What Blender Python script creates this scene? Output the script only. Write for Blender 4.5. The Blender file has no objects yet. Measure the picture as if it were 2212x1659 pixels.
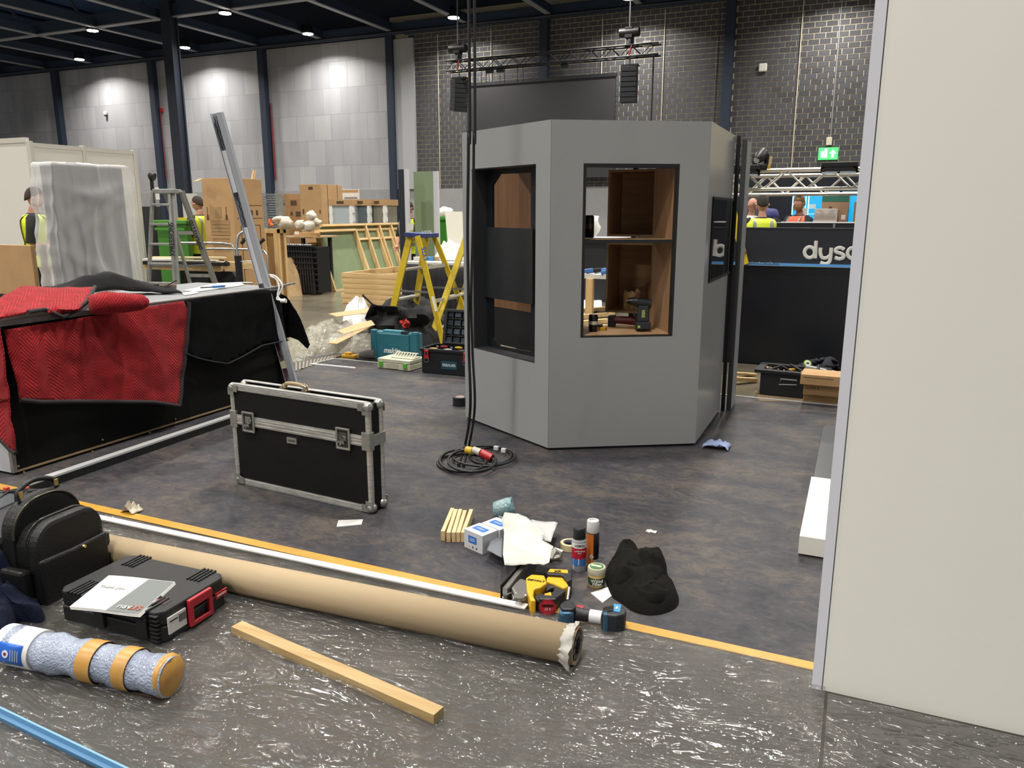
import bpy, bmesh, math, random
from mathutils import Matrix, Vector, noise
R = math.radians
random.seed(7)
SC = bpy.context.scene
COL = SC.collection
# ---------------------------------------------------------------- camera, world, exposure
CH, F_PX = 1.54, 1680.0
YAW, PIT = R(23.84), R(12.46)
cd = bpy.data.cameras.new('camera'); cam = bpy.data.objects.new('camera', cd); COL.objects.link(cam)
cam.location = (0, 0, CH); cam.rotation_euler = (R(90) - PIT, 0, YAW)
cd.sensor_width = 36; cd.lens = F_PX / 2212 * 36; cd.clip_end = 200; cd.clip_start = 0.05
SC.camera = cam
SC.view_settings.view_transform = 'Standard'; SC.view_settings.look = 'None'
SC.view_settings.gamma = 1; SC.view_settings.use_curve_mapping = False
SC.view_settings.exposure = 0.0
w = bpy.data.worlds.new('world'); SC.world = w; w.use_nodes = True
w.node_tree.nodes['Background'].inputs[0].default_value = (0.62, 0.64, 0.68, 1)
w.node_tree.nodes['Background'].inputs[1].default_value = 0.3
# ---------------------------------------------------------------- hall lamps: area lights under every high-bay lamp
LZ = 10.55
LAMPS = []
for j in range(9):
    for i in range(9):
        LAMPS.append((-44.9 + 8.66 * i, 35.85 - 5.97 * j) if j else ((-44.9 + 8.66 * i) * .972, 34.85))
LAMPW = 450
ld = bpy.data.lights.new('high_bay_light', 'AREA'); ld.shape = 'DISK'; ld.size = 0.5; ld.energy = LAMPW
ld.color = (1.0, 0.955, 0.88); ld.spread = R(145)
for (x, y) in LAMPS:
    if x > 18 or (y < 12 and x < -30) or (y < 7 and x > 3): continue
    o = bpy.data.objects.new('high_bay_light', ld); o.location = (x, y, LZ - 0.17); COL.objects.link(o)
# ---------------------------------------------------------------- image measurements turned into points of the hall
_f = Vector((-math.sin(YAW) * math.cos(PIT), math.cos(YAW) * math.cos(PIT), -math.sin(PIT)))
_r = Vector((math.cos(YAW), math.sin(YAW), 0)); _d = _f.cross(_r); _C = Vector((0, 0, CH))
def ray(x, y): return _f + _r * ((x - 1106) / F_PX) + _d * ((y - 829.5) / F_PX)
def G(x, y, z=0.0): v = ray(x, y); return _C + v * ((z - CH) / v.z)
def PY(x, y, Y): v = ray(x, y); return _C + v * (Y / v.y)
def PX(x, y, X): v = ray(x, y); return _C + v * (X / v.x)
def PD(x, y, D): return _C + ray(x, y) * D
def HT(b, y):
    a = (y - 829.5) / F_PX; b = Vector((b[0], b[1], 0)) - _C
    return -(b.dot(_d) - a * b.dot(_f)) / (_d.z - a * _f.z)
# ---------------------------------------------------------------- materials
def lin(c):
    if isinstance(c, str): c = [int(c[i:i + 2], 16) / 255 for i in (0, 2, 4)]
    return tuple(x / 12.92 if x <= 0.04045 else ((x + 0.055) / 1.055) ** 2.4 for x in c) + (1,)
MC = {}
def mat(c, rough=0.6, metal=0.0, var=0.0, vs=6, bump=0.0, bs=60, stretch=(1, 1, 1), coat=0, emit=0, spec=0.5, c2=None, detail=4, sheen=0, alpha=1, kind='noise'):
    key = (c, rough, metal, var, vs, bump, bs, stretch, coat, emit, spec, c2, detail, sheen, alpha, kind)
    if key in MC: return MC[key]
    m = bpy.data.materials.new('mat_' + str(c)); m.use_nodes = True
    nt = m.node_tree; N, L = nt.nodes, nt.links; p = N['Principled BSDF']
    col = lin(c); p.inputs['Base Color'].default_value = col
    p.inputs['Roughness'].default_value = rough; p.inputs['Metallic'].default_value = metal
    p.inputs['Specular IOR Level'].default_value = spec; p.inputs['Coat Weight'].default_value = coat
    p.inputs['Alpha'].default_value = alpha
    if sheen: p.inputs['Sheen Weight'].default_value = sheen
    if emit:
        p.inputs['Emission Color'].default_value = col; p.inputs['Emission Strength'].default_value = emit
    if var or c2 or bump:
        tc = N.new('ShaderNodeTexCoord'); mp = N.new('ShaderNodeMapping'); mp.inputs['Scale'].default_value = stretch
        L.new(tc.outputs['Object'], mp.inputs[0])
    if var or c2:
        n = N.new('ShaderNodeTexNoise'); n.inputs['Scale'].default_value = vs; n.inputs['Detail'].default_value = detail
        n.inputs['Roughness'].default_value = 0.62
        L.new(mp.outputs[0], n.inputs['Vector'])
        cr = N.new('ShaderNodeValToRGB'); cr.color_ramp.elements[0].position = 0.35; cr.color_ramp.elements[1].position = 0.65
        if c2: a, b_ = col, lin(c2)
        else: a = tuple(min(1, x * (1 - var)) for x in col[:3]) + (1,); b_ = tuple(min(1, x * (1 + var)) for x in col[:3]) + (1,)
        cr.color_ramp.elements[0].color = a; cr.color_ramp.elements[1].color = b_
        L.new(n.outputs['Fac'], cr.inputs[0]); L.new(cr.outputs[0], p.inputs['Base Color'])
    if bump:
        n2 = N.new('ShaderNodeTexNoise'); n2.inputs['Scale'].default_value = bs; n2.inputs['Detail'].default_value = 3
        L.new(mp.outputs[0], n2.inputs['Vector'])
        bp = N.new('ShaderNodeBump'); bp.inputs['Strength'].default_value = min(1, bump); bp.inputs['Distance'].default_value = 0.01 if bump <= 1 else 0.01 * bump
        L.new(n2.outputs['Fac'], bp.inputs['Height']); L.new(bp.outputs[0], p.inputs['Normal'])
    MC[key] = m; return m
def wood(c, c2, axis=0, rough=0.6, s=1.0):
    st = [14 * s, 14 * s, 14 * s]; st[axis] = 0.9 * s
    return mat(c, rough, vs=1.6, c2=c2, stretch=tuple(st), bump=0.15, bs=4)
BLACK = mat('0c0d10', 0.75); SATIN = mat('101114', 0.45); GLOSSB = mat('0a0b0d', 0.18)
ALU = mat('b4b4b2', 0.32, 0.85, var=0.12, vs=9); ALUD = mat('8b8d90', 0.4, 0.8); CHROME = mat('cfcfcc', 0.15, 1.0)
WHITE = mat('d2d0cc', 0.5); PAPER = mat('cdccc9', 0.7); GREYP = mat('9b9d9e', 0.45, var=0.02, vs=3)
CARD = mat('b08d63', 0.85, var=0.07, vs=3, bump=0.1, bs=90); CARDD = mat('96754f', 0.85, var=0.08, vs=3)
PINE = [wood('d9bd8c', 'c6a36c', k) for k in range(3)]
MDFG = mat('7d8c69', 0.75, var=0.05, vs=5); YEL = mat('d8c01c', 0.45, var=0.1, vs=14)
# ---------------------------------------------------------------- mesh builder
class MB:
    def __init__(s, T=None): s.v, s.f, s.T = [], [], T or Matrix()
    def add(s, vs, fs):
        n = len(s.v); s.v += [s.T @ Vector(p) for p in vs]; s.f += [tuple(i + n for i in q) for q in fs]; return s
    def box(s, c, d, M=None):
        x, y, z = [k / 2 for k in d]; c = Vector(c)
        P = [Vector(p) for p in ((-x, -y, -z), (x, -y, -z), (x, y, -z), (-x, y, -z), (-x, -y, z), (x, -y, z), (x, y, z), (-x, y, z))]
        if M: P = [M @ p for p in P]
        return s.add([c + p for p in P], [(0, 3, 2, 1), (4, 5, 6, 7), (0, 1, 5, 4), (1, 2, 6, 5), (2, 3, 7, 6), (3, 0, 4, 7)])
    def b2(s, x0, x1, y0, y1, z0, z1): return s.box(((x0 + x1) / 2, (y0 + y1) / 2, (z0 + z1) / 2), (abs(x1 - x0), abs(y1 - y0), abs(z1 - z0)))
    def beam(s, p0, p1, w_, h_, up=(0, 0, 1)):
        p0, p1 = Vector(p0), Vector(p1); a = (p1 - p0); l = a.length; a.normalize(); u = Vector(up)
        sd = u.cross(a)
        if sd.length < 1e-4: sd = Vector((1, 0, 0)).cross(a)
        sd.normalize(); u = a.cross(sd)
        M = Matrix((a, sd, u)).transposed()
        return s.box((p0 + p1) / 2, (l, w_, h_), M)
    def tube(s, pts, r, n=10, close=False, flat=None, caps=True):
        pts = [Vector(p) for p in pts]; m = len(pts); rs = r if isinstance(r, (list, tuple)) else [r] * m
        V = []; pu = None
        for i, p in enumerate(pts):
            if close: t = pts[(i + 1) % m] - pts[i - 1]
            else: t = pts[min(i + 1, m - 1)] - pts[max(i - 1, 0)]
            t.normalize()
            u = pu - t * pu.dot(t) if pu else Vector((0, 0, 1)) - t * t.z
            if u.length < 1e-3: u = Vector((1, 0, 0)) - t * t.x
            u.normalize(); pu = u; q = t.cross(u)
            for k in range(n):
                a = 2 * math.pi * k / n; V.append(p + (u * math.cos(a) + q * math.sin(a)) * rs[i])
        Fc = []
        for i in range(m if close else m - 1):
            for k in range(n):
                a, b_ = i * n + k, i * n + (k + 1) % n; c, d = ((i + 1) % m) * n + (k + 1) % n, ((i + 1) % m) * n + k
                Fc.append((a, b_, c, d))
        if not close and caps: Fc += [tuple(range(n))[::-1], tuple(range((m - 1) * n, m * n))]
        if flat: V = [Vector([q[j] if flat[j] is None else flat[j][0] + (q[j] - flat[j][0]) * flat[j][1] for j in range(3)]) for q in V]
        return s.add(V, Fc)
    def cyl(s, p0, p1, r, r2=None, n=16, caps=True): return s.tube([p0, p1], [r, r if r2 is None else r2], n, caps=caps)
    def lathe(s, prof, c=(0, 0, 0), n=20, M=None):
        c = Vector(c); V = []
        for r, z in prof:
            for k in range(n):
                a = 2 * math.pi * k / n; q = Vector((r * math.cos(a), r * math.sin(a), z)); V.append(c + (M @ q if M else q))
        m = len(prof); Fc = [(i * n + k, i * n + (k + 1) % n, (i + 1) * n + (k + 1) % n, (i + 1) * n + k) for i in range(m - 1) for k in range(n)]
        Fc += [tuple(range(n))[::-1], tuple(range((m - 1) * n, m * n))]
        return s.add(V, Fc)
    def ball(s, c, r, n=12):
        r = (r, r, r) if not isinstance(r, (tuple, list)) else r
        pr = [(math.sin(math.pi * (i + .02) / (n + .04)), -math.cos(math.pi * i / n)) for i in range(n + 1)]
        c = Vector(c); V = []
        for a, z in pr:
            for k in range(2 * n):
                t = math.pi * k / n; V.append(c + Vector((a * math.cos(t) * r[0], a * math.sin(t) * r[1], z * r[2])))
        Fc = [(i * 2 * n + k, i * 2 * n + (k + 1) % (2 * n), (i + 1) * 2 * n + (k + 1) % (2 * n), (i + 1) * 2 * n + k) for i in range(n) for k in range(2 * n)]
        return s.add(V, Fc)
    def prism(s, poly, z0, z1, fn=None):
        """poly in 2D extruded between z0 and z1; fn maps (u,v,w) to a point"""
        n = len(poly); fn = fn or (lambda a, b_, c: (a, b_, c))
        ar = sum(poly[i][0] * poly[(i + 1) % n][1] - poly[(i + 1) % n][0] * poly[i][1] for i in range(n))
        if ar < 0: poly = poly[::-1]
        V = [fn(p[0], p[1], z0) for p in poly] + [fn(p[0], p[1], z1) for p in poly]
        return s.add(V, [tuple(range(n))[::-1], tuple(range(n, 2 * n))] + [(i, (i + 1) % n, (i + 1) % n + n, i + n) for i in range(n)])
    def grid(s, nu, nv, fn, close=False):
        V = [fn(i / nu, j / nv) for j in range(nv + 1) for i in range(nu + 1)]
        return s.add(V, [(j * (nu + 1) + i, j * (nu + 1) + i + 1, (j + 1) * (nu + 1) + i + 1, (j + 1) * (nu + 1) + i) for j in range(nv) for i in range(nu)])
    def sheet(s, poly, step, fn):
        """a 2D outline cut into a fine net, every point mapped by fn(u, v)"""
        bm = bmesh.new(); bm.faces.new([bm.verts.new((p[0], p[1], 0)) for p in poly])
        for ax in (0, 1):
            lo, hi = min(p[ax] for p in poly), max(p[ax] for p in poly); k = lo + step
            while k < hi:
                co = [0, 0, 0]; no = [0, 0, 0]; co[ax] = k; no[ax] = 1
                bmesh.ops.bisect_plane(bm, geom=bm.verts[:] + bm.edges[:] + bm.faces[:], plane_co=co, plane_no=no); k += step
        bm.verts.index_update(); bm.faces.ensure_lookup_table(); bm.normal_update()
        if bm.faces and bm.faces[0].normal.z < 0: bmesh.ops.reverse_faces(bm, faces=bm.faces[:])
        s.add([fn(v.co.x, v.co.y) for v in bm.verts], [tuple(v.index for v in f.verts) for f in bm.faces]); bm.free(); return s
    def o(s, name, m, parent=None, smooth=None, bevel=0, solid=0, sub=0, kind=None, label=None, off=None):
        L0 = root_loc(parent) if parent else Vector((0, 0, 0))
        me = bpy.data.meshes.new(name); me.from_pydata([p - L0 for p in s.v], [], s.f); me.update()
        me.materials.append(m)
        if smooth is not None:
            me.polygons.foreach_set('use_smooth', [True] * len(me.polygons)); me.set_sharp_from_angle(angle=R(smooth))
        ob = bpy.data.objects.new(name, me); COL.objects.link(ob)
        if parent: ob.parent = parent
        if solid:
            md = ob.modifiers.new('solid', 'SOLIDIFY'); md.thickness = solid; md.offset = 0 if off is None else off
        if sub:
            md = ob.modifiers.new('sub', 'SUBSURF'); md.levels = md.render_levels = sub
        if bevel:
            md = ob.modifiers.new('bevel', 'BEVEL'); md.width = bevel; md.segments = 2; md.limit_method = 'ANGLE'; md.angle_limit = R(40)
        if kind: ob['kind'] = kind
        if label: ob['label'] = label
        return ob
def root_loc(o):
    while o.parent: o = o.parent
    return o.location.copy()
def tag(o, label, cat, group=None):
    o['label'] = label; o['category'] = cat
    if group: o['group'] = group
    return o
def T(name, label, cat, loc, group=None, rz=0):
    o = bpy.data.objects.new(name, None); COL.objects.link(o); o.location = loc; o.empty_display_size = 0.1
    o.rotation_euler.z = rz
    return tag(o, label, cat, group)
def struct(ob): ob['kind'] = 'structure'; return ob
def dup(root, loc, label, rz=None, group=None):
    def cp(o, par):
        c = o.copy(); COL.objects.link(c); c.parent = par
        for ch in [k for k in bpy.data.objects if k.parent == o and k is not c]: cp(ch, c)
        return c
    r = cp(root, None); r.location = loc; r['label'] = label
    if rz is not None: r.rotation_euler.z = rz
    if group: r['group'] = group
    return r
def frame(o_, x, y, z=None):
    """matrix with origin o_, axes x, y (normalised) and z = x cross y"""
    x = Vector(x).normalized(); y = Vector(y); y = (y - x * y.dot(x)).normalized(); z = x.cross(y)
    M = Matrix((x, y, z)).transposed().to_4x4(); M.translation = Vector(o_); return M
def rotz(c, a): return Matrix.Translation(Vector(c)) @ Matrix.Rotation(a, 4, 'Z')
def text(s, size, m, M, parent, name='lettering', bold=0.0, shear=0.0, depth=0.0006, ax='CENTER', sx=1.0, label=None):
    cu = bpy.data.curves.new('t', 'FONT'); cu.body = s; cu.size = size; cu.align_x = ax; cu.align_y = 'CENTER'
    cu.extrude = depth; cu.offset = bold * size; cu.shear = shear; cu.resolution_u = 3
    t = bpy.data.objects.new('t', cu); COL.objects.link(t)
    me = bpy.data.meshes.new_from_object(t.evaluated_get(bpy.context.evaluated_depsgraph_get()))
    bpy.data.objects.remove(t); bpy.data.curves.remove(cu)
    L0 = root_loc(parent); me.transform(Matrix.Translation(-L0) @ M @ Matrix.Diagonal((sx, 1, 1, 1)))
    me.materials.clear(); me.materials.append(m); me.name = name
    ob = bpy.data.objects.new(name, me); COL.objects.link(ob); ob.parent = parent
    if label: ob['label'] = label
    return ob
def fb(p, s=1.0, o=3): return noise.fractal(Vector(p) * s, 1.0, 2.0, o)
def rg(p, s=1.0, o=3): return noise.ridged_multi_fractal(Vector(p) * s, 1.0, 2.0, o, 1.0, 2.0)
def up(poly_px, z=0.0): return [tuple(G(x, y, z)[:2]) for x, y in poly_px]
def upY(poly_px, Y): return [(PY(x, y, Y).x, PY(x, y, Y).z) for x, y in poly_px]
# ================================================================ SETTING
WY, WTOP, DADO = 36.9, 10.4, 2.74
COLX = [-48.4 - 8.66, -48.4, -39.9, -31.5, -23.1, -14.55, -5.95, 2.7, 11.4]
def nodes(m): return m.node_tree.nodes, m.node_tree.links, m.node_tree.nodes['Principled BSDF']
# concrete hall floor
mc = bpy.data.materials.new('concrete'); mc.use_nodes = True; N, L, p = nodes(mc)
tc = N.new('ShaderNodeTexCoord'); n = N.new('ShaderNodeTexNoise'); n.inputs['Scale'].default_value = 0.9; n.inputs['Detail'].default_value = 8; n.inputs['Roughness'].default_value = 0.6
cr = N.new('ShaderNodeValToRGB'); e = cr.color_ramp.elements; e[0].position = .3; e[0].color = lin('59534a'); e[1].position = .72; e[1].color = lin('79725f')
L.new(tc.outputs['Object'], n.inputs['Vector']); L.new(n.outputs['Fac'], cr.inputs[0]); L.new(cr.outputs[0], p.inputs['Base Color'])
rr = N.new('ShaderNodeMapRange'); rr.inputs[3].default_value = .12; rr.inputs[4].default_value = .3
L.new(n.outputs['Fac'], rr.inputs[0]); L.new(rr.outputs[0], p.inputs['Roughness'])
struct(MB().b2(-62, 30, -14, 37.2, -.3, 0).o('floor', mc))
# vinyl stand floor
def mottled(name, cols, sc, rough=0.42):
    m = bpy.data.materials.new(name); m.use_nodes = True; N, L, p = nodes(m)
    tc = N.new('ShaderNodeTexCoord'); mp = N.new('ShaderNodeMapping'); mp.inputs['Scale'].default_value = (1, 1.5, 1)
    L.new(tc.outputs['Object'], mp.inputs[0])
    a = N.new('ShaderNodeTexNoise'); a.inputs['Scale'].default_value = sc; a.inputs['Detail'].default_value = 9; a.inputs['Roughness'].default_value = .68; a.inputs['Distortion'].default_value = .5
    b = N.new('ShaderNodeTexNoise'); b.inputs['Scale'].default_value = sc * 7; b.inputs['Detail'].default_value = 8; b.inputs['Roughness'].default_value = .75; b.inputs['Distortion'].default_value = 1.2
    mx = N.new('ShaderNodeMath'); mx.operation = 'MULTIPLY_ADD'; mx.inputs[1].default_value = .55
    L.new(mp.outputs[0], a.inputs['Vector']); L.new(mp.outputs[0], b.inputs['Vector'])
    ad = N.new('ShaderNodeMath'); ad.operation = 'MULTIPLY'; ad.inputs[1].default_value = .5; L.new(b.outputs['Fac'], ad.inputs[0])
    L.new(a.outputs['Fac'], mx.inputs[0]); L.new(ad.outputs[0], mx.inputs[2])
    cr = N.new('ShaderNodeValToRGB'); cr.color_ramp.elements.remove(cr.color_ramp.elements[0])
    for i, (t, c) in enumerate(cols):
        if i == 0: q = cr.color_ramp.elements[0]; q.position = t
        else: q = cr.color_ramp.elements.new(t)
        q.color = lin(c)
    L.new(mx.outputs[0], cr.inputs[0]); L.new(cr.outputs[0], p.inputs['Base Color'])
    p.inputs['Roughness'].default_value = rough; p.inputs['Specular IOR Level'].default_value = .25; return m
vin = mottled('vinyl', [(.40, '292b31'), (.47, '36363b'), (.53, '403e41'), (.58, '4d4845'), (.66, '5c534d')], 1.9, .55)
VZ = .004
struct(MB().b2(-6.0, 6, 2.6, 6.38, -.05, VZ).o('floor_vinyl', vin))
struct(MB().b2(-5.06, 6, 6.38, 6.72, -.05, VZ).o('floor_vinyl', vin))
gc = mottled('grey_vinyl', [(.40, '34322f'), (.47, '403d38'), (.55, '45413c'), (.62, '48423e')], 1.3, .5)
struct(MB().b2(-9, 6, -3, 2.6, -.05, VZ - .001).o('floor_grey', gc))
# back wall: bright board cladding left of the brick, columns at every bay
mw = bpy.data.materials.new('board_wall'); mw.use_nodes = True; N, L, p = nodes(mw)
tc = N.new('ShaderNodeTexCoord'); mp = N.new('ShaderNodeMapping'); mp.inputs['Rotation'].default_value = (R(90), 0, 0)
L.new(tc.outputs['Object'], mp.inputs[0])
bt = N.new('ShaderNodeTexBrick'); bt.inputs['Scale'].default_value = 1; bt.inputs['Brick Width'].default_value = 1.18; bt.inputs['Row Height'].default_value = 1.35
bt.inputs['Color1'].default_value = lin('94959a'); bt.inputs['Color2'].default_value = lin('a3a4a8'); bt.inputs['Mortar'].default_value = lin('8d8e92'); bt.inputs['Mortar Size'].default_value = .02; bt.offset = .4
n = N.new('ShaderNodeTexNoise'); n.inputs['Scale'].default_value = .55; n.inputs['Detail'].default_value = 5
mp2 = N.new('ShaderNodeMapping'); mp2.inputs['Scale'].default_value = (2.2, 1, .45); L.new(tc.outputs['Object'], mp2.inputs[0]); L.new(mp2.outputs[0], n.inputs['Vector'])
mx = N.new('ShaderNodeMix'); mx.data_type = 'RGBA'; mx.blend_type = 'MULTIPLY'; mx.inputs[0].default_value = .8
cr = N.new('ShaderNodeValToRGB'); e = cr.color_ramp.elements; e[0].position = .3; e[0].color = (.8, .8, .81, 1); e[1].position = .65; e[1].color = (1, 1, 1, 1)
L.new(mp.outputs[0], bt.inputs['Vector']); L.new(n.outputs['Fac'], cr.inputs[0]); L.new(bt.outputs[0], mx.inputs[6]); L.new(cr.outputs[0], mx.inputs[7]); L.new(mx.outputs[2], p.inputs['Base Color'])
p.inputs['Roughness'].default_value = .6
struct(MB().b2(-62, -23.2, WY, WY + .3, DADO, WTOP).o('wall_board', mw))
brickw = struct(MB().b2(-23.2, 14, WY, WY + .3, DADO, WTOP + .9).o('wall_back', mat('b3ab94', .9, var=.08, vs=3)))
struct(MB().b2(-62, 14, WY - .06, WY + .3, 0, DADO).o('wall_dado', mat('8f9092', .5, var=.04, vs=2)))
struct(MB().b2(-62, 14, WY + .1, WY + .4, WTOP, 14).o('wall_upper', mat('1a2536', .8)))
DARK = mat('1b2739', .7); NAVY = mat('1c3152', .8)
tr = struct(MB().b2(-22.95, -21.75, WY - .18, WY, DADO, WTOP - .2).o('trim_1', mat('9fa1a5', .5)))
bk = [mat('45454a', .85, var=.13, vs=5, bump=.3, bs=30), mat('3c3c40', .85, var=.13, vs=5, bump=.3, bs=30)]
cells = []
z = DADO + .01; row = 0
while z < WTOP + .5:
    x = 6 - (row % 2) * .225
    while x > -21.9:
        a0, a1 = x - .424, x
        for cx in COLX:
            if a1 > cx - .22 and a0 < cx + .22:
                if x - .22 > cx: a0 = max(a0, cx + .2)
                else: a1 = min(a1, cx - .2)
        if a1 - a0 > .05: cells.append((a1, z, row, a0))
        x -= .45
    z += .225; row += 1
def seen(c):
    v = Vector(((c[0] + c[3]) / 2, WY, c[1])) - _C; q = 1106 + F_PX * v.dot(_r) / v.dot(_f); yy = 829.5 + F_PX * v.dot(_d) / v.dot(_f)
    return q, yy
vis = [c for c in cells if 860 < seen(c)[0] < 2060 and -30 < seen(c)[1] < 470]
vis.sort(key=lambda c: -c[0] - (1000 if seen(c)[0] < 1888 else 0))
near = vis[:300]; far = vis[300:]
bm_ = MB().b2(0, 1, -.016, .004, 0, .196)
for i, (x, z, r_, x0) in enumerate(near):
    if i < 2:
        ob = bm_.o('brick', bk[i], brickw)
        if i == 0: src0 = ob
        else: src1 = ob
    else:
        ob = (src0 if random.random() < .6 else src1).copy(); COL.objects.link(ob)
    ob.location = (x0, WY, z); ob.scale = (x - x0, 1, 1)
fm = MB()
for x, z, r_, x0 in far: fm.b2(x0, x, WY - .016, WY + .004, z, z + .196)
fo = fm.o('brick_courses', bk[0], brickw, kind='stuff')
# columns and ceiling steelwork
for i, x in enumerate(COLX):
    struct(MB().b2(x - .2, x + .2, WY - .35, WY, 0 if x > -23 else DADO * 0, WTOP + .1).o('column', DARK))
tc_ = struct(MB().b2(-31.1, -30.72, 29.55, 29.95, 0, 13).b2(-31.2, -30.62, 29.5, 29.58, 0, 13).b2(-31.2, -30.62, 29.92, 30., 0, 13).o('column', mat('1a2230', .6)))
struct(MB().b2(-62, 30, -14, 38, 13.4, 13.6).o('ceiling', mat('203a61', .9)))
BEAM = mat('233349', .6); FLG = mat('8c8f96', .5, .3)
for i in range(17):
    x = -53.0 + 4.33 * i - .2
    if x > 24: continue
    t = struct(MB().b2(x - .1, x + .1, 8, WY, WTOP + .17, WTOP + .55).b2(x - .08, x + .08, 8, 30, 12.7, 12.9).o('ceiling_beam', BEAM))
    MB().b2(x - .14, x + .14, 8, WY, WTOP + .12, WTOP + .17).o('flange', FLG, t)
    if i % 2 == 1 or True:
        k = 8
        while k < 29:
            MB().beam((x, k, WTOP + .5), (x, k + 1.5, 12.75), .1, .12).beam((x, k + 1.5, 12.75), (x, k + 3, WTOP + .5), .1, .12).o('web', BEAM, t); k += 3
    struct(MB().b2(x - .5, x + .5, 30, WY, 13.2, 13.3).o('ceiling_panel', NAVY))
for yy in (29.9, 22.4, 14.9):
    t = struct(MB().b2(-60, 24, yy - .12, yy + .12, WTOP + .2, WTOP + .75).o('ceiling_beam', BEAM))
    MB().b2(-60, 24, yy - .17, yy + .17, WTOP + .15, WTOP + .2).o('flange', FLG, t)
struct(MB().b2(-60, 24, WY - .5, WY - .3, WTOP - .02, WTOP + .5).o('trim_2', BEAM))
struct(MB().cyl((-60, WY - .6, WTOP + .05), (24, WY - .6, WTOP + .05), .06).o('trim_3', mat('2a303a', .4, .5)))
# silver ducts and insulation panels between the trusses
SIL = mat('cfd3d7', .45, .1, var=.3, vs=2, bump=.6, bs=5)
for i, (x, y0, y1, r_) in enumerate([(-34.2, 12, 29.2, .5), (-42.5, 12, 29, .55), (-29.0, 12, 29.0, .45), (-47.2, 16, 29, .5)]):
    b = MB(); 
    pts = [(x + .12 * math.sin(k * 1.3 + i), y0 + (y1 - y0) * k / 24, 12.1) for k in range(25)]
    b.tube(pts, [r_ * (1 + .05 * (k % 2)) for k in range(25)], 14)
    tag(b.o('air_duct', SIL, smooth=50), ['silver air duct between the roof beams, second from the left', 'silver air duct nearest the left edge above the shell wall', 'silver air duct nearest the tall dark column', 'far left silver air duct at the corner of the picture'][i], 'duct')
for i, (x0, x1, y0, y1) in enumerate([(-57, -49, 8, 29.6), (-48.6, -40.4, 8, 29.6), (-40, -31.8, 8, 29.6), (-31.4, -24, 8, 29.6)]):
    struct(MB().b2(x0, x1, y0, y1, 13.25, 13.35).o('ceiling_panel', mat('b9c0c6', .5, var=.5, vs=.6)))
# high-bay lamps
lt = None
EM = bpy.data.materials.new('lamp_glow'); EM.use_nodes = True; N, L, p = nodes(EM); p.inputs['Emission Color'].default_value = (1, .95, .86, 1); p.inputs['Emission Strength'].default_value = 25
cand = []
for (x, y) in LAMPS:
    v = Vector((x, y, LZ)) - _C; dep = v.dot(_f)
    if dep < 3: continue
    q = 1106 + F_PX * v.dot(_r) / dep; yy = 829.5 + F_PX * v.dot(_d) / dep
    if -60 < q < 2270 and -90 < yy: cand.append((q, yy, x, y))
names = {}
for q, yy, x, y in sorted(cand):
    near_ = 'row by back wall' if y > 33 else ('second row' if y > 27 else 'nearer row')
    pl = ['leftmost', 'second', 'third', 'fourth', 'fifth', 'sixth', 'seventh', 'eighth', 'ninth']
    k = names.get(near_, 0); names[near_] = k + 1
    lab = 'round high-bay ceiling lamp, %s from the left, %s' % (pl[k], near_)
    lab = lab.replace('leftmost from the left', 'leftmost')
    if lt is None:
        lt = T('ceiling_lamp', lab, 'ceiling lamp', (x, y, LZ), 'high-bay lamps under the roof'); h = lt.location
        MB().lathe([(.12, .32), (.2, .3), (.27, .12), (.3, .0), (.3, -.1), (.27, -.1), (.26, .05)], h, 20).cyl(h + Vector((0, 0, .3)), h + Vector((0, 0, .9)), .02).o('housing', mat('22262c', .5, .5), lt, smooth=40)
        MB().lathe([(.26, -.13), (.26, -.1)], h, 24).o('diffuser', EM, lt)
    else: dup(lt, (x, y, LZ), lab)
# ================================================================ DISPLAY BOOTH (hexagon, side 1.0)
BH = 2.085
HX = [Vector(p) for p in ((-2.636, 5.09, 0), (-1.77, 4.59, 0), (-.904, 5.09, 0), (-.904, 6.09, 0), (-1.77, 6.59, 0), (-2.636, 6.09, 0))]
booth = T('display_booth', 'grey hexagonal display booth with window openings in the middle of the stand', 'display booth', (-1.77, 5.59, VZ))
def face(i):
    P, Q = HX[i], HX[(i + 1) % 6]; d = (Q - P).normalized(); n_ = Vector((d.y, -d.x, 0))
    return lambda u, z, w=0: P + d * u + n_ * w + Vector((0, 0, z))
def fpx(i, x, y, w=0):
    P, Q = HX[i], HX[(i + 1) % 6]; d = (Q - P).normalized(); n_ = Vector((d.y, -d.x, 0)); P = P + n_ * w
    v = ray(x, y); t = (P - _C).dot(n_) / v.dot(n_); p = _C + v * t
    return (p - P).dot(d), p.z
def ring(b, fn, o_, i_, t):
    """panel with a hole: o_, i_ lists of equal length (u, z), thickness t inward"""
    n = len(o_); V = [fn(*q, 0) for q in o_] + [fn(*q, 0) for q in i_] + [fn(*q, -t) for q in o_] + [fn(*q, -t) for q in i_]
    F_ = []
    for k in range(n):
        j = (k + 1) % n
        F_ += [(k, j, n + j, n + k), (2 * n + k, 3 * n + k, 3 * n + j, 2 * n + j), (k, 2 * n + k, 2 * n + j, j), (n + k, n + j, 3 * n + j, 3 * n + k)]
    return b.add(V, F_)
def rect(u0, u1, z0, z1): return [(u0, z0), (u1, z0), (u1, z1), (u0, z1)]
LAM = mat('919393', .42, var=.015, vs=2, spec=.4)
z0 = .022
ring(MB(), face(0), rect(.002, .998, z0, BH), rect(.12, .853, .566, 1.834), .018).o('panel', LAM, booth)
ring(MB(), face(1), rect(.002, .998, z0, BH), rect(.203, .81, .753, 1.832), .018).o('panel', LAM, booth)
fc = face(2)
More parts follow.
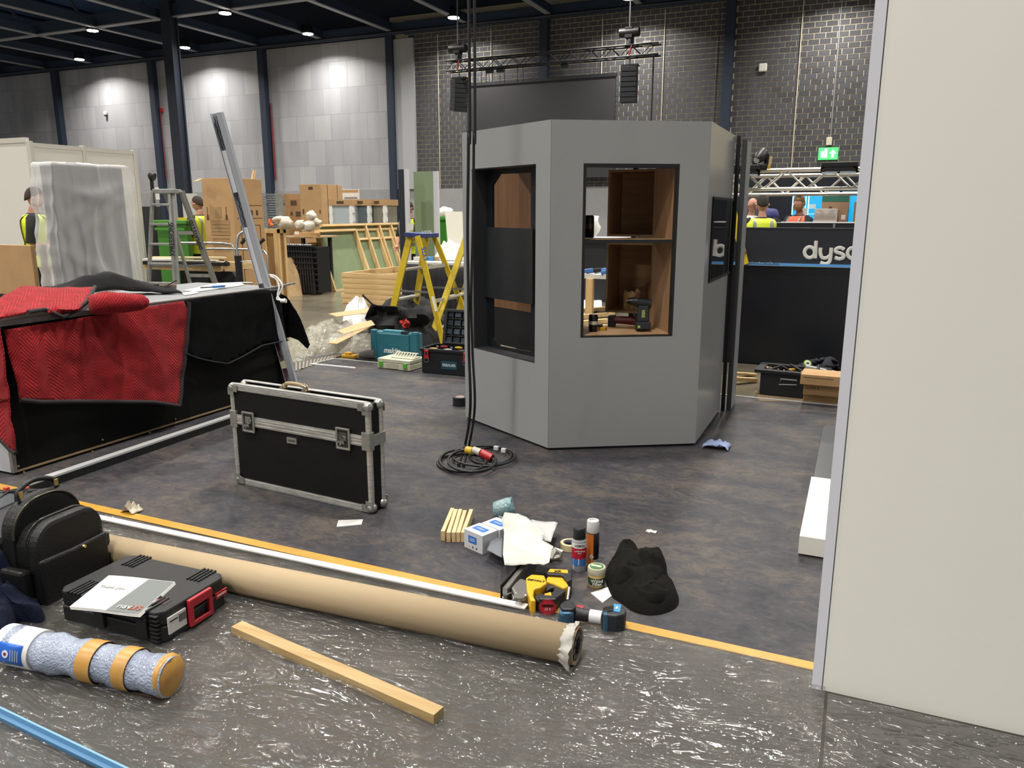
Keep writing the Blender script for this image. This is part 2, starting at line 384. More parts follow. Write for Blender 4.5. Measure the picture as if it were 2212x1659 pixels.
ring(MB(), fc, rect(.002, 1.0, z0, BH), rect(.18, .98, 1.1, 1.62), .018).o('panel', mat('a9abab', .2, spec=.6), booth)  # paler grey than the other faces, standing in for light missing on this side
MB().prism([tuple((HX[k] * .985 + Vector((-1.77, 5.59, 0)) * .015)[:2]) for k in (0, 1, 2, 3)] + [(-1.77, 6.2)], VZ, z0 + .01).o('plinth', BLACK, booth)
MB().prism([tuple((HX[k] * .96 + Vector((-1.77, 5.59, 0)) * .04)[:2]) for k in (0, 1, 2, 3, 4, 5)], BH - .03, BH - .012).o('roof_board', mat('1a1b1d', .8), booth)
b = MB()
for k in (4, 5): b.beam(HX[k] * .98 + Vector((-1.77, 5.59, 0)) * .02 + Vector((0, 0, z0)), HX[k] * .98 + Vector((-1.77, 5.59, 0)) * .02 + Vector((0, 0, BH - .03)), .04, .04, (1, 0, 0))
b.o('post', BLACK, booth)
# left window: black liner, chamfered black board, middle board, wood behind
f0 = face(0)
ring(MB(), lambda u, z, w: f0(u, z, w - .005), rect(.12, .853, .566, 1.834), rect(.128, .846, .573, 1.827), .12).o('window_liner', mat('2a2c2f', .5), booth)
fn = lambda u, z, w: f0(u, z, w - .12)
hl = [fpx(0, *q, -.12) for q in ((1063, 730), (1078, 748), (1146, 760), (1147, 600), (1147, 373), (1078, 376), (1063, 400), (1063, 600))]
ring(MB(), fn, [(.05, .5), (.2, .5), (.98, .5), (.98, 1.2), (.98, 1.9), (.2, 1.9), (.05, 1.9), (.05, 1.2)], hl, .02).o('inner_frame', mat('0f1317', .5), booth)
q = [fpx(0, *k, -.1) for k in ((1038, 640), (1150, 658), (1150, 494), (1038, 490))]
MB().prism(q, -.115, -.1, lambda a, b_, c: f0(a, b_, c)).o('middle_board', mat('1f2224', .5), booth)
ua, ub = fpx(0, 1030, 450, -.48)[0], fpx(0, 1150, 450, -.48)[0]
MB().prism([(ua, .95), (ub, .95), (ub, 1.95), (ua, 1.95)], -.5, -.48, lambda a, b_, c: f0(a, b_, c)).o('back_board', wood('8d6542', '7c5636', 2), booth, label='brown plywood board seen through the upper left window')
MB().prism([(ua, .5), (ub, .5), (ub, .80), (ua, .80)], -.5, -.48, lambda a, b_, c: f0(a, b_, c)).o('dark_board', BLACK, booth)
MB().prism([(ua, .80), (ub, .80), (ub, .945), (ua, .945)], -.5, -.48, lambda a, b_, c: f0(a, b_, c)).o('back_board', wood('8d6542', '7c5636', 2), booth, label='brown plywood board seen through the lower left window')
# centre window: black liner, shelf, wooden side, plywood boxes
f1 = face(1)
ring(MB(), lambda u, z, w: f1(u, z, w), rect(.203, .81, .753, 1.832), rect(.222, .795, .762, 1.808), .05).o('window_liner', mat('0b0d10', .5), booth)
PLY = wood('b08a66', '9d7855', 2, .7); PLY0 = wood('b8946c', 'a5805a', 0, .7)
MB().prism(rect(.205, .80, 0, 0) and [(.205, -.03), (.80, -.03), (.80, -.50), (.205, -.42)], .745, .765, lambda a, b_, c: f1(a, c, b_)).o('shelf', PLY0, booth)
MB().prism([(.205, -.03), (.80, -.03), (.80, -.50), (.205, -.30)], 1.352, 1.37, lambda a, b_, c: f1(a, c, b_)).o('shelf', PLY0, booth)
MB().prism([(.2, 1.350), (.81, 1.350), (.81, 1.371), (.2, 1.371)], -.03, -.012, lambda a, b_, c: f1(a, b_, c)).o('shelf_edge', mat('111418', .5), booth)
MB().prism([(-.05, .75), (-.05, 1.83), (-.50, 1.83), (-.50, .75)], .797, .812, lambda a, b_, c: f1(c, b_, a)).o('side_board', PLY, booth)
pL = PY(1313, 440, 5.62); pR = PY(1413, 440, 5.62)
zt = PY(1360, 366, 5.62).z; zm = PY(1360, 511, 5.62).z; zb = PY(1330, 675, 5.62).z
def plybox(x0, x1, y0, y1, z0_, z1_, nm):
    b = MB(); t = .015
    for a in ((x0, x0 + t, y0, y1, z0_, z1_), (x1 - t, x1, y0, y1, z0_, z1_), (x0 + t, x1 - t, y0, y1, z0_, z0_ + t), (x0 + t, x1 - t, y0, y1, z1_ - t, z1_), (x0 + t, x1 - t, y1 - t, y1, z0_ + t, z1_ - t)):
        MB().b2(*a).o('board', PLY if a[1] - a[0] < .02 else PLY0, nm)
for (za, zb_, lab) in ((zm, zt, 'upper'), (zb, zm - .045, 'lower')):
    nb = bpy.data.objects.new('plywood_box', None); COL.objects.link(nb); nb.parent = booth
    nb['label'] = lab + ' open plywood box inside the booth'
    plybox(pL.x, pR.x + .03, 5.62, 5.95, za, zb_, nb)
# wall-mounted screen on the right face
MB().prism(rect(.165, 1.03, 1.085, 1.638), -.02, .012, lambda a, b_, c: fc(a, b_, c)).o('screen_frame', BLACK, booth)
MB().prism(rect(.185, 1.015, 1.105, 1.622), .012, .014, lambda a, b_, c: fc(a, b_, c)).o('screen_glass', mat('05060a', .03, spec=.8), booth)
MB().b2(-.9, -.875, 6.12, 6.16, VZ, BH).o('post', BLACK, booth)
t = T('loose_panel', 'narrow pale grey panel standing behind the booth right edge', 'panel', (-.84, 6.2, VZ))
MB().b2(-.862, -.832, 6.17, 6.42, VZ, 2.06).o('sheet', mat('9da0a4', .4), t); MB().b2(-.865, -.829, 6.165, 6.172, VZ, 2.06).o('edge_strip', mat('3a3d40', .5), t)

# things standing in the centre window
def on_shelf(x, y, z): return G(x, y, z)
def can(px, py, z, lab, c1='1b1c1f', c2='b9b7aa', h=.115, r=.031, name='drink_can'):
    p_ = G(px, py, z); t = T(name, lab, 'can', p_)
    MB().lathe([(r * .8, 0), (r, .008), (r, h - .012), (r * .82, h - .001)], p_, 18).o('body', mat(c1, .3, .4, var=.3, vs=40), t, smooth=40)
    MB().lathe([(r * 1.01, h * .42), (r * 1.01, h * .62)], p_, 18).o('band', mat(c2, .4), t, smooth=40)
    MB().lathe([(r * .8, h - .002), (r * .84, h)], p_, 18).o('lid', ALU, t, smooth=40)
    return t
can(1281, 716, .765, 'small black drink can on the booth lower shelf')
can(1272, 514, 1.37, 'dark can with orange lettering on the booth upper shelf', '191614', '3c2a1e', .15, .034)
def wtext(s, p_, size, m, t, face_dir=None, **k):
    """upright lettering facing the camera side"""
    x = _r.copy() if face_dir is None else Vector(face_dir)
    return text(s, size, m, frame(p_, x, Vector((0, 0, 1))), t, **k)
p_ = G(1388, 716, .765)
t = T('cordless_drill', 'black cordless drill with green marks standing on the booth lower shelf', 'drill', p_)
M_ = frame(p_, _r, -_d)
b = MB(M_); b.prism([(-.045, .01), (.045, .01), (.05, .06), (-.045, .06)], -.035, .035); b.o('battery', mat('15181d', .5), t, bevel=.006)
b = MB(M_); b.prism([(-.035, .06), (.042, .06), (.04, .17), (-.03, .17)], -.025, .025); b.o('grip', mat('14171c', .55), t, bevel=.008)
b = MB(M_); b.cyl((-.04, .195, 0), (.055, .185, 0), .032, .03, 18); b.cyl((-.075, .2, 0), (-.04, .197, 0), .026, .03, 18); b.o('motor_housing', mat('14171c', .5), t, smooth=40)
MB(M_).cyl((-.105, .203, 0), (-.075, .2, 0), .016, .024, 16).o('chuck', mat('191a1c', .3, .5), t, smooth=40)
MB(M_).prism([(-.012, .09), (.012, .09), (.012, .14), (-.008, .14)], .025, .028).o('green_mark', mat('7d8a4a', .5), t)
MB(M_).prism([(-.038, .02), (-.022, .02), (-.022, .036), (-.038, .036)], .035, .037).o('green_badge', mat('8cb63c', .5), t)
p_ = G(1330, 706, .765)
t = T('impact_driver', 'black and red power tool lying behind the drill in the booth', 'power tool', p_)
MB().cyl(p_ + Vector((-.02, 0, .05)), p_ + Vector((.13, .03, .045)), .026, .03).o('body', mat('5c1f26', .5), t, smooth=40)
MB().b2(p_.x - .05, p_.x - .005, p_.y - .03, p_.y + .03, p_.z, p_.z + .08).o('battery', mat('17181b', .5), t, bevel=.006)
p_ = G(1300, 713, .765); t = T('tape_measure', 'small yellow and black tool beside the drink can in the booth', 'hand tool', p_)
MB().b2(p_.x - .02, p_.x + .03, p_.y - .02, p_.y + .02, p_.z, p_.z + .022).o('body', mat('b8871c', .5), t, bevel=.004)
MB().b2(p_.x - .03, p_.x + .0, p_.y - .02, p_.y + .02, p_.z + .022, p_.z + .035).o('clip', BLACK, t)
p_ = Vector((pL.x + .17, 5.75, zb + .016)); t = T('paper_bag', 'crumpled brown paper bag in the lower plywood box', 'bag', p_)
b = MB(); b.grid(10, 6, lambda u, v: p_ + Vector((.12 * (u - .5) + .02 * fb((u * 3, v * 3, 1)), .06 * (v - .5) + .02 * fb((u * 3, v * 3, 9)), .14 * math.sin(math.pi * min(1, v * 1.3)) + .03 * fb((u * 5, v * 4, 3))))).o('sack', CARD, t, solid=.002)

# ================================================================ HANGING CABLE AND COIL
CB = mat('17181a', .5)
t = T('power_cable', 'thick black power cables hanging from the roof to a coil on the floor', 'cable', (-2.17, 4.09, VZ))
pts = [PY(1012, -60, 4.02), PY(1012, 300, 4.02), PY(1010, 500, 4.05), PY(1012, 640, 4.05), PY(1013, 760, 4.08), PY(1016, 880, 4.1), G(1005, 960, .03), G(990, 1004, .02)]
def spline(P, k=8):
    P = [Vector(p) for p in P]; out = []
    for i in range(len(P) - 1):
        a, b_, c, d = P[max(i - 1, 0)], P[i], P[i + 1], P[min(i + 2, len(P) - 1)]
        for j in range(k):
            s = j / k; out.append(.5 * ((2 * b_) + (c - a) * s + (2 * a - 5 * b_ + 4 * c - d) * s * s + (3 * b_ - a - 3 * c + d) * s ** 3))
    return out + [P[-1]]
# the cable goes up to the roof
top = Vector((pts[0].x, pts[0].y, 10.5))
b = MB(); b.tube(spline([top] + pts), .009, 8); b.o('cable', CB, t, smooth=60)
pts2 = [p + Vector((.028, .01, 0)) for p in pts[:3]] + [p + Vector((.012 + .006 * i, .012, 0)) for i, p in enumerate(pts[3:6])] + [G(1012, 968, .03), G(1000, 1006, .02)]
MB().tube(spline([top + Vector((.028, .01, 0))] + pts2), .008, 8).o('cable', CB, t, smooth=60)
for k, (cx, cy, rx, ry) in enumerate([(1005, 1000, 60, 20), (1045, 985, 68, 22), (1020, 995, 52, 24), (1060, 985, 45, 18), (1000, 995, 50, 24)]):
    P = [G(cx + rx * math.cos(a * .3 + k), cy + ry * math.sin(a * .3 + k), .012 + VZ + .012 * (k % 3)) for a in range(21)]
    MB().tube(P, .0085, 8, close=True).o('loop', CB, t, smooth=60)
pq = G(1040, 978, .06); MB().cyl(pq, pq + Vector((.07, .0, -.025)), .028, .026).o('plug', mat('b02a2e', .4), t, smooth=40, label='red plug')
MB().cyl(pq + Vector((-.06, .01, .01)), pq + Vector((-.005, 0, 0)), .022, .024).o('plug', mat('b9b8b0', .4), t, smooth=40, label='pale grey plug')
MB().cyl(pq + Vector((-.115, .02, .0)), pq + Vector((-.065, .01, .0)), .024, .024).o('plug', mat('c8a828', .4), t, smooth=40, label='yellow plug')
for i, q in enumerate(((1072, 968), (1088, 973))):
    p_ = G(*q, .035); MB().b2(p_.x - .015, p_.x + .015, p_.y - .012, p_.y + .012, p_.z - .01, p_.z + .012).o('cable_label', PAPER, t)

# ================================================================ FLIGHT CASE
P0, P1 = Vector((-3.195, 3.27, VZ)), Vector((-2.2, 3.185, VZ))
cw = (P1 - P0).length; CD_, CHh = .125, .592
M_ = frame(P0, P1 - P0, Vector((0, 0, 1)).cross(P1 - P0))
t = T('flight_case', 'black flight case with silver edges standing on the dark floor', 'flight case', P0)
BK = mat('0a0909', .6, bump=.15, bs=300, spec=.3); FAL = mat('c0bfbb', .35, .55, var=.18, vs=12, stretch=(1, 1, 6)); FST = mat('a9aba6', .35, .75, var=.08, vs=20)
MB(M_).b2(.012, cw - .012, .008, CD_ - .008, .014, CHh * .655).o('body_panel', BK, t)
MB(M_).b2(.012, cw - .012, .008, CD_ - .008, CHh * .665, CHh - .012).o('lid_panel', BK, t)
ex = .034
for (z_, h_) in ((0.006, 0), (CHh - ex, 1)):
    for y_ in (0, 1):
        b = MB(M_)
        ya = .004 if y_ == 0 else CD_ - .008
        b.b2(.03, cw - .03, ya, ya + .004, z_, z_ + ex)
        for g in range(3): b.b2(.03, cw - .03, ya - .002 if y_ == 0 else ya + .004, ya if y_ == 0 else ya + .006, z_ + .005 + g * .009, z_ + .010 + g * .009)
        zz = z_ - .002 if h_ == 0 else z_ + ex
        b.b2(.03, cw - .03, 0.004 if y_ == 0 else CD_ - .034, .034 if y_ == 0 else CD_ - .004, zz - .001, zz + .003)
        b.o('edge_rail', FAL, t)
for x_ in (0, 1):
    for y_ in (0, 1):
        xa = 0 if x_ == 0 else cw - .03; ya = 0 if y_ == 0 else CD_ - .03
        b = MB(M_); b.prism([(xa + .008, ya), (xa + .022, ya), (xa + .03, ya + .008), (xa + .03, ya + .022), (xa + .022, ya + .03), (xa + .008, ya + .03), (xa, ya + .022), (xa, ya + .008)], .02, CHh - .02); b.o('corner_post', FAL, t)
        for z_ in (.028, CHh - .022):
            b = MB(M_); cx, cy = (.018 if x_ == 0 else cw - .018), (.018 if y_ == 0 else CD_ - .018)
            b.ball((cx, cy, z_), (.03, .028, .028), 8)
            sx, sz = (1 if x_ == 0 else -1), (1 if z_ < .3 else -1)
            b.b2(cx, cx + sx * .05, (-.004 if y_ == 0 else CD_ - .0), (.0 if y_ == 0 else CD_ + .004), z_ - .02, z_ + .02)
            b.b2(cx - .022, cx + .022, (-.004 if y_ == 0 else CD_), (0 if y_ == 0 else CD_ + .004), z_, z_ + sz * .04)
            b.o('ball_corner', FST, t, smooth=50)
zb_ = CHh * .66
b = MB(M_); b.b2(.03, cw - .03, .0, .006, zb_ - .028, zb_ + .028); b.b2(.03, cw - .03, -.003, .001, zb_ - .003, zb_ + .003); b.b2(.03, cw - .03, -.003, .001, zb_ + .012, zb_ + .016); b.b2(.03, cw - .03, -.003, .001, zb_ - .02, zb_ - .016); b.o('centre_rail', FAL, t)
MB(M_).b2(.0, .006, .03, CD_ - .03, zb_ - .026, zb_ + .026).o('side_rail', FAL, t); MB(M_).b2(cw - .006, cw, .03, CD_ - .03, zb_ - .026, zb_ + .026).o('side_rail', FAL, t)
for x_ in (0, 1):
    xa = -.003 if x_ == 0 else cw - .05
    b = MB(M_); b.b2(xa, xa + .053, -.004, .034, zb_ - .048, zb_ + .048); b.b2(xa + (.0 if x_ == 0 else .015), xa + (.038 if x_ == 0 else .053), .034, CD_ + .004, zb_ - .03, zb_ + .03)
    for q in ((.01, .04), (.01, -.04), (.043, .02), (.043, -.02)): b.cyl((xa + q[0], -.007, zb_ + q[1]), (xa + q[0], -.004, zb_ + q[1]), .003, n=8)
    b.o('brace', FST, t, bevel=.004)
for x_ in (.145, .83):
    xc = cw * x_
    o_ = rect(xc - .046, xc + .046, zb_ - .062, zb_ + .056); i_ = rect(xc - .035, xc + .035, zb_ - .05, zb_ + .045)
    l = ring(MB(M_), lambda u, z, w: (u, -.012 - w, z), o_, i_, .012).o('latch', FST, t, bevel=.003)
    MB(M_).b2(xc - .034, xc + .034, -.003, -.001, zb_ - .05, zb_ + .045).o('dish', mat('55554f', .3, .9), l)
    b = MB(M_); b.b2(xc - .022, xc + .022, -.010, -.003, zb_ - .012, zb_ + .03); b.cyl((xc, -.014, zb_ + .0), (xc, -.003, zb_), .016); b.b2(xc - .03, xc + .01, -.013, -.004, zb_ - .03, zb_ - .016); b.beam((xc - .02, -.012, zb_ - .04), (xc + .026, -.012, zb_ + .01), .008, .006); b.o('turn_key', CHROME, l, bevel=.001)
MB(M_).b2(cw * .46 - .035, cw * .46 + .035, -.001, .009, zb_ - .085, zb_ - .052).o('name_plate', ALU, t); MB(M_).b2(cw * .46 - .025, cw * .46 + .025, -.002, -.0008, zb_ - .074, zb_ - .063).o('plate_print', mat('4a4a48', .5), t)
hx = cw * .45
b = MB(M_); b.tube(spline([(hx - .075, CD_ / 2, CHh + .004), (hx - .065, CD_ / 2, CHh + .028), (hx, CD_ / 2, CHh + .034), (hx + .06, CD_ / 2, CHh + .028)]), .011, 10); hd = b.o('handle', mat('96805c', .5, var=.1), t, smooth=50)
b = MB(M_)
for x_ in (-.085, .075): b.b2(hx + x_ - .02, hx + x_ + .02, CD_ / 2 - .018, CD_ / 2 + .018, CHh - .002, CHh + .006); b.tube([(hx + x_, CD_ / 2 - .012, CHh + .004), (hx + x_, CD_ / 2 - .012, CHh + .024), (hx + x_, CD_ / 2 + .012, CHh + .024), (hx + x_, CD_ / 2 + .012, CHh + .004)], .004, 8)
b.tube([(hx + .055, CD_ / 2, CHh + .03), (hx + .085, CD_ / 2, CHh + .022)], .013, 10)
b.o('handle_bracket', mat('b3a68d', .25, .9), hd, smooth=50)

# ================================================================ COUNTER WITH BLANKETS
cn = T('display_counter', 'long black counter with silver top edge left of the flight case', 'counter', (-4.95, 4.08, VZ))
CT = .925
MB().b2(-5.45, -4.5, 2.86, 5.3, .02, CT - .03).o('body', mat('0a0a0b', .65, spec=.25), cn)
MB().b2(-5.45, -4.52, 2.835, 2.862, .02, CT - .03).o('end_panel', mat('b9bbc2', .5), cn, label='pale grey end panel')
MB().b2(-4.522, -4.498, 2.835, 2.86, .02, CT - .03).o('corner_trim', ALU, cn)
MB().b2(-5.44, -4.51, 2.88, 5.28, VZ, .022).o('plinth', BLACK, cn)
MB().b2(-4.502, -4.497, 2.86, 5.3, .02, .032).o('bottom_edge', mat('9c8460', .7), cn)
MB().b2(-5.45, -4.50, 2.84, 5.3, CT - .03, CT - .004).o('top', mat('85878a', .4), cn)
b = MB(); b.b2(-4.51, -4.478, 2.80, 5.32, CT - .028, CT); b.b2(-4.48, -4.474, 2.80, 5.32, CT - .006, CT + .002); b.o('edge_rail', mat('97938f', .45, .15), cn)
for (x, y) in ((222, 950), (200, 975), (324, 935), (379, 905), (40, 1007), (52, 1020)): q = PX(x, y, -4.497); MB().cyl(q - Vector((.003, 0, 0)), q + Vector((.003, 0, 0)), .006, n=8).o('screw', mat('c9b07a', .4, .6), cn)
def quilt(c, name, a=1.0, rough=.95, sh=.25):
    m = bpy.data.materials.new(name); m.use_nodes = True; N, L, p = nodes(m)
    p.inputs['Roughness'].default_value = rough; p.inputs['Sheen Weight'].default_value = sh; p.inputs['Specular IOR Level'].default_value = .15
    tc = N.new('ShaderNodeTexCoord'); sp = N.new('ShaderNodeSeparateXYZ'); L.new(tc.outputs['Object'], sp.inputs[0])
    s = N.new('ShaderNodeMath'); s.operation = 'ADD'; L.new(sp.outputs[0], s.inputs[0]); L.new(sp.outputs[1], s.inputs[1])
    pg = N.new('ShaderNodeMath'); pg.operation = 'PINGPONG'; pg.inputs[1].default_value = .075; L.new(s.outputs[0], pg.inputs[0])
    m1 = N.new('ShaderNodeMath'); m1.operation = 'MULTIPLY_ADD'; m1.inputs[1].default_value = 1.15; L.new(pg.outputs[0], m1.inputs[0]); L.new(sp.outputs[2], m1.inputs[2])
    s2 = N.new('ShaderNodeMath'); s2.operation = 'MULTIPLY_ADD'; s2.inputs[1].default_value = .35; L.new(sp.outputs[0], s2.inputs[0]); L.new(m1.outputs[0], s2.inputs[2])
    p2 = N.new('ShaderNodeMath'); p2.operation = 'PINGPONG'; p2.inputs[1].default_value = .012; L.new(s2.outputs[0], p2.inputs[0])
    mr = N.new('ShaderNodeMapRange'); mr.inputs[2].default_value = .006; L.new(p2.outputs[0], mr.inputs[0])
    bp = N.new('ShaderNodeBump'); bp.inputs['Distance'].default_value = .006 * a; bp.inputs['Strength'].default_value = .9
    n = N.new('ShaderNodeTexNoise'); n.inputs['Scale'].default_value = 14; n.inputs['Detail'].default_value = 5; L.new(tc.outputs['Object'], n.inputs[0])
    ad = N.new('ShaderNodeMath'); ad.operation = 'ADD'; L.new(mr.outputs[0], ad.inputs[0]); L.new(n.outputs['Fac'], ad.inputs[1])
    L.new(ad.outputs[0], bp.inputs['Height']); L.new(bp.outputs[0], p.inputs['Normal'])
    cr = N.new('ShaderNodeValToRGB'); e = cr.color_ramp.elements; cc = lin(c); e[0].position = .3; e[0].color = tuple(k * .72 for k in cc[:3]) + (1,); e[1].position = .7; e[1].color = cc
    L.new(n.outputs['Fac'], cr.inputs[0]); L.new(cr.outputs[0], p.inputs['Base Color']); return m
RED = quilt('a5252b', 'red_quilt', sh=.06); BQ = quilt('0a0a0c', 'black_quilt', .3, sh=0); BIND = mat('2b2729', .9)
def side(x, y, k=0): return PX(x, y, -4.47 + k)
t = T('moving_blanket', 'red quilted blanket with dark binding hanging down the side of the counter', 'blanket', side(200, 760))
out = [(2, 712), (100, 697), (200, 681), (300, 664), (392, 650), (400, 672), (396, 760), (378, 876), (290, 870), (200, 867), (110, 866), (30, 862), (18, 800)]
def drap(x, y):
    p = side(x, y); d = .03 + .022 * math.sin(p.y * 7 + 1.5 * fb((p.y, p.z, 0), 2)) * min(1, (CT - p.z) * 3) + .012 * fb((p.y, p.z, 4), 6)
    return p + Vector((max(.006, d), 0, 0))
b = MB(); b.sheet(out, 9, drap); b.o('cloth', RED, t, smooth=80, solid=.008)
MB().tube([drap(*q) + Vector((.006, 0, 0)) for q in [(402 - 6 * (k / 20) ** 2 * 4, 652 + 224 * k / 20) for k in range(21)]] , .014, 8).o('binding', BIND, t, smooth=60)
MB().tube([drap(*q) + Vector((.006, 0, 0)) for q in [(378 - 12 * k, 876 - (9 if k > 5 else 9 * k / 5) - (5 * max(0, k - 25) / 4)) for k in range(30)]], .014, 8).o('binding', BIND, t, smooth=60)
t = T('moving_blanket', 'red blanket corner folded round the near end of the counter', 'blanket', PY(10, 900, 2.8))
MB().sheet([(-60, 716), (4, 706), (12, 760), (24, 862), (0, 868), (-60, 866)], 9, lambda x, y: PY(x, y, 2.79) + Vector((0, -.012 * (1 + fb((x / 50, y / 40, 3))), 0))).o('cloth', RED, t, smooth=80, solid=.008)
nf = lambda x, y: PY(x, y, 2.80) + Vector((0, -.01 * (1 + fb((x / 60, y / 60, 0))), 0))
MB().sheet([(-60, 860), (0, 866), (22, 862), (27, 905), (37, 940), (37, 975), (26, 968), (0, 940), (-60, 880)], 9, nf).o('cloth', RED, t, smooth=80, solid=.008)
MB().tube([nf(-60, 882), nf(0, 941), nf(26, 970), nf(38, 978)], .014, 8).o('binding', BIND, t, smooth=60)
def hull(x, y, k=0, lift=0):
    p = PX(x, y, -4.44 + k)
    if p.z < CT + .02 + lift: return p
    yr = 690 - .126 * x; s = max(0, min(1, (yr - y) / 70))
    return G(x, y, CT + .03 + lift + .09 * s)
def top_cloth(pts_, base, m, amp=.012, step=8):
    b = MB(); b.sheet(pts_, step, lambda x, y: hull(x, y) + Vector((.3, -.2, 1)) * (amp * fb((x / 40, y / 26, base), 1)))
    return b
t = T('moving_blanket', 'red quilted blanket folded on the counter with its dark-bound corner hanging over', 'blanket', G(100, 650, CT))
top_cloth([(-40, 700), (-40, 660), (0, 645), (22, 632), (42, 622), (80, 620), (140, 623), (204, 621), (190, 640), (180, 660), (158, 676), (136, 687), (118, 680), (95, 670), (60, 676), (0, 686)], 1, RED).o('cloth', RED, t, smooth=80, solid=.012)
MB().tube([hull(*q) + Vector((.02, -.01, .01)) for q in ((204, 622), (195, 640), (184, 657), (160, 675), (136, 688), (118, 681), (95, 671), (60, 677))], .013, 8).o('binding', BIND, t, smooth=60)
t = T('moving_blanket', 'red blanket bundled in a rounded roll on the counter behind the bound corner', 'blanket', G(260, 645, CT))
c0, c1 = G(190, 652, CT + .06), G(325, 645, CT + .06)
b = MB(); b.tube(spline([c0 + (c1 - c0) * k for k in (0, .15, .35, .6, .8, .93, 1.0)], 5), [r_ for r_ in [.05, .07, .08, .088, .092, .096, .098, .1, .1, .1, .099, .097, .095, .094, .092, .09, .088, .085, .083, .08, .078, .075, .07, .066, .06, .055, .05, .045, .04, .035, .015]], 22)
b.v = [Vector((v.x, v.y, CT + .005 + (v.z - CT - .005) * .72)) + Vector((1, 1, .7)) * (.022 * fb(v, 6)) for v in b.v]; b.o('cloth', RED, t, smooth=80)
t = T('moving_blanket', 'black blanket crumpled along the back of the counter behind the red ones', 'blanket', G(250, 625, CT + .05))
b = MB(); bp0, bp1 = G(95, 624, CT + .05), G(360, 622, CT + .04)
def bk_(u, v):
    p = bp0.lerp(bp1, u); h = .05 + .12 * math.sin(math.pi * u) ** 1.5 * (.6 + .4 * math.cos((u - .5) * 5)) + .02 * fb((u * 8, v * 3, 2))
    return p + Vector((-.16 + .32 * (v), 0, 0)) + Vector((0, 0, -.045 + h * math.sin(math.pi * (.08 + .84 * v))))
b.grid(40, 12, bk_).o('cloth', mat('151517', .95), t, smooth=80, solid=.01)
t = T('moving_blanket', 'black quilted blanket hanging over the far half of the counter', 'blanket', side(500, 700))
MB().sheet([(392, 650), (470, 638), (562, 626), (598, 628), (606, 660), (616, 733), (560, 745), (520, 768), (486, 784), (455, 780), (420, 772), (394, 762)], 9, lambda x, y: side(x, y) + Vector((.012 + .012 * math.sin(x / 26 + y / 90) + .008 * fb((x / 50, y / 50, 3)), 0, 0))).o('cloth', BQ, t, smooth=80, solid=.008)
def edge_(x, y): return side(x, y) + Vector((.03, 0, 0))
MB().tube([edge_(*q) for q in ((394, 763), (420, 773), (455, 781), (486, 785), (520, 769), (560, 746), (616, 734))], .007, 8).o('binding', mat('1c1c1f', .9), t, smooth=60)
far_c = lambda x, y: PY(x, y, 5.36 + .02 * math.sin(x / 14)) + Vector((0, .01 * fb((x / 30, y / 30, 5)), 0))
MB().sheet([(596, 628), (618, 640), (640, 672), (655, 705), (669, 745), (664, 753), (645, 735), (628, 728), (612, 732), (600, 680)], 7, far_c).o('corner_flap', BQ, t, smooth=80, solid=.008)
# odds on the counter top
t = T('paint_tub', 'translucent paint tub with brown stains and a brush on the counter', 'tub', G(365, 632, CT)); p_ = t.location
MB().lathe([(.055, 0), (.062, .055), (.066, .06), (.058, .06), (.052, .01)], p_, 22).o('tub', mat('8f7d6a', .35, var=.4, vs=22), t, smooth=40)
MB().beam(p_ + Vector((-.02, 0, .05)), p_ + Vector((.06, .03, .095)), .012, .006).o('brush', BLACK, t)
for i, (pts_, nm, lab, c_) in enumerate([([(395, 628), (470, 612), (520, 610), (528, 616), (430, 630)], 'paper_sheet', 'white paper sheet lying on the far end of the counter', 'c9cac6'), ([(392, 634), (420, 629), (430, 633), (400, 638)], 'paper_scrap', 'small white paper scrap beside the paint tub', 'd2d0cc')]):
    tag(MB().prism(up(pts_, CT), CT - .001, CT + .003).o(nm, mat(c_, .7)), lab, 'paper')
t = T('utility_knife', 'blue and black utility knife on the counter paper', 'knife', G(475, 622, CT + .006)); p_ = t.location
MB().beam(p_ + Vector((-.05, -.04, .01)), p_ + Vector((.03, .03, .014)), .03, .018).o('handle', mat('2d6ca8', .4), t, bevel=.004); MB().beam(p_ + Vector((-.12, -.09, .005)), p_ + Vector((-.05, -.04, .008)), .018, .008).o('blade_guard', BLACK, t)
# aluminium profile lying on the floor
t = T('floor_profile', 'long white and black aluminium profile lying in front of the counter', 'profile', (-4.16, 3.7, VZ))
MB().beam((-4.15, 2.68, .056), (-4.2, 4.75, .056), .055, .012).o('top_face', mat('c9cbcb', .35, .2), t); MB().beam((-4.135, 2.69, .026), (-4.185, 4.74, .026), .028, .048).o('side_face', BLACK, t)
t = T('metal_strip', 'grey metal strip lying across the far end of the counter', 'strip', G(600, 618, CT + .02))
MB().beam(G(575, 624, CT + .01), G(634, 612, CT + .012), .03, .012).o('strip', ALUD, t)
# leaning light batten
Q = Vector((-4.44, 5.30, .95)); Bq = G(640, 842, .0)
v_ = ray(468, 244); dd = (Q - Bq).normalized(); w0 = Bq - _C; a_, b_, c_ = dd.dot(dd), dd.dot(v_), v_.dot(v_); d_, e_ = dd.dot(w0), v_.dot(w0)
sT = (b_ * e_ - c_ * d_) / (a_ * c_ - b_ * b_); tT = (a_ * e_ - b_ * d_) / (a_ * c_ - b_ * b_); Tp = _C + v_ * tT
Bq2 = G(636, 848, .0)
nx = (Tp - Bq2).normalized(); sd = nx.cross(_f).normalized(); 
M_ = frame(Bq2, nx, sd); Lb = (Tp - Bq2).length
if M_.to_3x3() @ Vector((0, 0, 1)) @ _f > 0: M_ = frame(Bq2, nx, -sd)
t = T('light_batten', 'tall aluminium light batten leaning against the end of the counter', 'light batten', Bq2)
sgn = 1 if (M_.to_3x3() @ Vector((0, 1, 0))).dot(_r) > 0 else -1
wd = .046
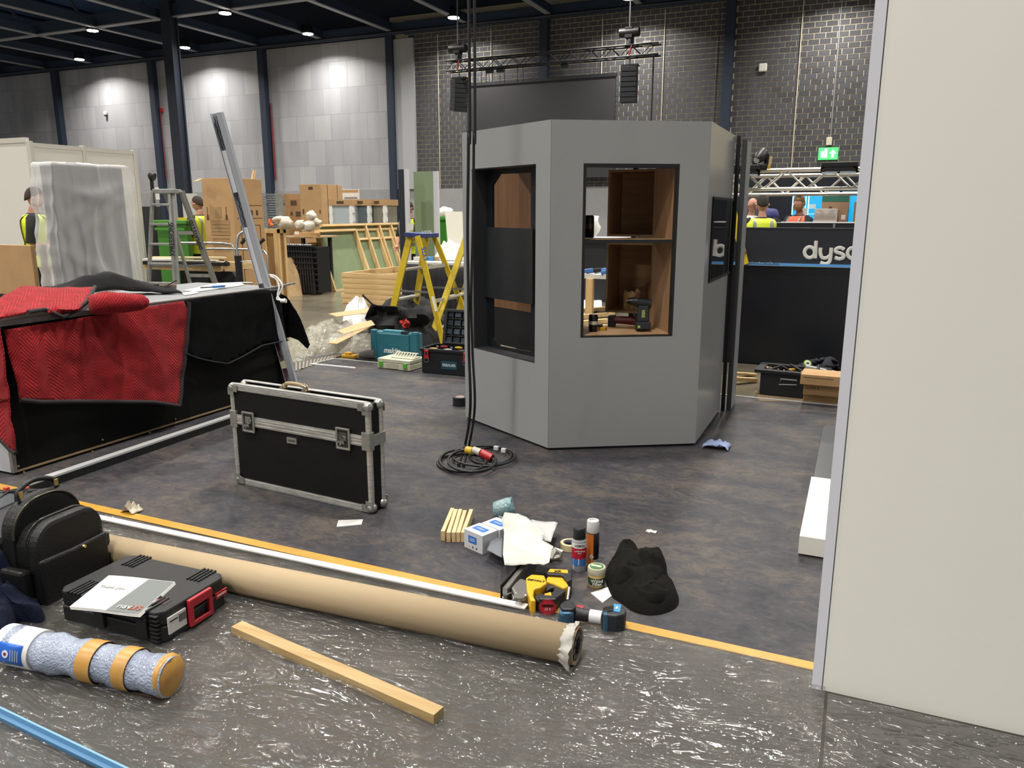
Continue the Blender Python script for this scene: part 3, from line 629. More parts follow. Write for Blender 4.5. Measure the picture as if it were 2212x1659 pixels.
LBM = mat('b9bec6', .3, .35)
MB(M_).b2(0.0, Lb, -wd, wd, -.03, -.024).o('channel_back', mat('9aa0aa', .35, .3), t)
MB(M_).b2(0.0, Lb, sgn * wd, sgn * (wd - .045), -.03, .03).o('channel_side', LBM, t, bevel=.002)
MB(M_).b2(0.0, Lb, -sgn * wd, -sgn * (wd - .004), -.03, .024).o('channel_lip', LBM, t)
for (a0, a1) in ((.28, .40), (.42, .62), (.74, .88)):
    MB(M_).b2(Lb * a0, Lb * a1, -sgn * .04, -sgn * .006, -.022, .012).o('diffuser', mat('d5d6dc', .5), t)
for k, (a0, a1, yy) in enumerate(((.62, .74, .02), (.46, .54, .012), (.86, .99, .03), (.86, .99, .012), (.05, .27, .03))):
    MB(M_).tube([(Lb * (a0 + (a1 - a0) * j / 12), -sgn * (yy + .006 * math.sin(j * 2.1)), .0) for j in range(13)], .004, 6).o('wire', mat('2a2830', .5) if k < 4 else mat('8c2430', .5), t)
MB(M_).b2(Lb * .1, Lb * .125, -sgn * (wd + .002), sgn * .0, -.032, .02).o('tape_wrap', mat('cfc9a8', .6), t)
pe = [PD(606, 598, 6.05), PD(612, 604, 6.0), PD(606, 625, 6.0), PD(600, 650, 6.0), PD(612, 648, 5.98)]
b = MB(); b.tube(spline([PD(582, 594, 6.02), PD(595, 597, 6.0), PD(608, 612, 5.98), PD(609, 625, 5.98), PD(598, 645, 5.98), PD(608, 648, 5.97), PD(616, 646, 5.97)]), .007, 8); b.tube(spline([PD(584, 597, 6.0), PD(597, 604, 6.0), PD(603, 620, 5.98), PD(600, 640, 5.98), PD(612, 652, 5.97)]), .007, 8); b.o('mains_lead', mat('dcdad4', .5), t, smooth=60)
MB().cyl(PD(607, 650, 5.97), PD(618, 650, 5.96), .016).o('plug', mat('dcdad4', .5), t, smooth=40)
# ================================================================ FOREGROUND
# white partition on the right
t = T('white_partition', 'tall plain white partition panel filling the right edge', 'partition', (1.2, 2.53, 0))
MB().b2(.012, 2.6, 2.50, 2.545, VZ, 2.7).o('panel', mat('f0eee6', .5, var=.01, vs=1.5), t)
MB().b2(-.022, .009, 2.497, 2.548, VZ, 2.7).o('edge_profile', mat('dcdde6', .4), t)
MB().b2(.008, .013, 2.505, 2.54, VZ, 2.7).o('shadow_gap', mat('55565a', .6), t)
t = T('low_podium', 'low podium with glossy white front and dark rear part beside the white partition', 'podium', (.2, 4.5, VZ))
MB().b2(-.14, .7, 3.56, 4.45, .012, .1).o('white_block', mat('d2d1c8', .25, bump=.5, bs=7), t, bevel=.002); MB().b2(-.13, .7, 4.46, 5.64, .012, .095).o('dark_block', mat('3b3d40', .35), t, bevel=.002)
MB().b2(-.12, .68, 3.6, 5.6, VZ, .012).o('base', BLACK, t)
# tapes and strips
YT = mat('b58a30', .4, var=.06, vs=12)
t = tag(MB().add([(-6, 2.66, VZ + .002), (-.02, 2.605, VZ + .002), (-.02, 2.655, VZ + .002), (-6, 2.725, VZ + .002)], [(0, 1, 2, 3)]).o('floor_tape', YT, solid=.002, off=1), 'yellow tape along the near edge of the dark stand floor', 'tape')
t = tag(MB().beam((-3.55, 2.53, .036), (-1.07, 2.562, .036), .038, .006).o('white_strip', mat('d6d4d2', .5)), 'long thin white plastic strip lying beside the cardboard tube', 'strip')
SILT = mat('c9cac9', .35, .4)
t = T('floor_trim', 'pale metal L-shaped edging at the far left corner of the stand floor', 'trim', (-5.0, 6.4, VZ))
MB().beam((-5.08, 6.39, VZ + .004), (-5.06, 6.74, VZ + .004), .03, .008).o('edging', SILT, t)
MB().beam((-5.06, 6.73, VZ + .004), (-4.2, 6.73, VZ + .004), .02, .008).o('edging', SILT, t)
MB().beam((-5.09, 6.38, VZ + .004), (-4.55, 6.385, VZ + .004), .03, .012).o('edging', mat('dfdfdf', .4), t)
tag(MB().beam((-1.2, 6.68, VZ + .004), (6, 6.72, VZ + .004), .02, .008).o('floor_trim', SILT), 'thin pale edging along the far side of the stand floor right of the booth', 'trim')
# plastic film
m = bpy.data.materials.new('film'); m.use_nodes = True; N, L, p = nodes(m); N.remove(p)
out_ = N['Material Output']; tr_ = N.new('ShaderNodeBsdfTransparent'); tr_.inputs[0].default_value = (.93, .93, .92, 1)
gl = N.new('ShaderNodeBsdfGlossy'); gl.inputs['Roughness'].default_value = .1; df = N.new('ShaderNodeBsdfDiffuse'); df.inputs[0].default_value = (.8, .8, .78, 1)
tc = N.new('ShaderNodeTexCoord'); mp = N.new('ShaderNodeMapping'); mp.inputs['Scale'].default_value = (1.6, 5, 1); mp.inputs['Rotation'].default_value = (0, 0, R(-8)); L.new(tc.outputs['Object'], mp.inputs[0])
n = N.new('ShaderNodeTexNoise'); n.inputs['Scale'].default_value = 2.6; n.inputs['Detail'].default_value = 2; n.inputs['Roughness'].default_value = .4; n.inputs['Distortion'].default_value = 1.4; L.new(mp.outputs[0], n.inputs[0])
def ridge(sc, det, pw, rot, st, dist):
    q = N.new('ShaderNodeMapping'); q.inputs['Scale'].default_value = st; q.inputs['Rotation'].default_value = (0, 0, R(rot)); L.new(tc.outputs['Object'], q.inputs[0])
    k = N.new('ShaderNodeTexNoise'); k.inputs['Scale'].default_value = sc; k.inputs['Detail'].default_value = det; k.inputs['Distortion'].default_value = dist; L.new(q.outputs[0], k.inputs[0])
    a1 = N.new('ShaderNodeMath'); a1.operation = 'MULTIPLY_ADD'; a1.inputs[1].default_value = 2; a1.inputs[2].default_value = -1; L.new(k.outputs['Fac'], a1.inputs[0])
    a2 = N.new('ShaderNodeMath'); a2.operation = 'ABSOLUTE'; L.new(a1.outputs[0], a2.inputs[0])
    a3 = N.new('ShaderNodeMath'); a3.operation = 'SUBTRACT'; a3.inputs[0].default_value = 1; L.new(a2.outputs[0], a3.inputs[1])
    a4 = N.new('ShaderNodeMath'); a4.operation = 'POWER'; a4.inputs[1].default_value = pw; L.new(a3.outputs[0], a4.inputs[0]); return a4
r1 = ridge(2.2, 3, 12, -10, (1, 3.2, 1), 1.2); r2 = ridge(5.5, 2, 9, 25, (1, 2.4, 1), 1.8); r3 = ridge(14, 2, 6, -30, (1, 1.8, 1), 1.0)
n3 = N.new('ShaderNodeTexNoise'); n3.inputs['Scale'].default_value = 1.5; n3.inputs['Detail'].default_value = 2; L.new(tc.outputs['Object'], n3.inputs[0])
mr = N.new('ShaderNodeMapRange'); mr.inputs[1].default_value = .45; mr.inputs[2].default_value = .6; mr.inputs[4].default_value = .5; L.new(n3.outputs['Fac'], mr.inputs[0])
s2_ = N.new('ShaderNodeMath'); s2_.operation = 'MULTIPLY_ADD'; s2_.inputs[1].default_value = .55; L.new(r2.outputs[0], s2_.inputs[0]); L.new(r1.outputs[0], s2_.inputs[2])
s3_ = N.new('ShaderNodeMath'); s3_.operation = 'MULTIPLY_ADD'; L.new(r3.outputs[0], s3_.inputs[0]); L.new(mr.outputs[0], s3_.inputs[1]); L.new(s2_.outputs[0], s3_.inputs[2])
sm = N.new('ShaderNodeMath'); sm.operation = 'MULTIPLY_ADD'; sm.inputs[1].default_value = .6; L.new(n.outputs['Fac'], sm.inputs[0]); L.new(s3_.outputs[0], sm.inputs[2])
bp = N.new('ShaderNodeBump'); bp.inputs['Strength'].default_value = 1; bp.inputs['Distance'].default_value = .024; L.new(sm.outputs[0], bp.inputs['Height'])
L.new(bp.outputs[0], gl.inputs['Normal'])
fr = N.new('ShaderNodeFresnel'); fr.inputs[0].default_value = 1.5; L.new(bp.outputs[0], fr.inputs['Normal'])
fm_ = N.new('ShaderNodeMath'); fm_.operation = 'MULTIPLY_ADD'; fm_.inputs[1].default_value = 1.6; fm_.inputs[2].default_value = .1; L.new(fr.outputs[0], fm_.inputs[0]); fm_.use_clamp = True
m1 = N.new('ShaderNodeMixShader'); m1.inputs[0].default_value = .045; L.new(tr_.outputs[0], m1.inputs[1]); L.new(df.outputs[0], m1.inputs[2])
mn = N.new('ShaderNodeMath'); mn.operation = 'MINIMUM'; mn.inputs[1].default_value = .22; L.new(fm_.outputs[0], mn.inputs[0])
m2 = N.new('ShaderNodeMixShader'); L.new(mn.outputs[0], m2.inputs[0]); L.new(m1.outputs[0], m2.inputs[1]); L.new(gl.outputs[0], m2.inputs[2]); L.new(m2.outputs[0], out_.inputs[0])
FILM = m
def film(u, v):
    x, y = -5.2 + 5.22 * u, .35 + 2.27 * v
    z = .006 + .011 * (1 + fb((x * 1.3 + y * .5, y * 4, 1), 1, 4)) + .03 * max(0, rg((x * .7 + .3 * y, y * 2.3 - x * .3, 7), 1, 3) - 1.35)
    e = min(1, (2.62 - y) / .06); z = .006 + (z - .006) * max(0, e)
    return Vector((x, y + .012 * math.sin(x * 5) * (1 - v), max(.005, z)))
tag(MB().grid(380, 170, film).o('plastic_sheet', FILM, smooth=180), 'crumpled clear plastic film covering the floor in front', 'plastic sheet')['kind'] = 'thing'
def film2(u, v):
    x, y = .03 + 1.5 * u, .4 + 2.08 * v
    return Vector((x, y, .005 + .004 * (1 + fb((x * 1.5, y * 2, 4), 1, 3)) + .03 * max(0, rg((x * .6, y * 1.2, 17), 1, 2) - 1.45)))
FILM2 = FILM.copy(); FILM2.node_tree.nodes['Bump'].inputs['Distance'].default_value = .012
tag(MB().grid(60, 70, film2).o('plastic_sheet', FILM2, smooth=180), 'smooth clear plastic film on the floor below the white partition', 'plastic sheet')
# cardboard tube
a_, b_ = G(240, 1189, .073) , G(1248, 1395, .073)
d_ = (b_ - a_).normalized(); a_ = a_ - d_ * .1
t = T('cardboard_tube', 'long brown cardboard tube lying across the plastic film', 'tube', (a_ + b_) / 2)
KR = mat('a99576', .8, var=.03, vs=4, bump=.05, bs=150, stretch=(1, 6, 6))
MB().tube([a_, b_], .067, 40, caps=False).o('tube_wall', KR, t, smooth=60, solid=.006, off=-1)
M_ = frame(b_, d_, Vector((0, 0, 1)))
b = MB(M_); b.tube([(-.03, 0, 0), (-.012, 0, 0)], .060, 30); b.o('inner_roll', BLACK, t, smooth=40)
b = MB(M_)
for k in range(9):
    a = k * .7 + .2; b.b2(-.012, .0, .04 * math.cos(a) - .008, .04 * math.cos(a) + .008, .04 * math.sin(a) - .012, .04 * math.sin(a) + .012)
b.o('ribbed_core', mat('4a4a4a', .5), t, kind='stuff')
b = MB(M_)
def rag(u, v):
    a = u * 2 * math.pi; r_ = .068 + .008 * v * (1 + fb((math.cos(a) * 2, math.sin(a) * 2, v), 1.5)) + (.022 * v if 1.2 < a < 2.4 else 0)
    return Vector((-.02 - .05 * (1 - v) * (.5 + .5 * fb((math.cos(a) * 2, math.sin(a) * 2, 5), 1)) + .018 * v * (1 + fb((a, v * 2, 3), 2)), r_ * math.cos(a), r_ * math.sin(a)))
b.grid(60, 8, rag).o('torn_wrap', mat('a9a6a0', .6), t, smooth=60, solid=.001)
# timber batten on the film
t = tag(MB().beam(G(512, 1356, .026), G(948, 1546, .026), .05, .034).o('timber_batten', wood('b39a6e', 'a38657', 0, .65, 1.2), bevel=.001), 'single pine batten lying on the plastic film', 'batten')
# blue strip
t = T('blue_strip', 'light blue plastic edge strip across the bottom left corner', 'strip', G(110, 1600, .02))
MB().beam(G(-90, 1500, .02), G(330, 1702, .02), .03, .016).o('strip', mat('41729a', .4), t, bevel=.003); MB().beam(G(-90, 1490, .03), G(330, 1692, .03), .006, .02).o('ridge', mat('6d9cc2', .35), t)
# five short timber offcuts
lum = [((952, 1171), (969, 1106)), ((964, 1174), (977, 1107)), ((975, 1174), (987, 1106)), ((985, 1174), (997, 1108)), ((995, 1174), (1010, 1108))]
labs = ['leftmost of the five short pine blocks, standing a little apart', 'second from the left of five short pine blocks', 'middle one of the five short pine blocks', 'fourth from the left of five short pine blocks', 'short pine block nearest the white boxes']
for k, ((x0, y0), (x1, y1)) in enumerate(lum):
    h = .05; p0, p1 = G(x0 + 5, y0 - 1), G(x1 + 5 + 3, y1 + 14)
    w_ = .019
    tag(MB().beam(p0 + Vector((0, 0, h / 2 + VZ)), p0 + (p1 - p0).normalized() * (.30 if k != 3 else .285) + Vector((0, 0, h / 2 + VZ)), w_, h).o('timber_block', wood('dcc298', 'cbab7a', 1, .6), bevel=.0008), labs[k], 'timber block', 'short pine blocks on the floor')
# LED boxes
def carton(pA, ang, w_, d_, h, lab, nm='carton', m=None, cat='box', group=None):
    M_ = rotz(pA, ang); t = T(nm, lab, cat, pA, group)
    MB(M_).b2(0, w_, 0, d_, 0, h).o('box_body', m or CARD, t, bevel=.0015); return t, M_
WB = mat('c6c8cd', .5); BLU = mat('2d6fc0', .45)
pA = G(1053, 1205); pL = G(1003, 1183); ang = math.atan2((pA - pL).y, (pA - pL).x)
for k, (org, lab) in enumerate(((pL, 'nearer white carton with blue labels beside the pine blocks'), (pL + Vector((math.cos(ang + 1.5), math.sin(ang + 1.5), 0)) * .105, 'rear white carton with blue label half under the papers'))):
    org = Vector((org.x, org.y, VZ)); t, M_ = carton(org, ang, .125, .1, .092, lab, 'light_bulb_carton', WB)
    if k: t.location.x += .0
    MB(M_).b2(.03, .085, -.001, .0005, .035, .07).o('label', BLU, t); MB(M_).b2(.02, .1, .03, .07, .0915, .0926).o('label', BLU, t)
    text('LED', .02, WHITE, M_ @ Matrix.Translation((.0575, -.0012, .052)) @ Matrix.Rotation(R(90), 4, 'X'), t, 'print')
    text('WIRED', .017, WHITE, M_ @ Matrix.Translation((.06, .05, .0932)), t, 'print')
    for j, c_ in enumerate(('c9b24a', '3a3c40', '3a3c40')): MB(M_).b2(.03 + j * .025, .038 + j * .025, -.0012, .0003, .012, .02).o('icon', mat(c_, .6), t)
    MB(M_).b2(-.001, .0005, .02, .08, .02, .06).o('label', BLU, t)
# foil-wrapped bundle
p_ = G(1086, 1122, 0) ; t = T('foil_bundle', 'clear-wrapped teal bundle behind the papers', 'bundle', Vector((p_.x, p_.y, VZ)))
M_ = frame(p_ + Vector((-.0, .02, .055)), _r + Vector((0, 0, .2)), Vector((0, 1, 0)))
b = MB(M_); b.tube([(-.055, 0, 0), (-.05, 0, 0), (-.02, 0, 0), (.02, 0, 0), (.045, 0, 0), (.052, 0, 0)], [.03, .042, .046, .05, .048, .03], 20)
b.v = [v + Vector((1, 1, 1)) * .006 * fb(v, 22) for v in b.v]; b.o('roll', mat('8fa5a8', .2, c2='4f7f83', vs=14, bump=.8, bs=60, coat=.6), t, smooth=60)
# papers
def paper(px, z, lab, c='e8e8e6', curl=.02, grp=None, nm='paper_sheet', step=10):
    cz = sum(q[1] for q in px) / len(px)
    def fn(x, y): 
        p = G(x, y, z); return p + Vector((0, 0, curl * (1 + fb((x / 45, y / 30, z * 50), 1))))
    ob = MB().sheet(px, step, fn).o(nm, mat(c, .7) if isinstance(c, str) else c, smooth=80, solid=.0012)
    return tag(ob, lab, 'paper', grp)
paper([(1052, 1190), (1078, 1118), (1090, 1122), (1084, 1208)], .05, 'dark printed sheet under the crumpled white papers', '6c7076', .008)
paper([(1148, 1128), (1205, 1135), (1190, 1174), (1168, 1172), (1150, 1160)], .06, 'white sheet sticking out behind the crumpled papers', 'bcbcbc', .012)
paper([(1090, 1108), (1120, 1118), (1155, 1138), (1175, 1158), (1172, 1180), (1196, 1186), (1186, 1222), (1140, 1226), (1090, 1228), (1086, 1205), (1089, 1160), (1084, 1128)], .085, 'large crumpled white paper sheet on top of the papers', mat('c6c6c3', .65, c2='b4b4aa', vs=6), .02)
paper([(1176, 1184), (1200, 1186), (1195, 1196), (1180, 1202)], .02, 'small printed sheet under the right side of the papers', '8d9196', .006)
b = MB(); b.tube([G(1188, 1206, .02), G(1200, 1186, .05), G(1213, 1192, .05), G(1212, 1202, .02), G(1190, 1207, .012)], .011, 4, flat=None); tag(b.o('tape_loop', mat('d9d6ca', .6), smooth=40), 'looped white tape tail right of the papers', 'tape')
tag(MB().prism(up([(727, 1138), (731, 1124), (784, 1122), (781, 1133)], .006), VZ, .007).o('paper_slip', PAPER), 'white paper slip on the floor in front of the flight case', 'paper')
p_ = G(1407, 1150); b = MB(); b.grid(8, 5, lambda u, v: p_ + Vector((.05 * (u - .5) + .01 * fb((u * 6, v * 5, 0)), .03 * (v - .5), .006 + .006 * fb((u * 7, v * 6, 2))))); tag(b.o('paper_scrap', PAPER, solid=.001), 'tiny torn white scrap on the dark floor right of the spray cans', 'paper')
p_ = G(1548, 968); b = MB(); b.grid(18, 12, lambda u, v: p_ + Vector((.17 * (u - .5), .13 * (v - .5), .01 + .035 * abs(fb((u * 4, v * 4, 2))) + .02 * math.sin(u * 3.1)))); tag(b.o('tissue', mat('8c9ac0', .8), smooth=60, solid=.001), 'crumpled blue paper tissue beside the booth corner', 'tissue')
p_ = G(285, 1108); b = MB(); b.grid(12, 8, lambda u, v: p_ + Vector((.09 * (u - .5), .07 * (v - .5), .012 + .05 * max(0, 1 - 2 * abs(u - .5)) * abs(fb((u * 5, v * 4, 8)) + .6)))); tag(b.o('tape_scrap', mat('b9b09c', .4), smooth=60, solid=.001), 'crumpled clear tape scrap on the yellow tape', 'tape')
# masking tape roll
def taperoll(p_, r, ri, h, c1, c2, lab, tilt=None):
    t = T('tape_roll', lab, 'tape roll', p_); b = MB()
    b.tube([p_ + Vector((0, 0, VZ * 0)), p_ + Vector((0, 0, h))], r, 28, caps=False); n_ = 28
    b.add([p_ + Vector((q * math.cos(2 * math.pi * k / n_), q * math.sin(2 * math.pi * k / n_), z)) for z in (0, h) for q in (ri, r) for k in range(n_)], [(j * 56 + k, j * 56 + (k + 1) % n_, j * 56 + 28 + (k + 1) % n_, j * 56 + 28 + k) for j in (0, 1) for k in range(n_)])
    b.o('tape', mat(c1, .5), t, smooth=40); MB().tube([p_, p_ + Vector((0, 0, h + .001))], ri, 28, caps=False).o('core', mat(c2, .6), t, smooth=40, solid=.003); return t
p_ = G(1231, 1186); taperoll(Vector((p_.x, p_.y, VZ)), .045, .03, .03, 'd2c39a', '4a4a50', 'cream masking tape roll behind the black-capped spray can')
p_ = G(994, 876); t = taperoll(Vector((p_.x, p_.y, VZ)), .06, .035, .07, '17181b', 'a58f86', 'black tape roll on the floor left of the booth')
# spray cans
p_ = G(1250, 1232); p_ = Vector((p_.x, p_.y, VZ)); t = T('spray_can', 'spray can with black cap and red, white and blue label', 'spray can', p_)
MB().lathe([(.030, 0), (.0325, .004), (.0325, .142), (.027, .154)], p_, 28).o('can_body', mat('c7c8ca', .3, .5), t, smooth=40)
for z0_, z1_, c_ in ((.112, .137, 'dedede'), (.062, .112, 'b01f34'), (.03, .062, '3d6fb0')): MB().lathe([(.0331, z0_), (.0331, z1_)], p_, 28).o('label_band', mat(c_, .4), t, smooth=40)
MB().prism([(-.03, .01), (-.004, .035), (.02, .06), (-.005, .065), (-.03, .06)], .0, .0336, lambda a, b_, c: p_ + _r * a * .9 + Vector((0, 0, b_)) - Vector((_f.x, _f.y, 0)).normalized() * (c if c == 0 else math.sqrt(max(0, .0336 ** 2 - (a * .9) ** 2)))).o('label_flash', mat('e0e2e6', .4), t)
MB().lathe([(.027, .150), (.0275, .152), (.0275, .192), (.024, .198), (.023, .199)], p_, 24).o('cap', mat('111214', .5), t, smooth=40)
MB().lathe([(.033, .137), (.028, .153)], p_, 28).o('shoulder', mat('17181a', .4), t, smooth=40)
FD = Vector((-_f.x, -_f.y, 0)).normalized()
def ltext(s, z, size, m, r=.034, **k): return text(s, size, m, frame(p_ + FD * r + Vector((0, 0, z)), _r, Vector((0, 0, 1))), t, **k)
ltext('WÜRTH', .125, .013, mat('1a1a1c', .5), bold=.02); ltext('RUBBER SPRAY', .1, .007, WHITE, bold=.02); ltext('MATT', .09, .007, WHITE, bold=.02)
p_ = G(1279, 1219); p_ = Vector((p_.x, p_.y, VZ)); t = T('spray_can', 'spray can with clear cap and orange and black label', 'spray can', p_)
MB().lathe([(.027, 0), (.029, .004), (.029, .15), (.024, .158)], p_, 28).o('can_body', mat('17181a', .35), t, smooth=40)
b = MB(); b.v = [p_ + (_r * math.sin(a) + FD * math.cos(a)) * .0296 + Vector((0, 0, z)) for z in (.008, .15) for a in [-1.5 + .17 * k for k in range(10)]]; b.f = [(k, k + 1, k + 11, k + 10) for k in range(9)]
b.o('orange_label', mat('c9702c', .45), t, smooth=60); MB().lathe([(.0292, .0), (.0292, .03)], p_, 28).o('base_band', mat('c9cacc', .3, .6), t, smooth=40)
MB().lathe([(.027, .152), (.0275, .155), (.0275, .2), (.025, .207), (.018, .207), (.018, .202)], p_, 28).o('cap', mat('d9d9d6', .25, alpha=.85), t, smooth=40)
text('!', .016, mat('202022', .5), frame(p_ + FD * .031 - _r * .006 + Vector((0, 0, .045)), _r, Vector((0, 0, 1))), t, 'warning_mark'); MB().prism([(-.018, .045), (-.007, .056), (.004, .045), (-.007, .034)], .0292, .0302, lambda a, b_, c: p_ + _r * a + FD * c + Vector((0, 0, b_))).o('warning_sticker', WHITE, t)
p_ = G(1288, 1266); p_ = Vector((p_.x, p_.y, VZ)); t = T('filler_pot', 'round wood filler pot with green label in front of the spray cans', 'pot', p_)
MB().lathe([(.032, 0), (.0345, .006), (.036, .055), (.035, .06)], p_, 26).o('pot', mat('c9ac6c', .4), t, smooth=40); MB().lathe([(.0352, .012), (.0362, .045)], p_, 26).o('label', mat('23402c', .45), t, smooth=40)
MB().lathe([(.037, .058), (.038, .06), (.038, .082), (.036, .086), (.034, .086)], p_, 26).o('lid', mat('b4b39c', .35), t, smooth=40); MB().lathe([(.029, .086), (.029, .0872)], p_, 26).o('lid_sticker', mat('3f6b3c', .5), t)
text('Wood', .019, WHITE, frame(p_ + FD * .0375 + Vector((-.002, 0, .036)), _r, Vector((0, 0, 1))), t, bold=.02); text('Filler', .019, WHITE, frame(p_ + FD * .0372 + Vector((-.002, 0, .021)), _r, Vector((0, 0, 1))), t, bold=.02)
MB().b2(p_.x - .024, p_.x + .02, p_.y - .006, p_.y + .008, p_.z + .087, p_.z + .0885).o('sticker_band', mat('d8d0b0', .5), t)
tag(MB().prism(up([(1276, 1281), (1315, 1268), (1328, 1282), (1302, 1302)], .006), VZ, .007).o('paper_scrap', mat('cfd0cd', .5, c2='e4e4e2', vs=30)), 'white printed scrap between the filler pot and the drill', 'paper')
# hoodie heap
pc = G(1388, 1292); t = T('hoodie', 'black hooded top in a heap right of the filler pot', 'clothing', Vector((pc.x, pc.y, VZ)))
HOUT = [(1312, 1222), (1330, 1205), (1345, 1198), (1375, 1200), (1400, 1196), (1428, 1208), (1436, 1232), (1452, 1262), (1466, 1290), (1462, 1312), (1435, 1326), (1402, 1330), (1368, 1322), (1345, 1306), (1322, 1290), (1312, 1268), (1306, 1245)]
HC = mat('100f0d', .95, bump=.3, bs=120, spec=.15)
def cloth_heap(name, outl, zmax, m, parent, seed, ct=None, fold=9, amp=.35, nr=14, base=VZ, pk=.9):
    P = [G(x, y, base) for x, y in outl]; c = ct or sum(P, Vector()) / len(P); n_ = len(P) * 5
    PP = spline(P + [P[0]], 5)[:-1]; b = MB(); V = [c + Vector((0, 0, zmax * (.8 + .2 * fb((seed, 1, 2)))))]
    for i in range(1, nr + 1):
        s = i / nr
        for k, q in enumerate(PP):
            r_ = s; z = zmax * max(0, 1 - s ** 2.4) ** pk
            pt = c.lerp(q, r_); f_ = rg((pt.x * fold, pt.y * fold * .8, seed), 1, 2) - 1.0
            z = z * (1 + amp * f_) + .012 * (1 - s) * f_ + .008 * fb(pt, 30); pt.z = base + max(.002 if s < 1 else 0, z)
            if i == nr: pt.z = base
            V.append(pt)
    m_ = len(PP); F_ = [(0, 1 + k, 1 + (k + 1) % m_) for k in range(m_)] + [(1 + i * m_ + k, 1 + (i + 1) * m_ + k, 1 + (i + 1) * m_ + (k + 1) % m_, 1 + i * m_ + (k + 1) % m_) for i in range(nr - 1) for k in range(m_)]
    return b.add(V, F_).o(name, m, parent, smooth=85)
cloth_heap('body', HOUT, .085, HC, t, 3.3, fold=5, amp=.3, pk=.6)
cloth_heap('hood', [(1318, 1222), (1335, 1192), (1352, 1182), (1375, 1186), (1380, 1208), (1350, 1222)], .07, HC, t, 7.7, fold=9, amp=.2, pk=.6)
cloth_heap('sleeve', [(1320, 1262), (1340, 1250), (1375, 1252), (1392, 1262), (1390, 1284), (1350, 1290), (1325, 1282)], .10, HC, t, 5.1, fold=9, amp=.2, pk=.5)
cloth_heap('sleeve', [(1370, 1225), (1420, 1220), (1440, 1245), (1438, 1275), (1410, 1290), (1385, 1262)], .12, HC, t, 6.1, fold=9, amp=.25, pk=.5)
cloth_heap('fold', [(1340, 1290), (1400, 1280), (1445, 1285), (1455, 1305), (1420, 1322), (1370, 1315)], .075, HC, t, 8.1, fold=9, amp=.25, pk=.5)
# jigsaw lying on its side
YD = mat('d9a61e', .4); BD = mat('17181a', .5); GM = mat('8e8c88', .35, .7)
pj = G(1150, 1290); t = T('jigsaw', 'yellow and black cordless jigsaw lying on its side on the yellow tape', 'power tool', Vector((pj.x, pj.y, VZ)))
def zp(b, px, zt, zb_=.012): return b.prism(up(px, zt), zb_, zt)
zp(MB(), [(1136, 1248), (1148, 1240), (1176, 1242), (1182, 1258), (1168, 1268), (1154, 1272), (1152, 1286), (1158, 1297), (1146, 1297), (1138, 1274)], .078).o('body', YD, t, bevel=.006)
zp(MB(), [(1112, 1258), (1124, 1248), (1138, 1252), (1150, 1270), (1140, 1286), (1122, 1288), (1110, 1280), (1104, 1268)], .066).o('gear_housing', GM, t, bevel=.008)
p1 = G(1122, 1290, .066); MB().cyl(p1, p1 + Vector((0, 0, .006)), .022, n=24).o('housing_disc', GM, t, smooth=40)
b = MB(); s0, s1 = G(1082, 1306), G(1128, 1250)
b.beam(s0 + Vector((0, 0, .045)), s1 + Vector((0, 0, .045)), .006, .085); b.o('shoe', BLACK, t, bevel=.002)
b = MB(); b.beam(s0 + Vector((.018, .0, .05)), s1 + Vector((.016, 0, .05)), .02, .05); b.o('shoe_bracket', GM, t)
MB().tube([G(1086, 1290, .05), G(1104, 1280, .055), G(1110, 1292, .04), G(1104, 1304, .02), G(1086, 1308, .02)], .0035, 8).o('wire_guard', CHROME, t, smooth=50)
zp(MB(), [(1176, 1262), (1186, 1252), (1198, 1250), (1204, 1258), (1222, 1264), (1222, 1276), (1206, 1288), (1192, 1296), (1176, 1300), (1160, 1296), (1152, 1288), (1164, 1280), (1180, 1283), (1194, 1277), (1198, 1268), (1190, 1270), (1180, 1276)], .062).o('handle', BD, t, bevel=.008)
zp(MB(), [(1180, 1250), (1184, 1243), (1215, 1243), (1224, 1250), (1228, 1266), (1218, 1270), (1196, 1260), (1182, 1256)], .07).o('battery_foot', YD, t, bevel=.005)
zp(MB(), [(1180, 1236), (1188, 1228), (1228, 1230), (1236, 1238), (1235, 1252), (1226, 1256), (1214, 1242), (1182, 1240)], .082).o('battery', BD, t, bevel=.005)
zp(MB(), [(1184, 1235), (1188, 1229), (1226, 1231), (1227, 1238)], .0835, .08).o('battery_label', YD, t)
text('XR', .022, BD, Matrix.Translation(G(1205, 1234, .085)) @ Matrix.Rotation(YAW, 4, 'Z'), t, 'print', bold=.03)
zp(MB(), [(1176, 1282), (1190, 1278), (1192, 1288), (1180, 1290)], .066).o('trigger', YD, t, bevel=.002)
text('DEWALT', .018, BD, Matrix.Translation(G(1158, 1254, .0795)) @ Matrix.Rotation(YAW - .3, 4, 'Z'), t, 'print', bold=.03)
# red tape measure
p_ = G(1182, 1328); t = T('tape_measure', 'red and black tape measure in front of the jigsaw', 'tape measure', Vector((p_.x, p_.y, VZ)))
M_ = frame(Vector((p_.x, p_.y, VZ + .036)), _r, Vector((0, 0, 1)))
MB(M_).cyl((0, 0, -.018), (0, 0, .018), .035, .034, 26).o('case', mat('a31e2c', .4), t, smooth=40); MB(M_).b2(-.033, .034, .0, .036, -.017, .017).o('top_shell', mat('1c1c1f', .5), t, bevel=.006)
MB(M_).cyl((0, 0, .018), (0, 0, .0195), .026, n=24).o('side_disc', mat('c02636', .4), t); MB(M_).b2(-.022, .022, .004, .014, .0195, .0203).o('label_slot', mat('2c1116', .4), t)
text('25 ft', .013, WHITE, M_ @ Matrix.Translation((0, -.006, .0206)), t, 'print', shear=.3)
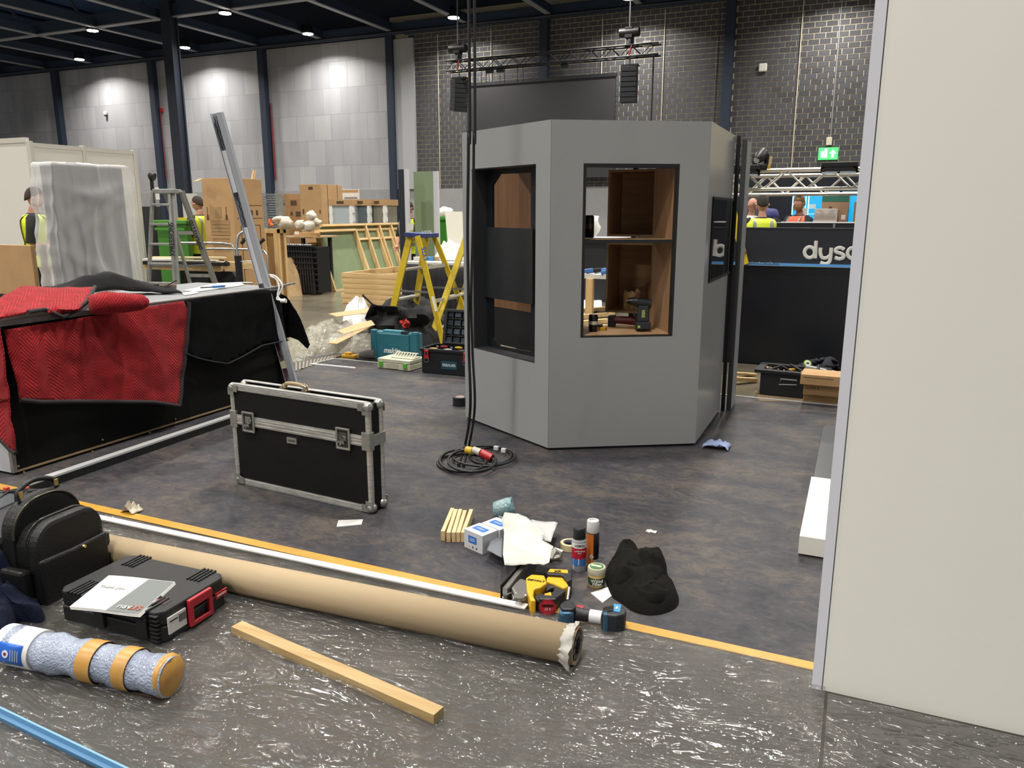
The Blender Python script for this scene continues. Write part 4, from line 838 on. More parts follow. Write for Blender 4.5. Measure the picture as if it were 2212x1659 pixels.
# blue and black multi-cutter
DB = mat('2c4f66', .5); p_ = G(1270, 1345); t = T('cordless_cutter', 'black and blue cordless tool with a white wrapped grip by the tube end', 'power tool', Vector((p_.x, p_.y, VZ)))
zp(MB(), [(1206, 1320), (1210, 1303), (1222, 1296), (1236, 1300), (1240, 1312), (1240, 1322), (1228, 1327), (1208, 1324)], .075).o('motor_housing', DB, t, bevel=.01)
zp(MB(), [(1209, 1306), (1220, 1296), (1238, 1298), (1244, 1310), (1238, 1316), (1214, 1316)], .085, .06).o('nose', BD, t, bevel=.006)
q0, q1 = G(1226, 1296, .08), G(1226, 1284, .085); MB().cyl(q0, q1 + Vector((0, .02, .02)), .005).o('spindle', CHROME, t, smooth=40)
b = MB()
for yy in (1314, 1321): zp(b, [(1216, yy), (1231, yy), (1232, yy + 4), (1216, yy + 4)], .078, .07)
b.o('grip_pad', mat('376d92', .5), t, bevel=.003)
g0, g1, g2, g3 = G(1240, 1326, .04), G(1274, 1330, .04), G(1300, 1334, .04), G(1306, 1335, .042)
MB().tube([g0, g0.lerp(g1, .5), g1], [.03, .024, .022], 18).o('handle', BD, t, smooth=50); MB().tube([g1, g2], .0245, 20).o('grip_wrap', mat('d9d9dc', .55), t, smooth=50)
zp(MB(), [(1244, 1306), (1262, 1308), (1260, 1314), (1246, 1314)], .058, .04).o('switch', mat('a02a34', .5), t, bevel=.002)
zp(MB(), [(1300, 1318), (1306, 1306), (1332, 1306), (1346, 1310), (1354, 1318), (1350, 1326), (1332, 1330), (1306, 1328), (1300, 1324)], .085).o('battery', mat('1b2127', .5), t, bevel=.008)
zp(MB(), [(1326, 1304), (1342, 1306), (1339, 1322), (1326, 1320)], .0875, .08).o('battery_label', mat('2e86b8', .45), t)
zp(MB(), [(1302, 1312), (1325, 1308), (1325, 1316), (1302, 1320)], .092, .084).o('belt_clip', CHROME, t, bevel=.002)
zp(MB(), [(1302, 1320), (1312, 1320), (1314, 1328), (1304, 1328)], .087, .01).o('battery_collar', DB, t, bevel=.003)
text('18V', .014, WHITE, Matrix.Translation(G(1333, 1313, .0885)) @ Matrix.Rotation(YAW + 1.3, 4, 'Z'), t, 'print', bold=.02)

# ---------------------------------------------------------------- left foreground
# tool case with the documents
FLc = Vector((-2.745, 1.80, .012)); ca = R(1); M_ = rotz(FLc, ca) 
# measured corner points give a slightly rotated box
c0, c1, c2 = G(128, 1338, .012), G(352, 1397, .012), G(470, 1296, .012)
ux = (c1 - c0); uy = (c2 - c1); ux = ux.normalized() * 1.0; M_ = frame(c0, ux, uy); W_, D_, H_ = (c1 - c0).length, (c2 - c1).dot(frame(c0, ux, uy).to_3x3() @ Vector((0, 1, 0))), .125
TB = mat('141516', .5, bump=.2, bs=200); TR = mat('a61d2a', .4)
t = T('tool_case', 'black plastic tool case with red handle lying flat by the backpack', 'tool case', c0)
b = MB(M_); r_ = .03; b.prism([(r_, 0), (W_ - r_, 0), (W_, r_), (W_, D_ - r_), (W_ - r_, D_), (r_, D_), (0, D_ - r_), (0, r_)], .004, H_ * .52); b.o('case_base', TB, t, bevel=.006)
b = MB(M_); b.prism([(r_, .003), (W_ - r_, .003), (W_ - .003, r_), (W_ - .003, D_ - r_), (W_ - r_, D_ - .003), (r_, D_ - .003), (.003, D_ - r_), (.003, r_)], H_ * .55, H_); b.o('case_lid', TB, t, bevel=.008)
MB(M_).prism([(r_, .01), (W_ - r_, .01), (W_ - .01, r_), (W_ - .01, D_ - r_), (W_ - r_, D_ - .01), (r_, D_ - .01), (.01, D_ - r_), (.01, r_)], H_ * .5, H_ * .56).o('seam', BLACK, t)
for x_ in (.06, W_ - .12):
    for k in range(4):
        MB(M_).b2(x_ + k * .018, x_ + k * .018 + .009, -.003, D_ * .3, H_ - .004, H_ + .006).o('lid_rib', TB, t, bevel=.002)
        MB(M_).b2(x_ + k * .018, x_ + k * .018 + .009, D_ * .72, D_ + .002, H_ - .004, H_ + .006).o('lid_rib', TB, t, bevel=.002)
for x_ in (.20, .41):
    l = MB(M_).b2(x_, x_ + .05, -.012, .004, .02, H_ - .01).o('latch', TB, t, bevel=.004); MB(M_).cyl((x_ - .004, -.01, H_ - .03), (x_ + .054, -.01, H_ - .03), .007).o('latch_pin', BLACK, l, smooth=40)
for k in range(7): MB(M_).b2(W_ - .05, W_ - .014, -.006, .01, .012 + k * .016, .019 + k * .016).o('corner_rib', TB, t, bevel=.002)
y0_, y1_ = D_ * .36, D_ * .70
ring(MB(M_), lambda u, z, w: (W_ + .016 + w, u, z), [(y0_, .012), (y1_, .012), (y1_, H_ - .004), (y0_, H_ - .004)], [(y0_ + .02, .03), (y1_ - .02, .03), (y1_ - .02, H_ - .04), (y0_ + .02, H_ - .04)], .016).o('handle', TR, t, bevel=.004)
MB(M_).b2(W_ - .002, W_ + .003, D_ * .09, D_ * .34, .03, H_ - .03).o('barcode_label', mat('d4d3d0', .5), t)
for k in range(9): MB(M_).b2(W_ + .003, W_ + .0036, D_ * .235 + k * .004, D_ * .235 + k * .004 + (.0015 if k % 2 else .0025), .055, .085).o('barcode_bar', BLACK, t)
MB(M_).b2(W_ + .003, W_ + .0036, D_ * .11, D_ * .22, .075, .08).o('print_line', BLACK, t)
MB(M_).b2(W_ - .002, W_ + .003, D_ * .78, D_ * .96, .05, .075).o('red_badge', TR, t)
MB(M_).b2(W_ + .003, W_ + .0036, D_ * .8, D_ * .94, .058, .066).o('badge_print', mat('d9b8b8', .5), t)
MB(M_).b2(W_ - .12, W_ - .04, .06, .1, H_, H_ + .0015).o('lid_sticker', mat('2a2526', .5), t)
text('RED', .022, TR, M_ @ Matrix.Translation((W_ - .085, .08, H_ + .0022)), t, 'print', bold=.02)
dz = H_ + .012 + .008
A_, B_, C2_, D2_ = G(150, 1311, dz), G(300, 1327, dz), G(378, 1256, dz), G(235, 1243, dz)
t = T('document', 'stapled white and grey printed document lying on the tool case', 'paper', A_)
quad = lambda u, v, z: (A_.lerp(B_, u)).lerp(D2_.lerp(C2_, u), v) + Vector((0, 0, z + .002 * math.sin(u * 5)))
for k in range(3): MB().grid(12, 4, lambda u, v: quad(u + .012 * k, v - .01 * k, -.003 * k)).o('page', PAPER, t, solid=.0015)
MB().add([quad(.53, .0, .0016) , quad(.99, .01, .0016), quad(.99, .98, .0016), quad(.62, .98, .0016)], [(0, 1, 2, 3)]).o('grey_block', mat('6f7474', .6), t, solid=.0006)
xm = (B_ - A_).normalized(); ym = (D2_ - A_)
text('nav', .042, WHITE, frame(quad(.73, .13, .006), xm, ym), t, 'print'); text('US', .042, mat('c05a44', .5), frame(quad(.88, .13, .006), xm, ym), t, 'print'); text('Thank you', .026, mat('a9a9ab', .6), frame(quad(.27, .62, .003), xm, ym), t, 'print')
for k in range(3): MB().add([quad(.7, .28 + .05 * k, .0024), quad(.9, .28 + .05 * k, .0024), quad(.9, .29 + .05 * k, .0024), quad(.7, .29 + .05 * k, .0024)], [(0, 1, 2, 3)]).o('print_line', mat('b4b4b4', .6), t)
# bubble-wrapped roll
a_, b_ = G(28, 1392, .078), G(372, 1462, .072); d_ = (b_ - a_).normalized()
t = T('wrapped_roll', 'bubble-wrapped roll with brown tape and a blue shipping label', 'roll', (a_ + b_) / 2); LL = (b_ - a_).length
BW = mat('aeb8cc', .2, c2='949db2', vs=9, bump=1, bs=130, coat=.5)
b = MB(); b.tube([a_ + d_ * LL * k / 40 for k in range(41)], [.064 + .004 * math.sin(k * .7) + .003 * fb((k * .3, 0, 0)) for k in range(41)], 30); b.v = [v + Vector((1, 1, 1)) * .0035 * fb(v, 30) for v in b.v]
b.o('bubble_wrap', BW, t, smooth=60)
MB().tube([a_ - d_ * .02, a_ + d_ * LL * .2], .068, 30).o('label_sleeve', mat('d9d6d4', .5), t, smooth=50)
nn = d_.cross(Vector((0, 0, 1))).normalized()
if nn.dot(_f) > 0: nn = -nn
b = MB(); P_ = []
for i in range(9):
    a = R(-22 + 62 * i / 8)
    for k in (0.01, .17): P_.append(a_ + d_ * (LL * k) + (nn * math.cos(a) + Vector((0, 0, 1)) * math.sin(a)) * .0695)
b.add(P_, [(2 * i, 2 * i + 1, 2 * i + 3, 2 * i + 2) for i in range(8)]); b.o('blue_label', mat('1f62c4', .4), t, smooth=60, solid=.001)
o2 = a_ + d_ * LL * .07 + (nn * math.cos(R(10)) + Vector((0, 0, 1)) * math.sin(R(10))) * .0705; nr_ = (nn * math.cos(R(10)) + Vector((0, 0, 1)) * math.sin(R(10)))
MB().cyl(o2, o2 + nr_ * .0015, .013, n=20).o('label_dot', mat('e6e0e4', .5), t); MB().cyl(o2, o2 + nr_ * .0022, .006, n=16).o('dot_centre', mat('6b2048', .5), t)
for k in range(4): q = o2 + d_ * (.022 + .01 * k); MB().beam(q - nr_.cross(d_) * .02, q + nr_.cross(d_) * .016, .0016, .003, nr_).o('print_line', WHITE, t)
BT = mat('b98b45', .35, var=.08, vs=20)
for (k0, k1) in ((.50, .59), (.72, .80)): MB().tube([a_ + d_ * LL * (k0 + (k1 - k0) * j / 4) for j in range(5)], [.0690 + .001 * (j % 2) for j in range(5)], 30, caps=False).o('tape_band', BT, t, smooth=60)
b = MB(); b.tube([a_ + d_ * LL * k for k in (.955, .97, .99, 1.0, 1.012)], [.0685, .07, .068, .06, .02], 24); b.v = [v + Vector((1, 1, 1)) * .004 * fb(v, 14) for v in b.v]; b.o('tape_end', BT, t, smooth=60)
b = MB(); P_ = []
for i in range(7):
    a = R(-70 + 22 * i / 6); P_ += [a_ + d_ * (LL * k) + (nn * math.cos(a) + Vector((0, 0, 1)) * math.sin(a)) * .0705 for k in (.78, 1.0)]
b.add(P_, [(2 * i, 2 * i + 1, 2 * i + 3, 2 * i + 2) for i in range(6)]); b.o('tape_strip', BT, t, smooth=60)
MB().beam(G(22, 1402, .015), G(92, 1425, .015), .03, .006).o('loose_flap', mat('8d8f8e', .4), t)
# navy cloth heap
pc = G(20, 1320); t = T('jacket', 'navy blue jacket in a heap at the left edge', 'clothing', Vector((pc.x, pc.y, VZ)))
NV = mat('10162a', .9, bump=.3, bs=120, spec=.2)
cloth_heap('body', [(-90, 1330), (-60, 1290), (20, 1275), (70, 1290), (98, 1330), (92, 1352), (45, 1352), (30, 1385), (0, 1408), (-60, 1420), (-110, 1400)], .13, NV, t, 11, fold=8, amp=.35, pk=.6)
cloth_heap('sleeve', [(-80, 1290), (-20, 1270), (50, 1280), (80, 1302), (60, 1325), (0, 1330), (-80, 1330)], .2, NV, t, 14, fold=12, amp=.3, pk=.6)
# large black bag
BG = mat('121416', .6, var=.2, vs=12); GP = mat('343a40', .55)
zt = .27; t = T('suitcase', 'black soft suitcase with grey panels and orange marks behind the backpack', 'bag', G(20, 1230))
pb = [tuple(G(x, y, zt)[:2]) for x, y in ((-70, 1085), (-5, 1058), (40, 1050), (112, 1052), (150, 1068), (60, 1125), (0, 1160), (-80, 1195))]
MB().prism(pb, .02, zt).o('body', BG, t, bevel=.03)
MB().prism([tuple(G(x, y, zt + .006)[:2]) for x, y in ((-60, 1092), (0, 1066), (50, 1056), (62, 1070), (0, 1098), (-70, 1130))], zt - .01, zt + .008).o('lid_panel', GP, t, bevel=.006)
MB().tube(spline([G(-20, 1095, zt), G(20, 1062, zt + .012), G(60, 1058, zt + .012), G(60, 1066, zt + .012)]), .006, 8).o('cord', BLACK, t, smooth=60)
MB().tube(spline([G(-20, 1072, zt), G(20, 1062, zt + .012), G(62, 1062, zt + .03), G(85, 1060, zt)]), .006, 8).o('cord', BLACK, t, smooth=60)
for (x, y) in ((56, 1057), (14, 1057)): q = G(x, y, zt + .01); MB().b2(q.x - .012, q.x + .012, q.y - .01, q.y + .01, q.z - .006, q.z + .012).o('orange_pull', mat('d64b3a', .5), t, bevel=.003)
text('lLl', .03, mat('d64b3a', .5), frame(G(30, 1094, zt + .004), _r + Vector((0, .3, 0)), Vector((-.3, 1, 0))), t, 'mark', bold=.03)
MB().beam(G(-60, 1180, zt * .8), G(62, 1112, zt * .9), .02, .03).o('piping', BLACK, t, bevel=.006)
# side pocket panel facing the camera
q = [tuple(PY(x, y, 1.99)[i] for i in (0, 2)) for x, y in ((-60, 1170), (60, 1110), (70, 1130), (30, 1165), (-60, 1190))]
for k in range(2): MB().beam(G(-60 + 10 * k, 1228 + 25 * k, .15 - .05 * k), G(52, 1172 + 22 * k, .2 - .06 * k), .02, .05).o('side_panel', GP, t, bevel=.008)
c_ = G(82, 1078, zt + .0); 
MB().tube([c_ + Vector((.055 * math.cos(a * .314), .045 * math.sin(a * .314), .025)) for a in range(20)], .008, 8, close=True).o('carry_ring', BLACK, t, smooth=60)
MB().lathe([(.055, 0), (.057, .025)], c_, 24).o('ring_collar', mat('1a1b1d', .5), t, smooth=60, solid=.006)
# backpack
LE = mat('0f1011', .42, bump=.35, bs=220, spec=.45)
B0, B1 = G(96, 1320, 0), G(238, 1244, 0)
xb = (B1 - B0).normalized(); WBk = (B1 - B0).length; M_ = frame(Vector((B0.x, B0.y, .012)), xb, Vector((0, 0, 1)))
if (M_.to_3x3() @ Vector((0, 0, 1))).dot(_f) > 0: pass
# local axes: x along the front, y up, z towards the viewer
t = T('backpack', 'black leather backpack with brass stud, standing open behind the tool case', 'backpack', Vector((B0.x, B0.y, .012)))
HB = .42
def arch(x0, x1, y0, y1, r_, n=8):
    P = [(x0, y0), (x1, y0)]
    for k in range(n + 1): a = math.pi / 2 * k / n; P.append((x1 - r_ + r_ * math.cos(a), y1 - r_ + r_ * math.sin(a)))
    for k in range(n + 1): a = math.pi / 2 + math.pi / 2 * k / n; P.append((x0 + r_ + r_ * math.cos(a), y1 - r_ + r_ * math.sin(a)))
    return P
MB(M_).prism(arch(0, WBk, 0, HB * .80, .10), -.055, 0).o('front_panel', LE, t, bevel=.018)
MB(M_).prism(arch(.0, WBk, 0, HB * .98, .14), -.19, -.12).o('rear_panel', LE, t, bevel=.02)
MB(M_).prism(arch(.012, WBk - .012, 0, HB * .74, .09), -.14, -.04).o('gusset', LE, t, bevel=.01)
b = MB(M_); b.tube([(q[0], q[1], -.058) for q in arch(.002, WBk - .002, HB * .35, HB * .80, .10)[1:]] , .005, 6); b.o('zip_edge', mat('2c2a26', .3, .4), t, smooth=60)
b = MB(M_); b.tube([(q[0], q[1], -.118) for q in arch(.004, WBk - .004, HB * .45, HB * .97, .14)[1:]], .005, 6); b.o('zip_edge', mat('4a463a', .3, .6), t, smooth=60)
MB(M_).prism([(.004, .005), (WBk - .004, .005), (WBk - .002, HB * .47), (WBk * .5, HB * .455), (.002, HB * .47)], -.01, .016).o('front_pocket', LE, t, bevel=.01)
MB(M_).cyl((WBk * .62, HB * .43, .016), (WBk * .62, HB * .43, .023), .009, .006, 16).o('brass_stud', mat('d8c274', .2, 1), t, smooth=40)
for s_, x_ in ((-1, 0.0), (1, WBk)):
    MB(M_).prism([(x_ - .0, .02), (x_ + s_ * .05, .02), (x_ + s_ * .055, .17), (x_ + s_ * .0, .16)] if s_ > 0 else [(x_ + s_ * .05, .02), (x_, .02), (x_, .16), (x_ + s_ * .055, .17)], -.15, -.03).o('side_pocket', LE, t, bevel=.014)
h0, h1 = (WBk * .22, HB * .955, -.155), (WBk * .78, HB * .955, -.155)
b = MB(M_); b.tube(spline([h0, (WBk * .27, HB * 1.05, -.16), (WBk * .5, HB * 1.10, -.165), (WBk * .73, HB * 1.05, -.16), h1], 6), .011, 8); hd = b.o('top_handle', LE, t, smooth=60)
for x_ in (.25, .75): MB(M_).b2(WBk * x_ - .009, WBk * x_ + .009, HB * .98, HB * 1.05, -.148, -.14).o('buckle', mat('c8b470', .2, 1), hd, bevel=.002)
b = MB(M_); b.beam((WBk + .03, HB * .38, -.12), (WBk + .12, HB * .42, -.16), .03, .012); b.o('strap', BLACK, t, bevel=.003)
b = MB(M_); b.beam((WBk + .03, .02, -.08), (WBk + .02, HB * .38, -.10), .05, .04); b.o('strap', LE, t, bevel=.01)
# ================================================================ BACKGROUND, LEFT HALF
def gb(xc, xl, xr, yt, Z, z0, name, lab, m, cat='box', group=None, part='box_body', bev=.004, z1=None):
    """grid-aligned box: front edge seen at pixel column xc, faces running to xl and xr"""
    c = PD(xc, yt, Z); x0 = PY(xl, yt, c.y).x; y1 = min(PX(xr, yt, c.x).y, c.y + 2.5)
    if z1 is None: z1 = c.z
    t = T(name, lab, cat, (c.x, c.y, z0), group)
    MB().b2(x0, c.x, c.y, y1, z0, z1).o(part, m, t, bevel=bev)
    return t, (x0, c.x, c.y, y1, z0, z1)
def flat(t, name, m, x0, x1, y, z0, z1, th=.003): return MB().b2(x0, x1, y - th, y + .001, z0, z1).o(name, m, t)
def flatx(t, name, m, x, y0, y1, z0, z1, th=.003): return MB().b2(x - .001, x + th, y0, y1, z0, z1).o(name, m, t)
INK = mat('4a3a2a', .8); TAPE = mat('a58a62', .4)
# exhibition shell partition
SH = mat('cfcdc6', .55); SHP = mat('c4c2ba', .4, .1)
t = T('shell_partition', 'off-white exhibition partition wall behind the plastic-covered cabinet', 'partition', (-10.86, 8.6, 0))
ys = [7.72, PX(178, 316, -10.86).y, 9.47]
for k in range(2): MB().b2(-10.88, -10.84, ys[k] + .03, ys[k + 1] - .03, .03, 2.46).o('panel', SH, t)
for y_ in ys: MB().b2(-10.9, -10.82, y_ - .025, y_ + .025, 0, 2.52).o('post', SHP, t)
for k in range(2): MB().b2(-10.885, -10.835, ys[k], ys[k + 1], 2.44, 2.5).o('top_rail', SHP, t)
MB().b2(-13.8, -10.9, 7.70, 7.74, .03, 2.5).o('panel', SH, t); MB().b2(-13.8, -10.9, 7.69, 7.75, 2.5, 2.57).o('top_rail', SHP, t)
# plastic-covered cabinet
DZ = 2.06; A0 = G(112, 348, DZ); xd0 = PY(68, 352, A0.y).x; yd1 = PX(273, 352, A0.x).y
yd1 = min(yd1, A0.y + 1.3)
t = T('covered_cabinet', 'tall cabinet wrapped in translucent white dust sheeting behind the red blankets', 'cabinet', (A0.x, A0.y, 0))
MB().b2(xd0 + .05, A0.x - .03, A0.y + .05, yd1 - .05, .08, DZ - .03).o('cabinet_body', mat('505257', .6), t)
m = bpy.data.materials.new('dust_sheet'); m.use_nodes = True; N, L, p = nodes(m); p.inputs['Base Color'].default_value = (.82, .82, .83, 1); p.inputs['Roughness'].default_value = .5; lw = N.new('ShaderNodeLayerWeight'); lw.inputs[0].default_value = .35; ma = N.new('ShaderNodeMath'); ma.operation = 'MULTIPLY_ADD'; ma.inputs[1].default_value = .6; ma.inputs[2].default_value = .2; ma.use_clamp = True; L.new(lw.outputs['Facing'], ma.inputs[0]); L.new(ma.outputs[0], p.inputs['Alpha'])
SHEET = m
def drape(nu, nv, x0, x1, y0, y1, zt, flare):
    per = [(x1, y1), (x1, y0), (x0, y0), (x0, y1), (x1, y1)]; ln = [0]
    for k in range(4): ln.append(ln[-1] + math.dist(per[k], per[k + 1]))
    def at(s):
        s *= ln[-1]
        for k in range(4):
            if s <= ln[k + 1] + 1e-9: f_ = (s - ln[k]) / (ln[k + 1] - ln[k]); return per[k][0] + (per[k + 1][0] - per[k][0]) * f_, per[k][1] + (per[k + 1][1] - per[k][1]) * f_
    cx, cy = (x0 + x1) / 2, (y0 + y1) / 2
    def fn(u, v):
        x, y = at(u); 
        if v < .12: k = v / .12; return Vector((cx + (x - cx) * k, cy + (y - cy) * k, zt + .012 * fb((x * 3 * k, y * 3 * k, 0))))
        h = (v - .12) / .88; dx, dy = x - cx, y - cy; l = math.hypot(dx, dy)
        f_ = .012 + flare * h + (.03 + .05 * h) * (max(0, rg((x * 2.2, y * 2.2, h * 1.1), 1.3, 2) - 1.0)) + .02 * math.sin(u * 90 + h * 3 + 4 * fb((u * 5, h, 0))) * h
        f_ += sum(.6 * a_ * math.exp(-((h - h0 - (y - y0) * sl + .03 * fb((y * 3, h * 2, h0))) * wd_) ** 2) for a_, h0, sl, wd_ in ((.05, .50, -.42, 22), (.045, .34, -.30, 26), (.035, .12, .12, 30), (.05, .42, .38, 24), (.03, .62, .32, 30), (.035, .2, -.1, 34)))
        return Vector((x + dx / l * f_, y + dy / l * f_, zt * (1 - h) + .01))
    return fn
MB().grid(220, 60, drape(0, 0, xd0, A0.x, A0.y, yd1, DZ, .05)).o('dust_sheet', SHEET, t, smooth=80)
# cardboard box on black crates, left edge
t, q = gb(66, -60, 76, 536, 8.6, .62, 'cardboard_box', 'brown cardboard box on black crates at the left edge', CARD, z1=1.18)
flatx(t, 'tape_strip', TAPE, q[1], q[2] + .1, q[2] + .2, q[4], q[5])
zc = .62
for k, lab in enumerate(('upper black plastic crate under the box at the left edge', 'lower black plastic crate under the box at the left edge')):
    t = T('plastic_crate', lab, 'crate', (q[1], q[2], zc - .3 * (k + 1)))
    z_ = zc - .3 * (k + 1)
    MB().b2(q[0], q[1] + .06, q[2], q[3], z_ + .01, z_ + .27).o('crate_body', BLACK, t)
    for j in range(3): MB().b2(q[0], q[1] + .065, q[2] - .02, q[2] + .0, z_ + .03 + j * .09, z_ + .05 + j * .09).o('rib', SATIN, t)
    MB().b2(q[0], q[1] + .08, q[2] - .03, q[3] + .02, z_ + .265, z_ + .295).o('rim', SATIN, t)
# stepladders -------------------------------------------------------
def stepladder(name, lab, tops, feet, m, capm, steps, rw, rd, stepm, cap=None, group=None):
    """tops and feet: front near, front far, rear near, rear far (front rails carry the steps)"""
    t = T(name, lab, 'ladder', (feet[0].x, feet[0].y, 0), group)
    ax = (tops[1] - tops[0]).normalized()
    for k in range(4): MB().beam(feet[k], tops[k], rw if k < 2 else rw * .8, rd, ax).o('rail' if k < 2 else 'rear_rail', m, t, bevel=.002)
    for k in range(4): MB().beam(feet[k] , feet[k] + (tops[k] - feet[k]) * .025, rw * 1.3, rd * 1.3, ax).o('foot', BLACK, t)
    for s in steps:
        a, b_ = feet[0].lerp(tops[0], s), feet[1].lerp(tops[1], s)
        MB().beam(a, b_, .075, .025, (0, 0, 1)).o('step', stepm, t, bevel=.003)
    for s in (.12, .42, .72): MB().beam(feet[2].lerp(tops[2], s), feet[3].lerp(tops[3], s), .012, .04, (0, 0, 1)).o('rear_brace', stepm, t)
    for k in (0, 1): MB().beam(feet[k].lerp(tops[k], .5), feet[k + 2].lerp(tops[k + 2], .5), .008, .022, (0, 0, 1)).o('spreader', ALUD, t)
    cc = sum(tops, Vector()) / 4
    ex = (tops[1] - tops[0]); fy = (tops[2] - tops[0]); fy = fy.normalized() * (fy.length + .07); ex = ex.normalized() * (ex.length + .05)
    M_ = frame(cc, ex, fy); MB(M_).b2(-ex.length / 2, ex.length / 2, -fy.length / 2, fy.length / 2, -.03, .02).o('top_cap', capm, t, bevel=.006)
    return t
AL = mat('9c9c98', .45, .45, var=.08, vs=10)
Za = 9.3
tp = [PD(330, 412, Za), PD(367, 412, Za)]; bk_v = Vector((.09, .12, 0)).normalized()
bk_v = (_r * .45 + Vector((_f.x, _f.y, 0)).normalized() * .8).normalized()
tp += [tp[0] + bk_v * .16, tp[1] + bk_v * .16]
ft = [G(316, 736), G(384, 738)]; ft += [ft[0] + bk_v * .85, ft[1] + bk_v * .85]
t = stepladder('aluminium_stepladder', 'aluminium stepladder with stencilled black lettering behind the counter', tp, ft, AL, AL, [.13, .26, .39, .52, .65, .78, .91], .055, .03, mat('a5a5a0', .5, .3))
rd_ = (tp[1] - ft[1]).normalized(); c_ = ft[1].lerp(tp[1], .68) - Vector((_f.x, _f.y, 0)).normalized() * .022
MB().beam(ft[1].lerp(tp[1], .3) + _r * .02, tp[1] + _r * .02 - Vector((0, 0, .01)), .006, .075, _r).o('rail_web', AL, t)
fr_ = frame(c_ + _r * .0, rd_, -_r); fr_.translation = c_ - _f * .02 + _r * .01
text('XPRESSIONS', .085, BLACK, fr_, t, bold=.02, sx=.85)
rd2 = (tp[3] - ft[3]).normalized(); c_ = ft[3].lerp(tp[3], .70); fr_ = frame(c_ - _f * .05, rd2, -_r)
MB().beam(ft[3].lerp(tp[3], .3), tp[3], .075, .006, _f).o('rail_web', AL, t)
text('DISPLAYS LTD', .07, BLACK, fr_, t, bold=.02, sx=.85)
YL = mat('c2a81c', .5, var=.08, vs=14); BC = mat('24356e', .5, var=.25, vs=20)
def V4(l): return [PD(*q) for q in l]
def F4(l): return [G(*q) for q in l]
t = stepladder('yellow_stepladder', 'yellow stepladder with blue top cap left of the booth', V4([(886, 508, 9.0), (921, 507, 9.45), (902, 510, 8.9), (937, 508, 9.35)]), F4([(831, 745), (888, 730), (960, 752), (1027, 733)]), YL, BC, [.15, .42, .69], .075, .03, mat('b0aca0', .5, .2))
fr_ = frame(PD(918, 548, 8.86), (PD(903, 511, 8.9) - PD(935, 640, 8.9)), -_r); text('LYTE', .07, mat('24459a', .5), fr_, t, bold=.03)
text('LYTE', .05, WHITE, frame(PD(922, 502, 8.93), _r, Vector((0, 0, 1))), t, bold=.03)
MB().beam(PD(934, 640, 8.85), PD(942, 672, 8.85), .03, .004, _f).o('warning_label', mat('c9c9c2', .5), t)
t = stepladder('yellow_stepladder', 'second yellow stepladder half hidden by the booth left edge', V4([(1012, 500, 9.3), (1040, 500, 9.7), (1030, 503, 9.2), (1060, 501, 9.6)]), F4([(925, 748), (975, 731), (1045, 752), (1105, 735)]), YL, BC, [.15, .42, .69], .075, .03, mat('c9c6ba', .5, .2))
# black panel and tripod lamp, far left
t, q = gb(345, 303, 347, 446, 13, 0, 'black_flat', 'black wall flat left of the aluminium stepladder', mat('14171b', .7), 'flat')
p_ = PD(328, 398, 13); t = T('tripod_lamp', 'black lamp head on a stand above the black flat', 'lamp', (p_.x, p_.y, q[5]))
MB().cyl((p_.x, p_.y, q[5]), (p_.x, p_.y, p_.z + .05), .03).o('stem', BLACK, t, smooth=40)
MB().tube([PD(321, 382, 13), PD(326, 380, 13), PD(333, 383, 13)], [.03, .09, .07], 14).o('lamp_head', SATIN, t, smooth=50)
MB().beam(PD(336, 418, 12.95), PD(344, 418, 12.95), .01, .2).o('white_label', PAPER, t)
tag(MB().b2(*(lambda a, b_: (a.x, b_.x, a.y, a.y + .05, 0, a.z))(PD(392, 418, 14), PD(436, 418, 14))).o('white_board', mat('b9b8b2', .6)), 'plain pale board standing behind the green wheeled bin', 'board')
# green bin
t, q = gb(402, 338, 412, 484, 12.6, .05, 'wheeled_bin', 'green wheeled bin behind the aluminium stepladder', mat('3f7a2c', .45), 'bin', part='bin_body')
MB().b2(q[0] - .04, q[1] + .04, q[2] - .04, q[3] + .03, q[5], q[5] + .06).o('lid', mat('4a8a34', .4), t, bevel=.01); MB().b2(q[0], q[1], q[2] - .05, q[2] - .03, q[5] - .1, q[5] - .06).o('rim', mat('4a8a34', .4), t)
for s in (0, 1): MB().cyl((q[0] + .05 if s else q[1] - .05, q[3], .1), (q[0] + .1 if s else q[1] - .1, q[3], .1), .1).o('wheel', BLACK, t)
tag(MB().b2(*(lambda a, b_: (a.x, b_.x, a.y, a.y + .3, a.z - .08, a.z))(PD(384, 470, 13.4), PD(424, 472, 13.4))).o('yellow_tray', mat('d2c52a', .5)), 'yellow lid showing above the green wheeled bin', 'lid')['kind'] = 'thing'
tag(MB().b2(*(lambda a, b_: (a.x, b_.x, a.y + .02, a.y + .3, 0, a.z - .085))(PD(384, 470, 13.4), PD(424, 472, 13.4))).o('storage_bin', mat('b8b9b5', .5)), 'pale bin below the yellow lid', 'bin')
